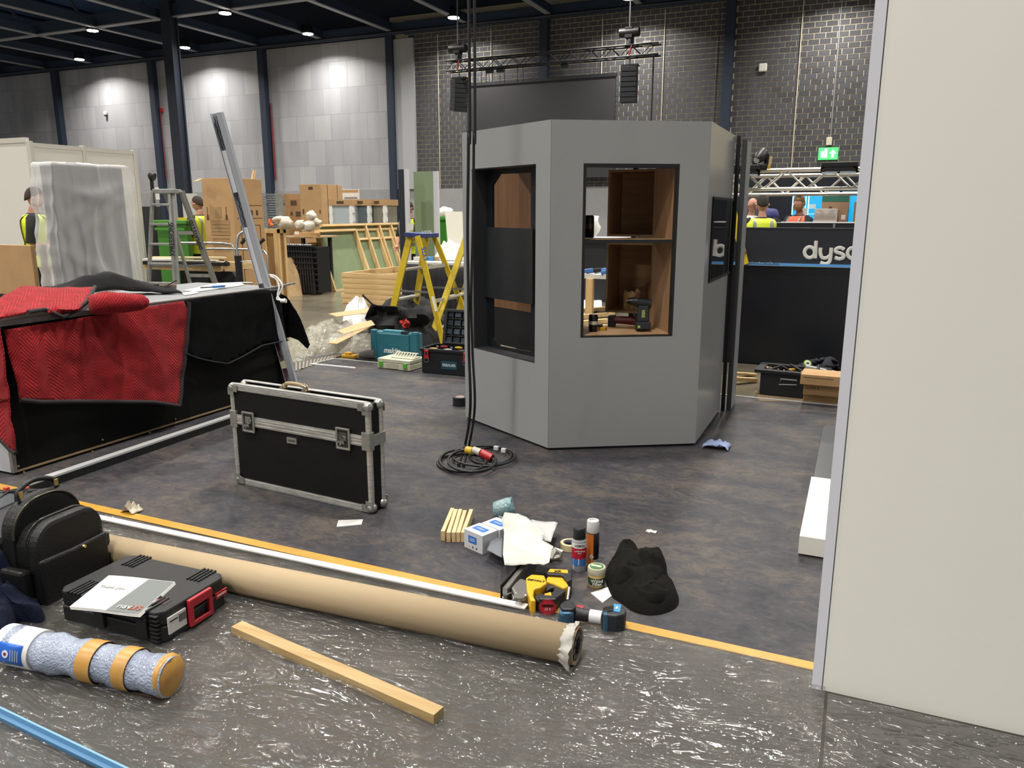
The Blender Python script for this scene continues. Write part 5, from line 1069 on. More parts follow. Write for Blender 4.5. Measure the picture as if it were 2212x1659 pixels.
# tall cardboard box
t, q = gb(499, 434, 564, 384, 12.0, 0, 'cardboard_box', 'very tall brown cardboard box with printed symbols behind the light batten', CARD)
w_ = q[1] - q[0]; x_ = lambda s: q[0] + w_ * s
flat(t, 'printed_panel', mat('9c7d56', .85), x_(.2), x_(.85), q[2], 1.18, 1.42); flat(t, 'printed_panel', mat('9c7d56', .85), x_(.24), x_(.8), q[2], .93, 1.15); flat(t, 'printed_panel', mat('9c7d56', .85), x_(.38), x_(.6), q[2], 1.45, 1.62)
for k in range(8): flat(t, 'print_line', INK, x_(.24), x_(.8), q[2] - .002, .96 + k * .055, .964 + k * .055)
for k, s in enumerate((.12, .75)):
    b = MB(); b.b2(x_(s), x_(s) + .01, q[2] - .004, q[2], 1.5, 1.62); b.prism([(x_(s) - .02, 1.42), (x_(s) + .03, 1.42), (x_(s) + .02, 1.5), (x_(s) - .01, 1.5)], q[2] - .004, q[2], lambda a, b_, c: (a, c, b_)); b.o('glass_symbol', INK, t)
for k in range(6): flat(t, 'print_line', INK, x_(.36), x_(.56), q[2] - .002, .40 + k * .075, .415 + k * .075 + .012 * (k % 2))
L_ = q[3] - q[2]
for (a, b_, c, d) in ((.1, .95, 1.42, 1.43), (.1, .95, 1.62, 1.63), (.2, .85, .62, .63), (.2, .22, .0, 1.32), (.84, .86, .0, 1.32), (.22, .84, 1.31, 1.32)): flatx(t, 'print_line', INK, q[1], q[2] + L_ * a, q[2] + L_ * b_, c + .02, d + .02)
for k in range(4): flatx(t, 'symbol', INK, q[1], q[2] + L_ * (.2 + .18 * k), q[2] + L_ * (.27 + .18 * k), 1.49, 1.57)
text('USA', .07, INK, frame(Vector((q[1] + .004, q[2] + L_ * .5, .30)), (0, 1, 0), (0, 0, 1)), t, 'print', sx=1.4)
MB().beam(PD(434, 386, 12), PD(421, 392, 11.95), .2, .006).o('flap', CARD, t)
tag(MB().beam(PD(545, 390, 12.6), PD(550, 368, 12.6), .04, .04).o('timber_stick', PINE[2]), 'short timber stick poking up behind the very tall cardboard box', 'timber')
t, q = gb(508, 476, 520, 588, 10.9, 0, 'cardboard_box', 'small brown cardboard box with a cube mark beside the workbench', CARD)
flat(t, 'cube_mark', INK, q[0] + .1, q[0] + .102, q[2], .3, .5); flat(t, 'cube_mark', INK, q[0] + .1, q[0] + .2, q[2], .5, .505); flat(t, 'cube_mark', INK, q[0] + .2, q[0] + .202, q[2], .3, .5)
# workbench
a = PD(312, 573, 10.3); b_ = PD(478, 579, 10.3)
t = T('workbench', 'low timber workbench with long boards on it behind the counter', 'workbench', (a.x, a.y, 0))
MB().beam(a, b_, .09, .09).o('front_beam', PINE[0], t); MB().beam(a + Vector((.2, .5, 0)), b_ + Vector((.2, .5, 0)), .09, .09).o('rear_beam', PINE[0], t)
for px_ in (400, 458): p_ = PD(px_, 590, 10.3); MB().prism([(p_.x - .2, p_.z + .02), (p_.x + .25, p_.z + .02), (p_.x + .3, p_.z - .05), (p_.x + .22, 0), (p_.x + .1, 0), (p_.x + .05, .2), (p_.x - .08, .2), (p_.x - .12, 0), (p_.x - .22, 0)], p_.y + .1, p_.y + .16, lambda u, v, w: (u, w, v)).o('trestle', BLACK, t)
for k, (x0, x1, yy, c_) in enumerate(((312, 380, 560, 'e2e0dc'), (330, 486, 556, 'cdbb92'), (312, 470, 563, 'd8d4c8'))):
    q0, q1 = PD(x0, yy, 10.35 + .1 * k), PD(x1, yy + 1, 10.35 + .1 * k)
    tag(MB().beam(q0, q1, .12, .02).o('board', mat(c_, .6)), ['white board end on the workbench left of the stepladder', 'longest pale timber board on the workbench', 'cream board at the front of the workbench'][k], 'board')
t = T('black_rail', 'black metal rail with hooked end on the workbench', 'rail', PD(400, 570, 10.25)); MB().beam(PD(312, 567, 10.25), PD(494, 571, 10.25), .1, .045).o('rail', BLACK, t); MB().tube([PD(484, 568, 10.2), PD(488, 565, 10.2), PD(493, 566, 10.2), PD(492, 571, 10.2)], .008, 6).o('hook', BLACK, t)
p_ = PD(338, 588, 10.8); t = T('white_tub', 'white plastic tub under the workbench', 'tub', (p_.x, p_.y, 0)); MB().lathe([(.16, 0), (.2, .35), (.21, .36), (.19, .36), (.17, .05)], (p_.x, p_.y, 0), 20).o('tub', mat('c4c4c0', .5), t, smooth=40)
# trolley rails
Zt = 9.9
t = T('hand_trolley', 'chrome tube trolley with black padded posts beside the very tall box', 'trolley', (PD(512, 600, Zt).x, PD(512, 600, Zt).y, 0))
def tb(l, r_, m, nm, z=Zt): MB().tube(spline([PD(x, y, z) for x, y in l], 6), r_, 8).o(nm, m, t, smooth=60)
CHR = mat('a9a9a6', .25, .8)
tb([(380, 525), (440, 525), (490, 527), (503, 532), (507, 545), (508, 560)], .016, CHR, 'push_bar')
tb([(437, 560), (437, 545), (442, 538), (500, 538), (560, 540), (573, 546), (578, 560), (579, 590)], .014, CHR, 'cross_bar')
tb([(513, 556), (512, 525), (516, 508), (528, 500), (545, 500)], .02, CHR, 'curved_handle')
tb([(521, 527), (530, 515)], .022, BLACK, 'grip'); tb([(560, 526), (571, 516)], .022, BLACK, 'grip')
for x_ in (514, 560):
    a = PD(x_, 552, Zt); MB().cyl((a.x, a.y, .1), a, .045, n=12).o('padded_post', BLACK, t, smooth=40)
tb([(520, 565), (546, 565)], .01, CHR, 'rung'); tb([(520, 611), (546, 612)], .014, CHR, 'rung')
a = PD(514, 600, Zt); b_ = PD(560, 600, Zt); MB().beam((a.x, a.y, .08), (b_.x, b_.y, .08), .25, .02).o('toe_plate', ALUD, t)
# oak-look board leaning
p0, p1 = G(596, 643), G(652, 638); q0, q1 = PY(583, 558, p0.y + .25), PY(638, 556, p1.y + .25)
t = T('oak_board', 'light oak-look board with a slot handle leaning below the timber crate', 'board', p0)
MB().add([p0, p1, q1, q0] + [v + Vector((0, .02, 0)) for v in (p0, p1, q1, q0)], [(0, 1, 2, 3), (7, 6, 5, 4), (0, 4, 5, 1), (1, 5, 6, 2), (2, 6, 7, 3), (3, 7, 4, 0)]).o('board', wood('a98e68', '93784f', 2), t)
MB().beam(q0.lerp(q1, .4) + Vector((0, -.012, -.07)), q0.lerp(q1, .8) + Vector((0, -.012, -.07)), .006, .02).o('slot', BLACK, t)
# open timber crate
t, q = gb(596, 571, 614, 492, 13.6, .0, 'timber_crate', 'narrow open timber crate standing left of the wrapped bundles', wood('9c7a4e', '876640', 2), 'crate', z1=1.22)
for (x0, x1, y_) in ((q[0] - .02, q[0] + .05, 0), (q[1] - .05, q[1] + .02, 0)): MB().b2(x0, x1, q[2] - .025, q[2], .0, 1.25).o('corner_slat', PINE[2], t)
MB().b2(q[0], q[1], q[2] - .03, q[2], 1.18, 1.26).o('top_slat', PINE[0], t)
for y_ in (q[2], q[3] - .06): MB().b2(q[1], q[1] + .03, y_, y_ + .06, 0, 1.25).o('corner_slat', PINE[2], t)
MB().b2(q[1], q[1] + .03, q[2], q[3], 1.18, 1.26).o('top_slat', PINE[1], t)
tag(MB().tube(spline([PD(586, 474, 13.4), PD(583, 480, 13.4), PD(588, 488, 13.4)]), .035, 6).o('orange_strap', mat('d0662a', .6)), 'orange strap hanging over the timber crate', 'strap')
# foil tray stack
FO = mat('c9cbcc', .2, .9, bump=1, bs=14)
for k, (x0, x1) in enumerate(((568, 580), (580, 590), (591, 607))):
    c = PD((x0 + x1) / 2, 470, 16.5); h_ = PD(x0, 421 - k, 16.5).z; w_ = (x1 - x0) / 1680 * 16.5
    t = T('foil_tray_stack', ['left stack of silver foil trays behind the timber crate', 'middle stack of silver foil trays behind the timber crate', 'right stack of silver foil trays behind the timber crate'][k], 'tray stack', (c.x, c.y, 0))
    b = MB(); z_ = .9
    while z_ < h_: b.box((c.x + .02 * math.sin(z_ * 40), c.y, z_), (w_ * (1 + .05 * math.sin(z_ * 77)), .35, .03)); z_ += .05
    b.o('trays', FO, t, kind='stuff'); MB().b2(c.x - w_ * .4, c.x + w_ * .4, c.y - .12, c.y + .12, .0, .9).o('stand', mat('5c5c58', .7), t)
# cardboard boxes behind
t, q = gb(620, 608, 652, 418, 21.5, 0, 'cardboard_box', 'plain brown box with handling marks left of the widest tall box', CARDD); L_ = q[3] - q[2]
for (a, b_, c, d) in ((.2, .6, 1.72, 1.86), (.15, .3, 1.45, 1.55), (.5, .85, 1.42, 1.56)): flatx(t, 'symbol', INK, q[1], q[2] + L_ * a, q[2] + L_ * b_, c, d)
flat(t, 'cut_mark', INK, q[0] + .05, q[0] + .1, q[2], 1.72, 1.85)
t, q = gb(693, 646, 738, 398, 20.8, 0, 'cardboard_box', 'widest tall brown box with a black handle mark near its top', CARD); w_ = q[1] - q[0]
flat(t, 'handle_mark', INK, q[0] + w_ * .42, q[0] + w_ * .62, q[2], q[5] - .14, q[5] - .06); flat(t, 'symbol', INK, q[0] + w_ * .1, q[0] + w_ * .17, q[2], 1.48, 1.62); flat(t, 'symbol', INK, q[0] + w_ * .88, q[0] + w_ * .93, q[2], 1.5, 1.6)
L_ = q[3] - q[2]; flatx(t, 'edge_seam', INK, q[1], q[2] + L_ * .28, q[2] + L_ * .3, 0.1, q[5]); flatx(t, 'edge_seam', INK, q[1], q[2] + L_ * .75, q[2] + L_ * .77, 0.1, q[5])
# packaged appliances
def appliance(x0, x1, yt, Z, zb, zt_, fc_, lab):
    a, b_ = PD(x0, yt, Z), PD(x1, yt, Z); b_ = PY(x1, yt, a.y)
    t = T('boxed_appliance', lab, 'appliance', (a.x, a.y, zb)); w = b_.x - a.x
    MB().b2(a.x + .02, b_.x - .02, a.y + .03, a.y + .6, zb + .03, zt_ - .12).o('appliance_body', fc_, t)
    for s in (0, 1):
        X0 = a.x if s == 0 else b_.x - w * .13
        b = MB(); 
        for k in range(7): b.b2(X0 - .01 * (k % 2), X0 + w * .13 + .012 * (k % 2), a.y, a.y + .1, zb + (zt_ - .12 - zb) * k / 7, zb + (zt_ - .12 - zb) * (k + 1) / 7)
        b.o('foam_corner', mat('dedfdc', .7), t, kind='stuff')
    MB().b2(a.x - .01, b_.x + .01, a.y - .01, a.y + .62, zt_ - .15, zt_).o('cardboard_top', CARD, t); MB().b2(a.x + w * .35, a.x + w * .65, a.y - .014, a.y - .009, zt_ - .11, zt_ - .04).o('handle_mark', INK, t)
    MB().b2(a.x, b_.x, a.y, a.y + .6, zb, zb + .04).o('base', mat('dedfdc', .7), t)
zt_ = PD(710, 431, 20).z
for k, (x0, x1, f_, lab) in enumerate(((710, 760, 'a9b3b6', 'boxed appliance with pale front, left one on top of the row'), (760, 797, '5f676b', 'boxed appliance with dark grey front between two others'), (797, 831, '7f7d70', 'boxed appliance with brownish grey front at the right of the row'))):
    appliance(x0, x1, 431, 20, zt_ - .88, zt_, mat(f_, .35), lab)
t, q = gb(831, 710, 834, 487, 20, 0, 'boxed_row', 'low row of grey cartons under the boxed appliances', mat('6d675c', .7), z1=zt_ - .885)
t, q = gb(774, 739, 776, 409, 20.2, zt_ , 'boxed_appliance', 'small white carton standing on top of the boxed appliances', mat('d6d5cf', .6), 'appliance'); flat(t, 'brown_band', CARD, q[0], q[1], q[2], q[5] - .08, q[5] - .01); flat(t, 'print_block', mat('7c8184', .6), q[0] + .06, q[1] - .04, q[2], q[4] + .02, q[4] + .07)
# trestle with wrapped bundles and black stacking crates
a, b_ = PD(604, 510, 15.1), PD(690, 513, 15.1); t = T('work_table', 'trestle table top carrying the white wrapped bundles', 'table', (a.x, a.y, 0))
zz = a.z; MB().b2(a.x, b_.x + .1, a.y, a.y + .8, zz - .03, zz).o('table_top', wood('b39a72', '9d845c', 0), t)
for x_ in (a.x + .06, b_.x): MB().b2(x_ - .03, x_ + .03, a.y + .6, a.y + .66, 0, zz - .03).o('leg', BLACK, t)
t, q = gb(688, 634, 692, 503, 14.9, zz, 'cardboard_tray', 'shallow cardboard tray with white label on the trestle table', CARD); flat(t, 'label', WHITE, q[0] + .03, q[0] + .13, q[2], q[4] + .03, q[4] + .09)
WR = mat('d0cdc8', .35, c2='bfb49c', vs=7, bump=1, bs=30, coat=.3)
for k, (x, y, r_, lab) in enumerate(((648, 486, .11, 'lowest left white wrapped bundle on the cardboard tray'), (667, 488, .12, 'white wrapped bundle in the middle of the cardboard tray'), (672, 466, .10, 'topmost white wrapped bundle of the heap'), (684, 480, .09, 'small white wrapped bundle right of the heap'), (618, 482, .13, 'round white wrapped bundle hanging by the timber crate'), (600, 474, .10, 'flat white wrapped bundle on top of the timber crate'))):
    p_ = PD(x, y, 14.6 if k < 4 else 13.7); b = MB(); b.ball(p_, (r_, r_ * .9, r_ * (.85 if k != 5 else .5)), 9); b.v = [v + Vector((1, 1, 1)) * .035 * fb(v, 9) for v in b.v]
    tag(b.o('wrapped_bundle', WR, smooth=60), lab, 'bundle')
# black stacking crates / chairs on edge: vertical black slats with silver ends
a, b_ = PD(622, 524, 14.8), PD(694, 524, 14.8); t = T('stacked_black_frames', 'stack of black folded metal frames below the trestle table', 'frames', (a.x, a.y, 0))
nfr = 11
for k in range(nfr):
    x_ = a.x + (b_.x - a.x) * k / (nfr - 1); f_ = MB().beam((x_, a.y - .02, .03), (x_ - .12, a.y + .1, a.z - .05), .035, .03, (0, 1, 0)).o('frame_bar', SATIN, t)
    MB().ball((x_ - .12, a.y + .08, a.z - .05), .028, 6).o('bar_cap', ALUD if k % 3 else ALU, t, smooth=50)
for j in range(9): MB().b2(a.x - .1, b_.x + .03, a.y + .02, a.y + .06, .06 + j * .105, .085 + j * .105).o('cross_rail', BLACK, t)
MB().b2(a.x - .1, b_.x, a.y + .1, a.y + .5, .02, a.z - .08).o('back_mass', mat('090a0b', .8), t)
# leaning timber frames with green boards
def lean_frame(bpx, tpx, far, studs, lab, rails=(0, 1), mid=None, green=True):
    B = G(*bpx); Tt = PY(tpx[0], tpx[1], B.y); ln = far if far < 50 else PX(far, 490, Tt.x).y - B.y; hv = Tt - B
    P = lambda s, h: B + hv * h + Vector((0, ln * s, 0)); nrm = hv.cross(Vector((0, 1, 0))).normalized()
    if nrm.x < 0: nrm = -nrm
    t = T('stud_panel', lab, 'frame', B, 'timber frames with green boards')
    th, wd_ = .045, .09
    for s in studs: MB().beam(P(s, 0), P(s, 1), th, wd_, nrm).o('stud', PINE[2], t)
    for h in rails: MB().beam(P(0, h), P(1, h), th, wd_, nrm).o('rail', PINE[1], t)
    if mid: MB().beam(P(mid[1], mid[0]), P(mid[2], mid[0]), th, wd_, nrm).o('rail', PINE[1], t)
    if green:
        o_ = -nrm * .05; q = [P(0, 0) + o_, P(1, 0) + o_, P(1, 1) + o_, P(0, 1) + o_]
        MB().add(q + [v - nrm * .012 for v in q], [(0, 1, 2, 3), (7, 6, 5, 4), (0, 4, 5, 1), (1, 5, 6, 2), (2, 6, 7, 3), (3, 7, 4, 0)]).o('green_board', MDFG, t)
    return P
lean_frame((693, 631), (664, 528), 1.1, [0, 1], 'lowest timber frame, leftmost of the leaning group')
lean_frame((722, 629), (683, 500), 1.3, [0, 1], 'second leaning timber frame from the left')
P_ = lean_frame((752, 622), (709, 500), 862, [0, .09, .2, .33, .48, .64, .82, 1], 'large leaning timber frame with several green bays', mid=(.83, 0, 1))
lean_frame((738, 624), (694, 488), 866, [.5, .68, .84, 1], 'tallest timber frame behind the large leaning one', rails=(1,), green=True)
# pile of flat timber frames
B = G(742, 655); 
for k in range(6):
    z_ = .045 + k * .088; dx = [0, -.03, .03, .02, .0, .0][k]; t = T('flat_stud_panel', 'flat timber frame in the low pile, layer %s' % ['at the bottom', 'second from the floor', 'third from the floor', 'third from the top', 'second from the top', 'on the very top'][k], 'frame', (B.x + dx, B.y, z_ - .04), 'pile of flat timber frames')
    xe, ye = B.x + 2.4, B.y + 1.6
    for nm, p0, p1 in (('long_beam', (B.x + dx, B.y, z_), (xe, B.y, z_)), ('long_beam', (B.x + dx, ye, z_), (xe, ye, z_)), ('cross_beam', (B.x + dx + .02, B.y + .02, z_), (B.x + dx + .02, ye - .02, z_)), ('cross_beam', (xe - .02, B.y, z_), (xe - .02, ye, z_)), ('cross_beam', (B.x + .9, B.y + .02, z_), (B.x + .9, ye - .02, z_)), ('cross_beam', (B.x + 1.6, B.y + .02, z_), (B.x + 1.6, ye - .02, z_))):
        MB().beam(p0, p1, .042, .084).o(nm, PINE[0 if nm[0] == 'l' else 1], t)
# stand wall ends
def wall_end(x0, x1, x2, yt, Z, m1_, m2_, lab, zt_=None):
    a = PD(x0, yt, Z); b_ = PY(x1, yt, a.y); c = PY(x2, yt, a.y); t = T('stand_wall', lab, 'wall panel', (a.x, a.y, 0))
    MB().b2(a.x, b_.x, a.y, a.y + .04, 0, a.z).o('face', m1_, t); MB().b2(b_.x, c.x, a.y - .01, a.y + .05, 0, a.z).o('edge_trim', m2_, t); return t
ET = mat('c4c5cb', .5)
wall_end(859, 873, 880, 366, 12.6, mat('1b212c', .6), ET, 'dark narrow stand wall with a pale edge right of the timber frames')
t = wall_end(893, 936, 945, 371, 12.9, mat('7f9070', .7), ET, 'pale green board wall with white edge behind the yellow stepladder')
a = PD(886, 490, 12.5); tag(MB().box(a, (.1, .02, .1)).o('paper_notice', PAPER), 'small white notice hanging on the dark narrow wall', 'notice')
# table with black cloth, bags
a, b_ = PD(868, 565, 11.4), PD(1000, 562, 11.4); b_ = PY(1010, 562, a.y)
t = T('cloth_table', 'table with black skirt and cluttered white top behind the yellow stepladder', 'table', (a.x, a.y, 0))
MB().b2(a.x, b_.x, a.y, a.y + .7, a.z - .04, a.z).o('table_top', mat('c9c7c0', .5), t)
def skirt(u, v): return Vector((a.x + (b_.x - a.x) * u, a.y - .02 + .015 * math.sin(u * 60 + 2 * fb((u * 9, 0, 0))) * v, (a.z - .04) * (1 - v) + .01))
MB().grid(90, 4, skirt).o('skirt', mat('17181c', .85), t, smooth=60, solid=.004)
for x_ in (a.x + .05, b_.x - .05): MB().b2(x_ - .02, x_ + .02, a.y + .6, a.y + .64, 0, a.z - .04).o('leg', BLACK, t)
WP = mat('dddcd8', .35, bump=.8, bs=20)
p_ = PD(975, 545, 11.7); t = T('plastic_bag', 'white crumpled plastic bag heap on the cloth-covered table', 'bag', (p_.x, p_.y, a.z)); b = MB()
b.grid(22, 14, lambda u, v: Vector((p_.x + .55 * (u - .5), p_.y + .4 * (v - .5), a.z + .01 + .24 * math.sin(math.pi * u) * math.sin(math.pi * v) * (1 + .9 * fb((u * 5, v * 5, 1)))))); b.o('bag', WP, t, smooth=40)
for k, (x, y, c_, lab) in enumerate(((930, 548, '3c7fb0', 'small blue item on the cloth-covered table'), (940, 543, 'a9855c', 'short wooden block on the cloth-covered table'), (905, 555, 'c0bdb0', 'pale tray at the left of the cloth-covered table'))):
    p_ = PD(x, y, 11.6); tag(MB().box((p_.x, p_.y, a.z + .03), (.14, .1, .055)).o('table_item', mat(c_, .5), bevel=.004), lab, 'item')
t, q = gb(962, 944, 968, 476, 13.8, .05, 'wheeled_bin', 'green wheeled bin right of the pale green wall, topped by a white bag', mat('2f7d22', .45), 'bin', part='bin_body'); MB().b2(q[0] - .03, q[1] + .03, q[2] - .03, q[3], q[5], q[5] + .06).o('lid', mat('37892a', .4), t, bevel=.01)
p_ = PD(962, 462, 13.9); b = MB(); b.ball(p_, (.15, .14, .13), 9); b.v = [v + Vector((1, 1, 1)) * .03 * fb(v, 8) for v in b.v]; tag(b.o('white_sack', WP, smooth=60), 'white sack standing on the right-hand green bin', 'sack')
a0, a1 = PD(961, 457, 12.0), PD(998, 457, 12.0); b0, b1 = PD(969, 545, 11.8), PD(1002, 545, 11.8)
t = tag(MB().add([b0, b1, a1, a0] + [v + Vector((.0, .02, 0)) for v in (b0, b1, a1, a0)], [(0, 1, 2, 3), (7, 6, 5, 4), (0, 4, 5, 1), (1, 5, 6, 2), (2, 6, 7, 3), (3, 7, 4, 0)]).o('cream_board', mat('bfbbad', .6)), 'cream board leaning on the table left of the booth', 'board')

# ---------------------------------------------------------------- tool boxes left of the booth
MK = mat('1d5e6c', .5, var=.05, vs=8)
P0, P1 = G(803, 779), G(903, 788); M_ = frame(P0, P1 - P0, Vector((0, 0, 1)).cross(P1 - P0)); W_ = (P1 - P0).length; H_ = .335
t = T('power_tool_case', 'teal plastic power tool case standing upright', 'tool case', P0)
MB(M_).b2(0, W_, 0, .11, .01, H_ - .015).o('case_shell', MK, t, bevel=.012)
MB(M_).b2(W_ * .17, W_ * .83, -.012, .01, .03, H_ - .03).o('front_panel', MK, t, bevel=.008); MB(M_).b2(0, W_ * .12, -.008, .05, .02, H_).o('side_rib', MK, t, bevel=.008); MB(M_).b2(W_ * .88, W_, -.008, .05, .02, H_).o('side_rib', MK, t, bevel=.008)
MB(M_).b2(W_ * .25, W_ * .66, .01, .08, H_ - .02, H_ + .002).o('handle', mat('2a7684', .45), t, bevel=.006); MB(M_).b2(W_ * .66, W_ * .8, -.004, .04, H_ - .03, H_ - .002).o('latch', BLACK, t); MB(M_).b2(W_ * .42, W_ * .58, -.014, -.011, H_ * .55, H_ * .57).o('moulded_mark', mat('2f7f8c', .4), t)
fr_ = M_ @ Matrix.Translation((W_ * .47, -.0145, H_ * .38)) @ Matrix.Rotation(R(90), 4, 'X'); text('makita', .078, mat('c9d0cf', .5), fr_, t, bold=.035, shear=.25, sx=1.0)
CRM = mat('b9b8a2', .5); GRN = mat('4fa22c', .45)
P0, P1, P2 = G(816, 796), G(886, 804), G(910, 793); ux = P1 - P0; M_ = frame(P0, ux, P2 - P1); W_ = ux.length; D_ = (P2 - P1).dot((M_.to_3x3() @ Vector((0, 1, 0)))); H_ = .11
t = T('cream_tool_case', 'cream tool case with green latches in front of the teal case', 'tool case', P0)
MB(M_).b2(0, W_, 0, D_, .008, H_ * .62).o('case_base', CRM, t, bevel=.006); MB(M_).b2(0, W_, 0, D_, H_ * .65, H_).o('case_lid', CRM, t, bevel=.006); MB(M_).b2(.006, W_ - .006, .006, D_ - .006, H_ * .6, H_ * .67).o('seam', mat('8a8976', .6), t)
for x_ in (.05, .8): l = MB(M_).b2(W_ * x_, W_ * x_ + .045, -.012, .002, H_ * .25, H_ * .72).o('latch', GRN, t, bevel=.004)
MB(M_).b2(W_ * .28, W_ * .62, -.006, .002, H_ * .15, H_ * .6).o('label_holder', mat('a9a893', .5), t); 
b = MB(M_); b.b2(W_ * .3, W_ * .98, D_ * .25, D_ * .75, H_, H_ + .012); b.o('lid_plate', CRM, t, bevel=.003)
M2 = M_ @ Matrix.Translation((0, D_ * .5, H_ + .012)) @ Matrix.Rotation(R(35), 4, 'X')
for k in range(8): MB(M2).b2(W_ * (.3 + .085 * k), W_ * (.3 + .085 * k) + .012, -.01, .05, 0, .008).o('handle_rib', CRM, t)
MB(M2).b2(W_ * .3, W_ * .97, .044, .056, -.002, .01).o('handle', CRM, t, bevel=.003)
# black toolbox with open lid
P0 = G(912, 806); M_ = rotz(P0, R(1)); W_, D_, H_ = .60, .30, .25
t = T('open_toolbox', 'black toolbox with red latches and raised lid beside the booth', 'toolbox', P0); TBX = mat('101217', .5, bump=.2, bs=120)
b = MB(M_); b.b2(0, W_, 0, .02, .01, H_); b.b2(0, W_, D_ - .02, D_, .01, H_); b.b2(0, .02, .02, D_ - .02, .01, H_); b.b2(W_ - .02, W_, .02, D_ - .02, .01, H_); b.b2(.02, W_ - .02, .02, D_ - .02, .01, .04); b.o('tub', TBX, t)
ring(MB(M_), lambda u, z, w: (u, z, H_ - .03 - w), rect(-.014, W_ + .014, -.014, D_ + .014), rect(.02, W_ - .02, .02, D_ - .02), .03).o('rim', TBX, t, bevel=.004)
for x_ in (.04, .46):
    l = MB(M_).b2(x_, x_ + .045, -.024, -.012, H_ - .10, H_ - .01).o('latch', mat('a51f2c', .4), t, bevel=.004); MB(M_).b2(x_ + .012, x_ + .033, -.026, -.023, H_ - .06, H_ - .03).o('latch_slot', BLACK, l)
    MB(M_).tube([(x_ - .002, -.02, H_ - .09), (x_, -.02, H_ - .13), (x_ + .045, -.02, H_ - .13), (x_ + .047, -.02, H_ - .09)], .004, 6).o('wire_bail', CHROME, l)
MB(M_).b2(.215, .385, -.006, .0, .06, .14).o('brand_plate', mat('1f4453', .5), t)
text('ERBAUER', .036, mat('b9c6ca', .5), M_ @ Matrix.Translation((.30, -.0068, .10)) @ Matrix.Rotation(R(90), 4, 'X'), t, bold=.03, sx=.95)
ML = M_ @ Matrix.Translation((.08, D_ + .01, H_)) @ Matrix.Rotation(R(-12), 4, 'X')
LW, LH = .52, .34
b = MB(ML); b.b2(0, LW, .02, .035, 0, LH); b.o('lid_back', TBX, t); ring(MB(ML), lambda u, z, w: (u, -.02 - w, z), rect(-.01, LW + .01, 0, LH + .01), rect(.025, LW - .025, .02, LH - .02), .05).o('lid_frame', TBX, t, bevel=.006)
for k in range(1, 6): MB(ML).b2(LW * k / 6 - .004, LW * k / 6 + .004, -.01, .02, .02, LH - .02).o('lid_divider', TBX, t)
for k in range(1, 4): MB(ML).b2(.02, LW - .02, -.01, .02, LH * k / 4 - .004, LH * k / 4 + .004).o('lid_divider', TBX, t)
for i in range(6):
    for k in range(4): MB(ML).b2(LW * i / 6 + .015, LW * (i + 1) / 6 - .012, .004, .016, LH * k / 4 + .02, LH * (k + 1) / 4 - .015).o('small_parts_tray', mat(random.choice(['3c4450', '4a5362', '2b313a']), .3), t)
cl = ['c9a92a', '1c1c1e', '8c2a2a', 'b9b9b2', '1c1c1e', 'c9a92a', '1c1c1e', 'b06a2a', '8c2a2a', '1c1c1e']
for k in range(10):
    p_ = M_ @ Vector((.05 + .053 * k, .06 + .09 * (k % 3), H_ - .02)); q_ = p_ + Vector((.09 * math.cos(k * 2.1), .06 * math.sin(k * 2.1), .012))
    tag(MB().tube([p_, p_.lerp(q_, .5), q_], [.013, .015, .008], 8).o('hand_tool', mat(cl[k], .45), smooth=50), {'c9a92a': 'yellow', '1c1c1e': 'black', '8c2a2a': 'dark red', 'b9b9b2': 'pale grey', 'b06a2a': 'orange'}[cl[k]] + ' hand tool lying in the open toolbox', 'hand tool', 'hand tools in the open toolbox')
# black cloth pile with red, sneaker, yellow tool
t = T('black_cloth', 'black cloth thrown in a pile behind the teal tool case', 'cloth', G(880, 730)); BKC = mat('0d0d0f', .95, bump=.3, bs=60)
cloth_heap('cloth', [(788, 722), (800, 742), (840, 755), (905, 760), (965, 745), (975, 720), (950, 700), (880, 695), (820, 700)], .45, BKC, t, 21, fold=2.6, amp=.3, pk=.6, base=0)
MB().sheet([(788, 688), (803, 655), (815, 660), (850, 662), (900, 668), (935, 690), (900, 720), (830, 716), (805, 706)], 8, lambda x, y: PD(x, y, 8.9 + .25 * fb((x / 40, y / 30, 0)))).o('draped_fold', BKC, t, smooth=60, solid=.01)
MB().sheet([(862, 694), (878, 688), (886, 698), (884, 708), (872, 708)], 5, lambda x, y: PD(x, y, 8.2 + .1 * fb((x / 10, y / 10, 0)))).o('red_lining', mat('a5261f', .8), t, solid=.01)
b = MB(); b.tube([PD(783, 637, 8.9), PD(805, 658, 8.9)], .012, 6); b.o('stick', BLACK, t)
PLH = bpy.data.materials.new('polythene'); PLH.use_nodes = True; N, L, p = nodes(PLH); p.inputs['Base Color'].default_value = lin('c9c6b6'); p.inputs['Roughness'].default_value = .12; p.inputs['Alpha'].default_value = .42; p.inputs['Coat Weight'].default_value = .5
tc = N.new('ShaderNodeTexCoord'); n = N.new('ShaderNodeTexNoise'); n.inputs['Scale'].default_value = 7; n.inputs['Distortion'].default_value = 2.5; n.inputs['Detail'].default_value = 4; L.new(tc.outputs['Object'], n.inputs[0]); bp = N.new('ShaderNodeBump'); bp.inputs['Distance'].default_value = .06; L.new(n.outputs['Fac'], bp.inputs['Height']); L.new(bp.outputs[0], p.inputs['Normal'])
t = T('polythene_heap', 'heap of crumpled clear polythene left of the teal tool case', 'plastic sheet', G(710, 750))
cloth_heap('polythene', [(610, 770), (640, 782), (672, 776), (700, 768), (760, 764), (812, 768), (830, 745), (812, 715), (770, 708), (715, 705), (690, 716), (668, 728), (640, 738), (612, 745)], .20, PLH, t, 31, fold=5, amp=.6, pk=.7, base=0)
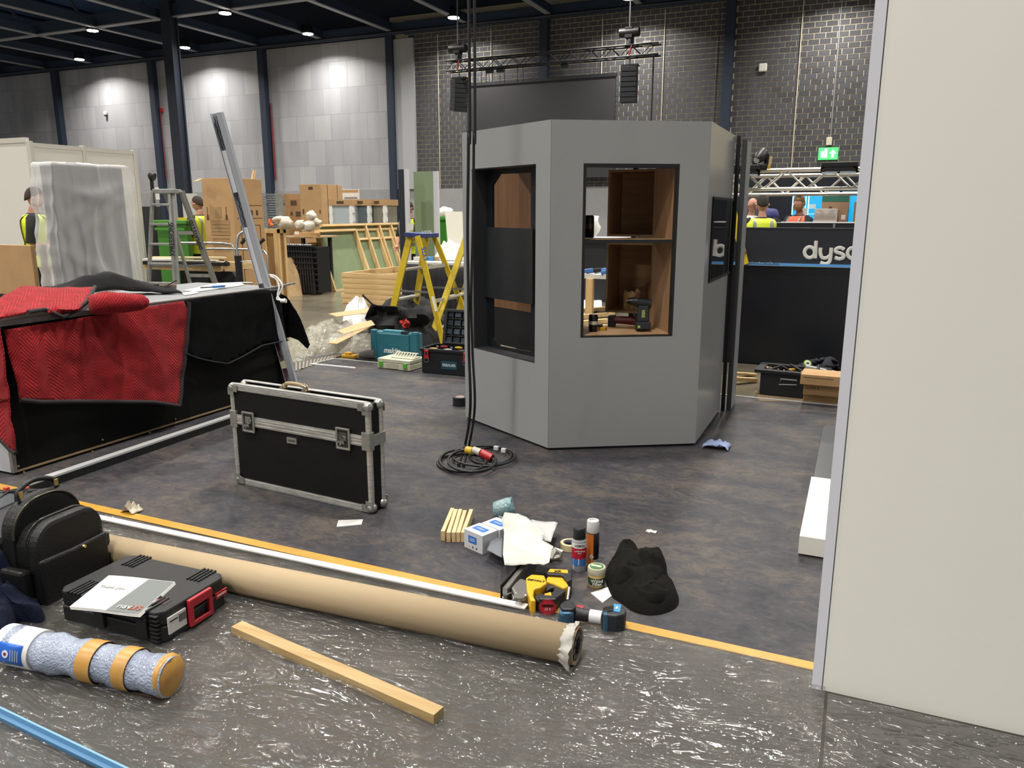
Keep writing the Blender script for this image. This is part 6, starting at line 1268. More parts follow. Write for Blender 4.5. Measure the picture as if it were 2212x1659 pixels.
cloth_heap('white_foam', [(735, 720), (755, 732), (790, 728), (810, 708), (800, 690), (762, 690), (742, 702)], .36, WP, t, 37, fold=6, amp=.5, base=0)
for k, (pts_, z_, lab) in enumerate((([(710, 678), (727, 684), (812, 674), (808, 664)], .34, 'upper thin cardboard strip on the polythene heap'), ([(728, 715), (744, 722), (810, 702), (802, 692), (778, 697)], .32, 'bent cardboard strip lying across the middle of the heap'), ([(708, 741), (728, 743), (806, 703), (797, 700)], .16, 'lower thin cardboard strip sticking out of the heap'))):
    tag(MB().sheet(pts_, 12, lambda x, y: G(x, y, z_ + .03 * math.sin(x / 20))).o('cardboard_strip', mat('c09a70', .7), solid=.006), lab, 'cardboard strip')
p_ = G(756, 772); t = T('yellow_tool', 'small yellow tool on the floor behind the pale edging', 'hand tool', p_); MB().b2(p_.x - .09, p_.x + .09, p_.y - .04, p_.y + .04, 0, .035).o('body', mat('cf9d1c', .5), t, bevel=.01); MB().b2(p_.x - .05, p_.x + .02, p_.y - .03, p_.y + .04, .035, .055).o('top', mat('cf9d1c', .5), t, bevel=.006)
p_ = G(795, 778); t = T('shoe', 'dark grey shoe on the floor at the left of the teal case', 'shoe', p_)
b = MB(); b.tube([p_ + Vector((-.12, .05, .04)), p_ + Vector((-.05, .02, .05)), p_ + Vector((.03, .0, .065)), p_ + Vector((.1, .0, .075))], [.03, .045, .05, .05], 14); b.o('upper', mat('4c4b4a', .85), t, smooth=60); MB().b2(p_.x - .14, p_.x + .14, p_.y - .04, p_.y + .05, 0, .02).o('sole', BLACK, t, bevel=.008)
# ribbed metal plate
t = T('ribbed_plate', 'dark floor plate with pale metal ribs left of the stand corner', 'floor plate', G(690, 790))
pl = [G(x, y) for x, y in ((640, 805), (738, 768), (812, 758), (640, 768))]
MB().prism([tuple(v[:2]) for v in pl], .001, .006).o('plate', mat('3c3833', .6), t)
for k in range(16):
    u = k / 15; a = G(640, 803).lerp(G(742, 768), u); c = G(640, 786).lerp(G(756, 763), u); MB().beam(a + Vector((0, 0, .009)), c + Vector((0, 0, .009)), .02, .008).o('rib', mat('8a8377', .4, .4), t)
p_ = G(650, 798); tag(MB().b2(p_.x - .03, p_.x + .03, p_.y - .02, p_.y + .02, .0, .006).o('paper_scrap', PAPER), 'tiny white scrap by the ribbed floor plate', 'paper')

# ---------------------------------------------------------------- people
SKIN = mat('b98770', .6)
def person(lab, foot, face_dir, arms, shirt='15161a', vest=None, hair='3a2d24', trous='15161a', bald=False, beard=False, glasses=False, ht=1.78, glove=False, head_turn=0, vest_open=False):
    fz = Vector((face_dir.x, face_dir.y, 0)).normalized(); S = ht / 1.78; rt = Vector((fz.y, -fz.x, 0))
    base = Vector((foot.x, foot.y, 0)); W3 = lambda x, y, z: base + rt * x * S + fz * y * S + Vector((0, 0, z * S))
    t = T('person', lab, 'person', base)
    def skin(name, pts, edges, m, par=t, sub=2):
        me = bpy.data.meshes.new(name); me.from_pydata([W3(*p[:3]) - base for p in pts], edges, []); me.materials.append(m); ob = bpy.data.objects.new(name, me); COL.objects.link(ob); ob.parent = par
        ob.modifiers.new('skin', 'SKIN'); 
        if not me.skin_vertices: me.attributes.new if False else None
        for i, v in enumerate(me.skin_vertices[0].data if me.skin_vertices else []): v.radius = (pts[i][3] * S, (pts[i][4] if len(pts[i]) > 4 else pts[i][3]) * S); v.use_root = (i == 0)
        s_ = ob.modifiers.new('sub', 'SUBSURF'); s_.levels = s_.render_levels = sub; return ob
    P = [(0, 0, .95, .15, .11), (0, .0, 1.15, .135, .10), (0, .0, 1.34, .16, .11), (0, -.01, 1.5, .055), (0, .01, 1.60, .055)]; E_ = [(0, 1), (1, 2), (2, 3), (3, 4)]
    AR = []
    for s, (el, wr) in zip((-1, 1), arms):
        i = len(P); P += [(s * .19, 0, 1.42, .055), (*el, .045), (*wr, .03)]; E_ += [(2, i), (i, i + 1), (i + 1, i + 2)]; AR.append(((s * .19, 0, 1.42), el, wr))
    for s in (-1, 1):
        i = len(P); P += [(s * .1, 0, .88, .09), (s * .11, .02, .5, .065), (s * .11, -.01, .1, .045), (s * .12, .14, .05, .04)]; E_ += [(0, i), (i, i + 1), (i + 1, i + 2), (i + 2, i + 3)]
    skin('body', P, E_, SKIN)
    def loft(secs, n=28, xo=0, yo=0):
        b = MB()
        for z, rx, ry in secs:
            for k in range(n): a = 2 * math.pi * k / n; b.v.append(W3(rx * math.cos(a), ry * math.sin(a) - .0, z))
        b.f = [(i * n + k, i * n + (k + 1) % n, (i + 1) * n + (k + 1) % n, (i + 1) * n + k) for i in range(len(secs) - 1) for k in range(n)]; return b
    SEC = [(.86, .19, .135), (1.0, .18, .13), (1.15, .175, .128), (1.3, .205, .14), (1.4, .215, .135), (1.455, .17, .11), (1.49, .075, .075)]
    loft([(z, a * 1.02, b_ * 1.02) for z, a, b_ in SEC]).o('shirt', mat(shirt, .85), t, smooth=70)
    for sh, el, wr in AR:
        e_ = Vector(el); s_ = Vector(sh); MB().tube([W3(*(s_ + Vector((-.03 * (1 if sh[0] > 0 else -1), 0, .0)))), W3(*s_), W3(*s_.lerp(e_, .5)), W3(*e_)], [.07 * S, .072 * S, .062 * S, .057 * S], 16).o('sleeve', mat(shirt, .85), t, smooth=70)
    MB().tube([W3(-.09, 0, .93), W3(-.1, .0, .7), W3(-.11, .02, .5), W3(-.11, 0, .1)], [.11, .095, .08, .07], 14).o('trouser_leg', mat(trous, .85), t, smooth=70)
    MB().tube([W3(.09, 0, .93), W3(.1, .0, .7), W3(.11, .02, .5), W3(.11, 0, .1)], [.11, .095, .08, .07], 14).o('trouser_leg', mat(trous, .85), t, smooth=70)
    for s in (-1, 1): MB().tube([W3(s * .11, -.08, .05), W3(s * .11, .02, .06), W3(s * .12, .16, .045)], [.045, .055, .04], 12).o('shoe', BLACK, t, smooth=60)
    if vest:
        vm = mat(vest, .55, emit=0.0); rf = mat('9a9b98', .35, .2)
        v_ = loft([(z, a * 1.1, b_ * 1.14) for z, a, b_ in SEC[:-1]] + [(1.475, .12, .09)]).o('vest', vm, t, smooth=70)
        loft([(z, a * 1.12, b_ * 1.17) for z, a, b_ in ((1.0, .18, .13), (1.05, .179, .13))]).o('reflective_band', rf, v_, smooth=70)
        for s in (-1, 1):
            for ys in (-1, 1):
                pts_ = []
                for z in (1.03, 1.15, 1.25, 1.33, 1.4, 1.44, 1.47):
                    for j in range(len(SEC) - 1):
                        if SEC[j][0] <= z <= SEC[j + 1][0]: f_ = (z - SEC[j][0]) / (SEC[j + 1][0] - SEC[j][0]); rx, ry = SEC[j][1] + (SEC[j + 1][1] - SEC[j][1]) * f_, SEC[j][2] + (SEC[j + 1][2] - SEC[j][2]) * f_
                    xx = s * .115; yy = ys * ry * 1.17 * math.sqrt(max(.02, 1 - (xx / (rx * 1.12)) ** 2)); pts_.append((xx, yy, z))
                b = MB(); b.v = [W3(x + d, y + ys * .003, z) for x, y, z in pts_ for d in (-.025, .025)]; b.f = [(2 * k, 2 * k + 1, 2 * k + 3, 2 * k + 2) for k in range(len(pts_) - 1)]; b.o('reflective_strap', rf, v_, smooth=70)
    # head
    hd = Matrix.Rotation(head_turn, 3, 'Z'); hc = Vector((0, .02, 1.665)); H3 = lambda x, y, z: W3(*(hc + hd @ Vector((x, y, z))))
    b = MB(); n = 14
    for i in range(n + 1):
        ph = math.pi * i / n; z = -math.cos(ph) * .12
        for k in range(2 * n):
            a = math.pi * k / n; r_ = math.sin(ph); x, y = .077 * r_ * math.cos(a), .098 * r_ * math.sin(a)
            if z < -.02 and y > 0: x *= 1 - .25 * (-z - .02) / .1; y *= 1 + .06
            if z < -.02 and y < 0: y *= .75
            b.v.append(H3(x, y, z))
    b.f = [(i * 2 * n + k, i * 2 * n + (k + 1) % (2 * n), (i + 1) * 2 * n + (k + 1) % (2 * n), (i + 1) * 2 * n + k) for i in range(n) for k in range(2 * n)]
    ho = b.o('head', SKIN, t, smooth=80)
    MB().tube([H3(0, .092, .02), H3(0, .108, -.008), H3(0, .118, -.028), H3(0, .098, -.036)], [.008, .011, .014, .01], 10).o('nose', SKIN, ho, smooth=80)
    MB().beam(H3(-.024, .094, -.062), H3(.024, .094, -.062), .01, .009).o('mouth', mat('8a5048', .6), ho, bevel=.002)
    for s in (-1, 1):
        MB().ball(H3(s * .031, .086, .006), .011, 6).o('eye', mat('ddd6d0', .4), ho, smooth=60); MB().ball(H3(s * .031, .094, .006), .006, 5).o('pupil', BLACK, ho)
        MB().beam(H3(s * .017, .094, .028), H3(s * .048, .086, .028), .008, .006).o('eyebrow', mat(hair, .9), ho)
        MB().ball(H3(s * .08, -.005, -.005), .02, 6).o('ear', SKIN, ho, smooth=60)
    if glasses:
        for s in (-1, 1): MB().tube([H3(s * .032 + .022 * math.cos(a * .52), .104, .004 + .017 * math.sin(a * .52)) for a in range(12)], .002, 5, close=True).o('spectacle_rim', BLACK, ho)
    if beard:
        b = MB(); b.grid(14, 6, lambda u, v: H3(.077 * math.cos(math.pi * u) * (1 - .22 * v), .1 * math.sin(math.pi * u) * (1 - .05 * v) + .004, -.045 - .062 * v)); b.o('beard', mat(hair, .95), ho, smooth=80, solid=.006)
    if not bald:
        b = MB(); b.grid(28, 10, lambda u, v: H3(.079 * math.cos(2 * math.pi * u) * math.cos(v * math.pi / 2), .1 * math.sin(2 * math.pi * u) * math.cos(v * math.pi / 2) - .006, max(-.0, 0) + .118 * math.sin(v * math.pi / 2) + (.035 if math.sin(2 * math.pi * u) > .3 else (-.045 * max(0, -math.sin(2 * math.pi * u)) * (1 - v))) * (1 - v) + .01)); b.o('hair', mat(hair, .9, bump=.5, bs=200), ho, smooth=80, solid=.003)
    for (sh, el, wr), s in zip(AR, (-1, 1)):
        e_, w_ = Vector(el), Vector(wr); d = (w_ - e_).normalized(); b = MB(); hm = BLACK if glove else SKIN
        c = w_ + d * .045; sd_ = d.cross(Vector((0, 0, 1)))
        sd_ = sd_.normalized() if sd_.length > .1 else Vector((1, 0, 0)); dn = sd_.cross(d)
        b.tube([W3(*(w_ - d * .01)), W3(*(w_ + d * .03)), W3(*(w_ + d * .085))], [.028 * S, .04 * S, .036 * S], 12)
        for k in range(4):
            o_ = w_ + d * .08 + sd_ * (.03 - .02 * k); l = (.065, .078, .072, .055)[k]
            b.tube([W3(*o_), W3(*(o_ + d * l * .5)), W3(*(o_ + d * l * .8 + dn * -.02))], [.0095, .009, .007], 8)
        o_ = w_ + d * .03 + sd_ * .035; b.tube([W3(*o_), W3(*(o_ + sd_ * .025 + d * .03)), W3(*(o_ + sd_ * .022 + d * .06))], [.012, .011, .008], 8)
        b.o('hand', hm, t, smooth=70)
    return t
f0_ = Vector((_f.x, _f.y, 0)).normalized()
def gnd(px, Z): p = PD(px, 600, Z); return Vector((p.x, p.y, 0))
YV = 'cfe02a'
person('person in yellow vest and black top half hidden behind the covered cabinet', gnd(92, 9.75), _r * .9 + f0_ * .4, [((-.23, .05, 1.15), (-.12, .28, 1.08)), ((.25, -.04, 1.14), (.12, .24, 1.05))], vest=YV, ht=1.83, head_turn=0)
person('person in yellow vest and dark gloves behind the very tall cardboard box', gnd(443, 13.2), -_r * .75 + f0_ * .3, [((-.27, .0, 1.14), (-.22, .1, .95)), ((.25, .02, 1.12), (.2, .2, 1.0))], vest=YV, ht=1.79, glove=True, glasses=True)
person('person in yellow vest seen between the dark wall and the pale green wall', gnd(888, 13.8), -f0_ * .6 - _r * .5, [((-.25, .05, 1.18), (-.1, .2, 1.05)), ((.25, .05, 1.15), (.1, .22, 1.0))], vest=YV, ht=1.72)
# ================================================================ RIGHT BACKGROUND
DW = 8.25
t = T('branded_wall', 'long low black wall with large white lettering behind the booth', 'wall panel', (-.5, DW, 0))
zl = PY(1700, 575, DW).z
MB().b2(-2.2, .9, DW, DW + .4, .01, zl).o('lower_wall', mat('0c1018', .35, bump=.05, bs=30), t)
MB().b2(-2.2, .9, DW + .06, DW + .1, zl, 1.385).o('upper_wall', mat('1b1f27', .5), t)
MB().b2(-2.2, .9, DW + .055, DW + .105, 1.38, 1.39).o('top_edge', mat('3a3d44', .4), t)
MB().b2(-2.2, .9, DW - .02, DW + .06, zl, zl + .02).o('ledge', mat('b9c4cc', .25), t); MB().b2(-2.2, .9, DW - .022, DW - .018, zl + .006, zl + .03).o('blue_film_edge', mat('5b9fe0', .25), t)
LG = mat('d2d0ca', .5)
def stroke(px, wd, nm='letter', cap=True):
    pts_ = [PY(x, y, DW + .052) for x, y in px]; pts_ = spline(pts_, 6) if len(pts_) > 2 else pts_
    b = MB(); b.tube(pts_, wd, 10, flat=(None, (DW + .052, .25), None)); return b.o(nm, LG, t, smooth=40)
r_ = .017
def circ(cx, cy, rx, ry, a0=0, a1=360, n=12): return [(cx + rx * math.cos(R(a0 + (a1 - a0) * k / n)), cy + ry * math.sin(R(a0 + (a1 - a0) * k / n))) for k in range(n + 1)]
stroke(circ(1749, 545, 11, 11.5, 0, 360), r_); stroke([(1763, 520), (1761, 558)], r_)
stroke([(1773, 535), (1772, 546), (1776, 556), (1785, 557), (1793, 552)], r_); stroke([(1796, 535), (1794, 556), (1791, 566), (1783, 570), (1772, 567)], r_)
stroke([(1824, 539), (1815, 535), (1806, 538), (1806, 544), (1815, 547), (1822, 551), (1821, 557), (1812, 559), (1803, 556)], r_)
stroke(circ(1842, 547, 11, 11.5), r_); stroke([(1863, 537), (1862, 560)], r_); stroke([(1863, 546), (1868, 537), (1877, 537), (1882, 544), (1881, 560)], r_)
# foil and yellow ladder foot standing on the ledge
p0 = PY(1602, 576, DW - .0); t = T('foil_wrap', 'crumpled clear wrap lying along the ledge of the black wall', 'wrap', (p0.x, DW, zl + .02)); 
p1 = PY(1684, 574, DW); b = MB(); b.grid(44, 5, lambda u, v: Vector((p0.x + (p1.x - p0.x) * u, DW - .03 + .07 * v, zl + .022 + .022 * abs(fb((u * 22, v * 3, 4), 1, 3)) * (1 - .3 * u)))); b.o('wrap', mat('b9b7a8', .12, .6, bump=1, bs=40), t)
q0, q1 = PY(1598, 520, DW - .02), PY(1610, 571, DW - .04)
t = T('yellow_ladder_leg', 'yellow ladder leg standing against the black wall beside the booth', 'ladder', (q1.x, DW, zl + .02)); MB().beam(q1, q0 + (q0 - q1) * 1.4, .07, .03, (0, 1, 0)).o('rail', YL, t); MB().beam(PY(1594, 544, DW - .05), PY(1612, 542, DW - .05), .02, .03).o('bracket', ALU, t)
# counter band behind, with lock
BY = 11.5; zb_ = PY(1700, 480, BY).z
t = T('rear_counter', 'dark counter with white edge that the orange-vested person leans on', 'counter', (0, BY, 0))
xa, xb_ = PY(1620, 480, BY).x, PY(1900, 480, BY).x
MB().b2(xa, xb_, BY, BY + .05, 0, zb_ - .01).o('front', mat('191d24', .5), t); MB().b2(xa, xb_, BY - .01, BY + .5, zb_ - .01, zb_).o('top', mat('cfd0d0', .5), t)
p_ = PY(1802, 487, BY - .02); MB().box(p_, (.03, .03, .07)).o('lock', ALU, t)
# aluminium box truss
TS = mat('c2beb4', .3, .8)
def truss(name, lab, x0, x1, y, z, w, h, r, m, n, bay, grp=None):
    t = T(name, lab, 'truss', (x0, y, z), grp)
    cs = [(y - w / 2, z - h / 2), (y + w / 2, z - h / 2), (y - w / 2, z + h / 2), (y + w / 2, z + h / 2)]
    for a, b_ in cs: MB().cyl((x0, a, b_), (x1, a, b_), r, n=10).o('chord', m, t, smooth=50)
    k = x0; i = 0
    while k + bay <= x1 + .01:
        for (c0, c1) in ((0, 2), (1, 3), (0, 1), (2, 3)):
            (ya, za), (yb, zb2) = cs[c0], cs[c1]
            if i % 2: (ya, za), (yb, zb2) = (yb, zb2), (ya, za)
            MB().cyl((k, ya, za), (k + bay, yb, zb2), r * .45, n=6).o('brace', m, t, smooth=50)
        k += bay; i += 1
    return t
TY = 11.9
ztop, zbot = PY(1700, 367, TY).z, PY(1700, 408, TY).z
xa = PY(1560, 380, TY).x; 
truss('lighting_truss', 'silver box truss hanging low above the people on the right', xa, 1.2, TY + .12, (ztop + zbot) / 2, .28, ztop - zbot, .024, TS, 10, .29)
truss('lighting_truss', 'second silver truss just behind and below the first', xa - 1, 1.4, TY + 1.6, PY(1700, 400, TY + 1.6).z, .28, .29, .024, TS, 10, .29)
def bar_light(x0, x1, yy, lab):
    a, b_ = PY(x0, yy, TY - .2), PY(x1, yy, TY - .2); t = T('wash_light', lab, 'stage light', a.lerp(b_, .5)); w = (b_ - a).length; c = a.lerp(b_, .5)
    MB().box(c + Vector((0, 0, .06)), (w, .22, .06)).o('yoke_bar', SATIN, t, bevel=.005)
    MB().prism([(c.x - w * .46, c.z - .02), (c.x + w * .46, c.z - .02), (c.x + w * .36, c.z + .05), (c.x - w * .36, c.z + .05)], c.y - .1, c.y + .1, lambda u, v, q: (u, q, v)).o('housing', SATIN, t, bevel=.006)
    MB().box(c + Vector((0, -.03, -.045)), (w * .94, .2, .022)).o('lens_strip', mat('b9bcc4', .15, .3), t); MB().ball(c + Vector((0, -.13, -.04)), .018, 6).o('knob', BLACK, t)
    for s in (-1, 1): MB().beam(c + Vector((s * w * .45, 0, .06)), c + Vector((s * w * .45, 0, -.05)), .02, .06).o('yoke_arm', BLACK, t)
bar_light(1774, 1852, 366, 'black wash light bar on the truss under the exit sign'); bar_light(1570, 1641, 372, 'black wash light bar at the left end of the silver truss')
p_ = PY(1642, 365, TY); t = T('moving_head_light', 'black moving head light with yellow clamps standing on the silver truss', 'stage light', p_)
MB().box(p_ + Vector((0, 0, .03)), (.2, .18, .06)).o('base', SATIN, t, bevel=.008); 
for s in (-1, 1): MB().beam(p_ + Vector((s * .08, 0, .05)), p_ + Vector((s * .08, 0, .2)), .03, .06).o('yoke_arm', BLACK, t)
MB().tube([p_ + Vector((-.04, -.1, .12)), p_ + Vector((0, -.05, .17)), p_ + Vector((.03, .06, .24))], [.06, .085, .06], 16).o('head', SATIN, t, smooth=50); MB().cyl(p_ + Vector((-.045, -.115, .115)), p_ + Vector((-.04, -.1, .12)), .045).o('lens', mat('a9a7a0', .2), t)
for s in (-1, 1): MB().box(p_ + Vector((s * .12, 0, .0)), (.03, .08, .09)).o('clamp', mat('c9a52a', .5), t)
MB().cyl(p_ + Vector((.11, 0, -.02)), p_ + Vector((.14, 0, .17)), .02).o('cable_end', mat('c9b48a', .5), t)
# dark backdrop and bright blue lit panels
t = T('dark_backdrop', 'dark navy backdrop wall behind the people on the right', 'wall panel', (0, 17, 0)); MB().b2(PY(1592, 450, 17).x, 3, 17, 17.1, 0, 2.35).o('backdrop', mat('131a26', .7), t)
p0, p1 = PY(1606, 420, 16.5), PY(1660, 420, 16.5); MB().b2(p0.x, p1.x, 16.6, 16.65, 0, p0.z + .05).o('grey_flat', mat('4c4c4c', .6), t); q = PY(1649, 425, 16.5); MB().b2(q.x - .03, q.x + .03, 16.45, 16.5, 0, q.z).o('pale_post', mat('b9b9b2', .5), t)
CY = bpy.data.materials.new('blue_screen'); CY.use_nodes = True; N, L, p = nodes(CY); p.inputs['Base Color'].default_value = (.02, .1, .16, 1); p.inputs['Emission Color'].default_value = lin('1eaee6'); p.inputs['Emission Strength'].default_value = 1.0
CYB = bpy.data.materials.new('blue_screen_edge'); CYB.use_nodes = True; N, L, p = nodes(CYB); p.inputs['Emission Color'].default_value = lin('6fdcff'); p.inputs['Emission Strength'].default_value = 1.1
def screen(x0, x1, y0, y1, lab, Y=15.5):
    a, b_ = PY(x0, y0, Y), PY(x1, y1, Y); t = T('lit_panel', lab, 'lit panel', ((a.x + b_.x) / 2, Y, b_.z)); MB().b2(a.x, b_.x, Y, Y + .05, b_.z, a.z).o('panel', CY, t)
    for (u0, u1, v0, v1) in ((a.x, b_.x, a.z - .015, a.z), (a.x, b_.x, b_.z, b_.z + .015), (a.x, a.x + .02, b_.z, a.z), (b_.x - .02, b_.x, b_.z, a.z)): MB().b2(u0, u1, Y - .01, Y, v0, v1).o('bright_edge', CYB, t)
    return t, a, b_
t, a, b_ = screen(1713, 1738, 416, 560, 'tall bright blue panel beside the head of the orange-vested person'); MB().box(PY(1723, 446, 15.45), (.12, .01, .07)).o('label', mat('c9e6ee', .5), t)
t, a, b_ = screen(1741, 1771, 416, 560, 'tall bright blue panel second from the left'); MB().box(PY(1755, 446, 15.45), (.12, .01, .08)).o('label', mat('c9e6ee', .5), t); MB().b2(a.x, b_.x, 15.49, 15.5, PY(1755, 463, 15.5).z, PY(1755, 463, 15.5).z + .012).o('bright_edge', CYB, t)
screen(1785, 1813, 414, 420, 'narrow bright blue strip above the teal-topped box'); screen(1820, 1842, 414, 560, 'bright blue panel at the right behind the teal-topped box')
t, q = gb(1835, 1777, 1838, 420, 13.2, 0, 'cardboard_box', 'brown box with a teal top band behind the rear counter', mat('8c7058', .85)); flat(t, 'teal_band', mat('1f5c4e', .6), q[0], q[1], q[2], q[5] - .12, q[5] - .01); flat(t, 'print_mark', INK, q[0] + .12, q[0] + .17, q[2], q[5] - .27, q[5] - .2); flat(t, 'label', PAPER, q[1] - .1, q[1] - .03, q[2], q[5] - .42, q[5] - .34)
t, q = gb(1807, 1760, 1812, 451, 12.6, 0, 'white_carton', 'plain white carton in front of the teal-topped box', mat('c4c0bb', .6))
t, q = gb(1862, 1846, 1864, 436, 13.4, 0, 'cardboard_box', 'brown box at the far right behind the rear counter', CARDD)
# people
sl = 1.4
person('bald person with glasses and pale shirt next to the booth', gnd(1614, 13.6), -f0_ + _r * .25, [((-.24, .02, 1.15), (-.2, .2, 1.0)), ((.24, .02, 1.15), (.2, .2, 1.0))], shirt='c9c9cc', bald=True, glasses=True, ht=1.77)
person('person in yellow vest seen from behind between the counters', gnd(1637, 11.0), f0_ + _r * .12, [((-.30, .03, 1.18), (-.26, .2, 1.02)), ((.30, .03, 1.2), (.25, .26, 1.16))], vest=YV, hair='2b2622', ht=1.76)
t = person('bearded person in orange vest leaning on the rear counter', gnd(1716, 12.6), -_r * .85 - f0_ * .45, [((-.22, .12, 1.2), (-.14, .36, 1.22)), ((.27, .10, 1.24), (.02, .34, 1.26))], vest='d8603c', hair='8a6a48', beard=True, ht=1.79)
for k, lab in enumerate(('white upright paper sheet beside the orange-vested person',)): p_ = PD(1738, 465, 12.9); tag(MB().box((p_.x, p_.y, zb_ + .1), (.08, .02, .2)).o('paper_roll', PAPER), lab, 'paper')
p_ = PD(1660, 460, 12.0); b = MB(); b.ball((p_.x, p_.y, p_.z - .05), (.16, .12, .12), 9); b.v = [v + Vector((1, 1, 1)) * .03 * fb(v, 7) for v in b.v]; tag(b.o('blue_bag', mat('2c2f6a', .7), smooth=60), 'dark blue bag between the yellow-vested and orange-vested people', 'bag')
# tool bag, jacket, boxes on the floor at the right
P0 = G(1640, 853); t = T('tool_tub', 'open black tool tub full of tools by the low black wall', 'tool tub', P0); M_ = rotz(P0, R(-3)); W_, D_, H_ = .52, .3, .20
b = MB(M_); b.b2(0, W_, 0, .02, .01, H_); b.b2(0, W_, D_ - .02, D_, .01, H_); b.b2(0, .02, .02, D_ - .02, .01, H_); b.b2(W_ - .02, W_, .02, D_ - .02, .01, H_); b.b2(.02, W_ - .02, .02, D_ - .02, .01, .04); b.o('tub', TBX, t)
ring(MB(M_), lambda u, z, w: (u, z, H_ - w), rect(-.05, W_ + .02, -.03, D_ + .03), rect(.02, W_ - .02, .02, D_ - .02), .03).o('rim', TBX, t, bevel=.006)
MB(M_).tube([(.17, -.035, H_ - .06), (.17, -.04, H_ - .035), (.3, -.04, H_ - .035), (.3, -.035, H_ - .075), (.16, -.035, H_ - .085)], .005, 6).o('handle', ALUD, t)
for k in range(14):
    p_ = M_ @ Vector((.03 + .034 * k, .05 + .16 * ((k * 7) % 5) / 5, H_ + .0)); q_ = p_ + Vector((.13 * math.cos(k * 1.7), .06 * math.sin(k * 1.7), .02 + .04 * (k % 3 == 0)))
    tag(MB().tube([p_, p_.lerp(q_, .5), q_], [.012, .013, .009], 8).o('hand_tool', mat('cf9a1c' if k in (4, 8) else ('c98a4a' if k == 2 else '17181b'), .45), smooth=50), ('yellow' if k in (4, 8) else 'orange' if k == 2 else 'black') + ' hand tool lying in the black tool tub', 'hand tool', 'hand tools in the tool tub')
jc = [(1700, 806), (1712, 795), (1740, 782), (1775, 775), (1800, 772), (1810, 782), (1812, 812), (1790, 815), (1760, 812), (1730, 822), (1722, 812)]
t = T('jacket', 'dark navy jacket with a round green and white badge over the tool tub', 'clothing', G(1760, 850)); NV2 = mat('191c27', .9, bump=.4, bs=90)
MB().sheet(jc, 6, lambda x, y: PD(x, y, 7.25 - .25 * fb((x / 30, y / 22, 2)) )).o('jacket_cloth', NV2, t, smooth=70, solid=.03)
c_ = PD(1744, 785, 6.85); M_ = frame(c_, _r, Vector((0, 0, 1)) * .8 + f0_ * .6); MB(M_).cyl((0, 0, 0), (0, 0, .006), .032, n=24).o('badge', mat('8fbf3a', .5), t); MB(M_).cyl((0, 0, .006), (0, 0, .008), .023, n=20).o('badge_centre', WHITE, t); MB(M_).b2(-.012, .012, -.01, .006, .008, .0095).o('badge_mark', BLACK, t)
def lowbox(px, py, w, d, h, z, ang, lab, m=CARD, nm='cardboard_box'):
    p_ = G(px, py, z); M_ = rotz(Vector((p_.x, p_.y, z)), ang); t = T(nm, lab, 'box', (p_.x, p_.y, z)); MB(M_).b2(0, w, 0, d, .002, h).o('box_body', m, t, bevel=.003); return t, M_
lowbox(1734, 867, .28, .26, .075, 0, R(-2), 'bottom small cardboard box of three by the white partition')
t, M_ = lowbox(1734, 852, .30, .26, .095, .077, R(-2), 'middle small cardboard box with faint printing by the white partition'); text('LLOM 4', .03, INK, M_ @ Matrix.Translation((.07, -.001, .06)) @ Matrix.Rotation(R(90), 4, 'X'), t, 'print')
t, M_ = lowbox(1728, 830, .31, .26, .085, .175, R(-2), 'top small cardboard box of three by the white partition'); MB(M_).b2(.02, .25, -.003, -.001, .06, .064).o('seam', INK, t)
a = G(1778, 813, .2); t = T('cardboard_piece', 'folded open cardboard piece leaning on the small boxes', 'cardboard', a); MB().beam(PD(1778, 812, 6.7), PD(1808, 835, 6.6), .16, .008, _f).o('flap', mat('b08c5c', .8), t); MB().beam(PD(1806, 835, 6.6), PD(1810, 865, 6.6), .12, .008, _r).o('flap', CARD, t)
t = T('aluminium_bar', 'aluminium bar lying across the small boxes', 'bar', PD(1780, 802, 6.75)); MB().beam(PD(1740, 795, 6.75), PD(1830, 814, 6.6), .05, .05).o('bar', mat('c9cac6', .4, .3), t)
tag(MB().prism(up([(1650, 852), (1655, 856), (1665, 862), (1680, 862), (1676, 856), (1660, 852)], .004), .001, .004).o('paper_scrap', mat('b9c2d6', .7)), 'pale blue paper scrap in front of the tool tub', 'paper')
tag(MB().prism(up([(1630, 845), (1640, 866), (1735, 868), (1735, 855), (1650, 845)], .003), .001, .005).o('cardboard_sheet', mat('6d5c44', .85)), 'flat brown cardboard sheet under the tool tub', 'cardboard')
for k in range(2): tag(MB().beam(PD(1584, 806 + 12 * k, 7.4 - .3 * k), PD(1632, 809 + 12 * k, 7.5 - .3 * k), .06, .02 + .015 * k).o('timber_strip', PINE[0]), ['white-edged timber strip by the low black wall, upper one', 'lower timber strip by the low black wall'][k], 'timber')
# ---------------------------------------------------------------- exit sign, conduits, sensors on the brick wall
W_ = WY - .05
def vconduit(x, y0, y1, lab, c='b9b3a0', r=.025):
    a, b_ = PY(x[0], y0, W_), PY(x[1], y1, W_); xm_ = (a.x + b_.x) / 2; t = tag(MB().cyl((xm_, W_, b_.z), (xm_, W_, a.z), r, n=8).o('conduit', mat(c, .5)), lab, 'conduit')
vconduit((943, 953), 75, 408, 'pale conduit on the brick wall left of the line array speaker'); vconduit((1059, 1063), 62, 180, 'pale conduit on the brick wall above the screen')
vconduit((1302, 1299), 40, 160, 'pale conduit on the brick wall at the right part of the screen'); vconduit((1440, 1426), 20, 262, 'pale conduit on the brick wall right of the right speaker')
vconduit((1738, 1708), 0, 362, 'pale conduit on the brick wall left of the exit sign'); vconduit((1820, 1793), 0, 298, 'grey conduit dropping to the exit sign', '8d8f94', .02)
vconduit((1556, 1539), 0, 262, 'thin chain conduit left of the right-hand column', '6f6b62', .014)
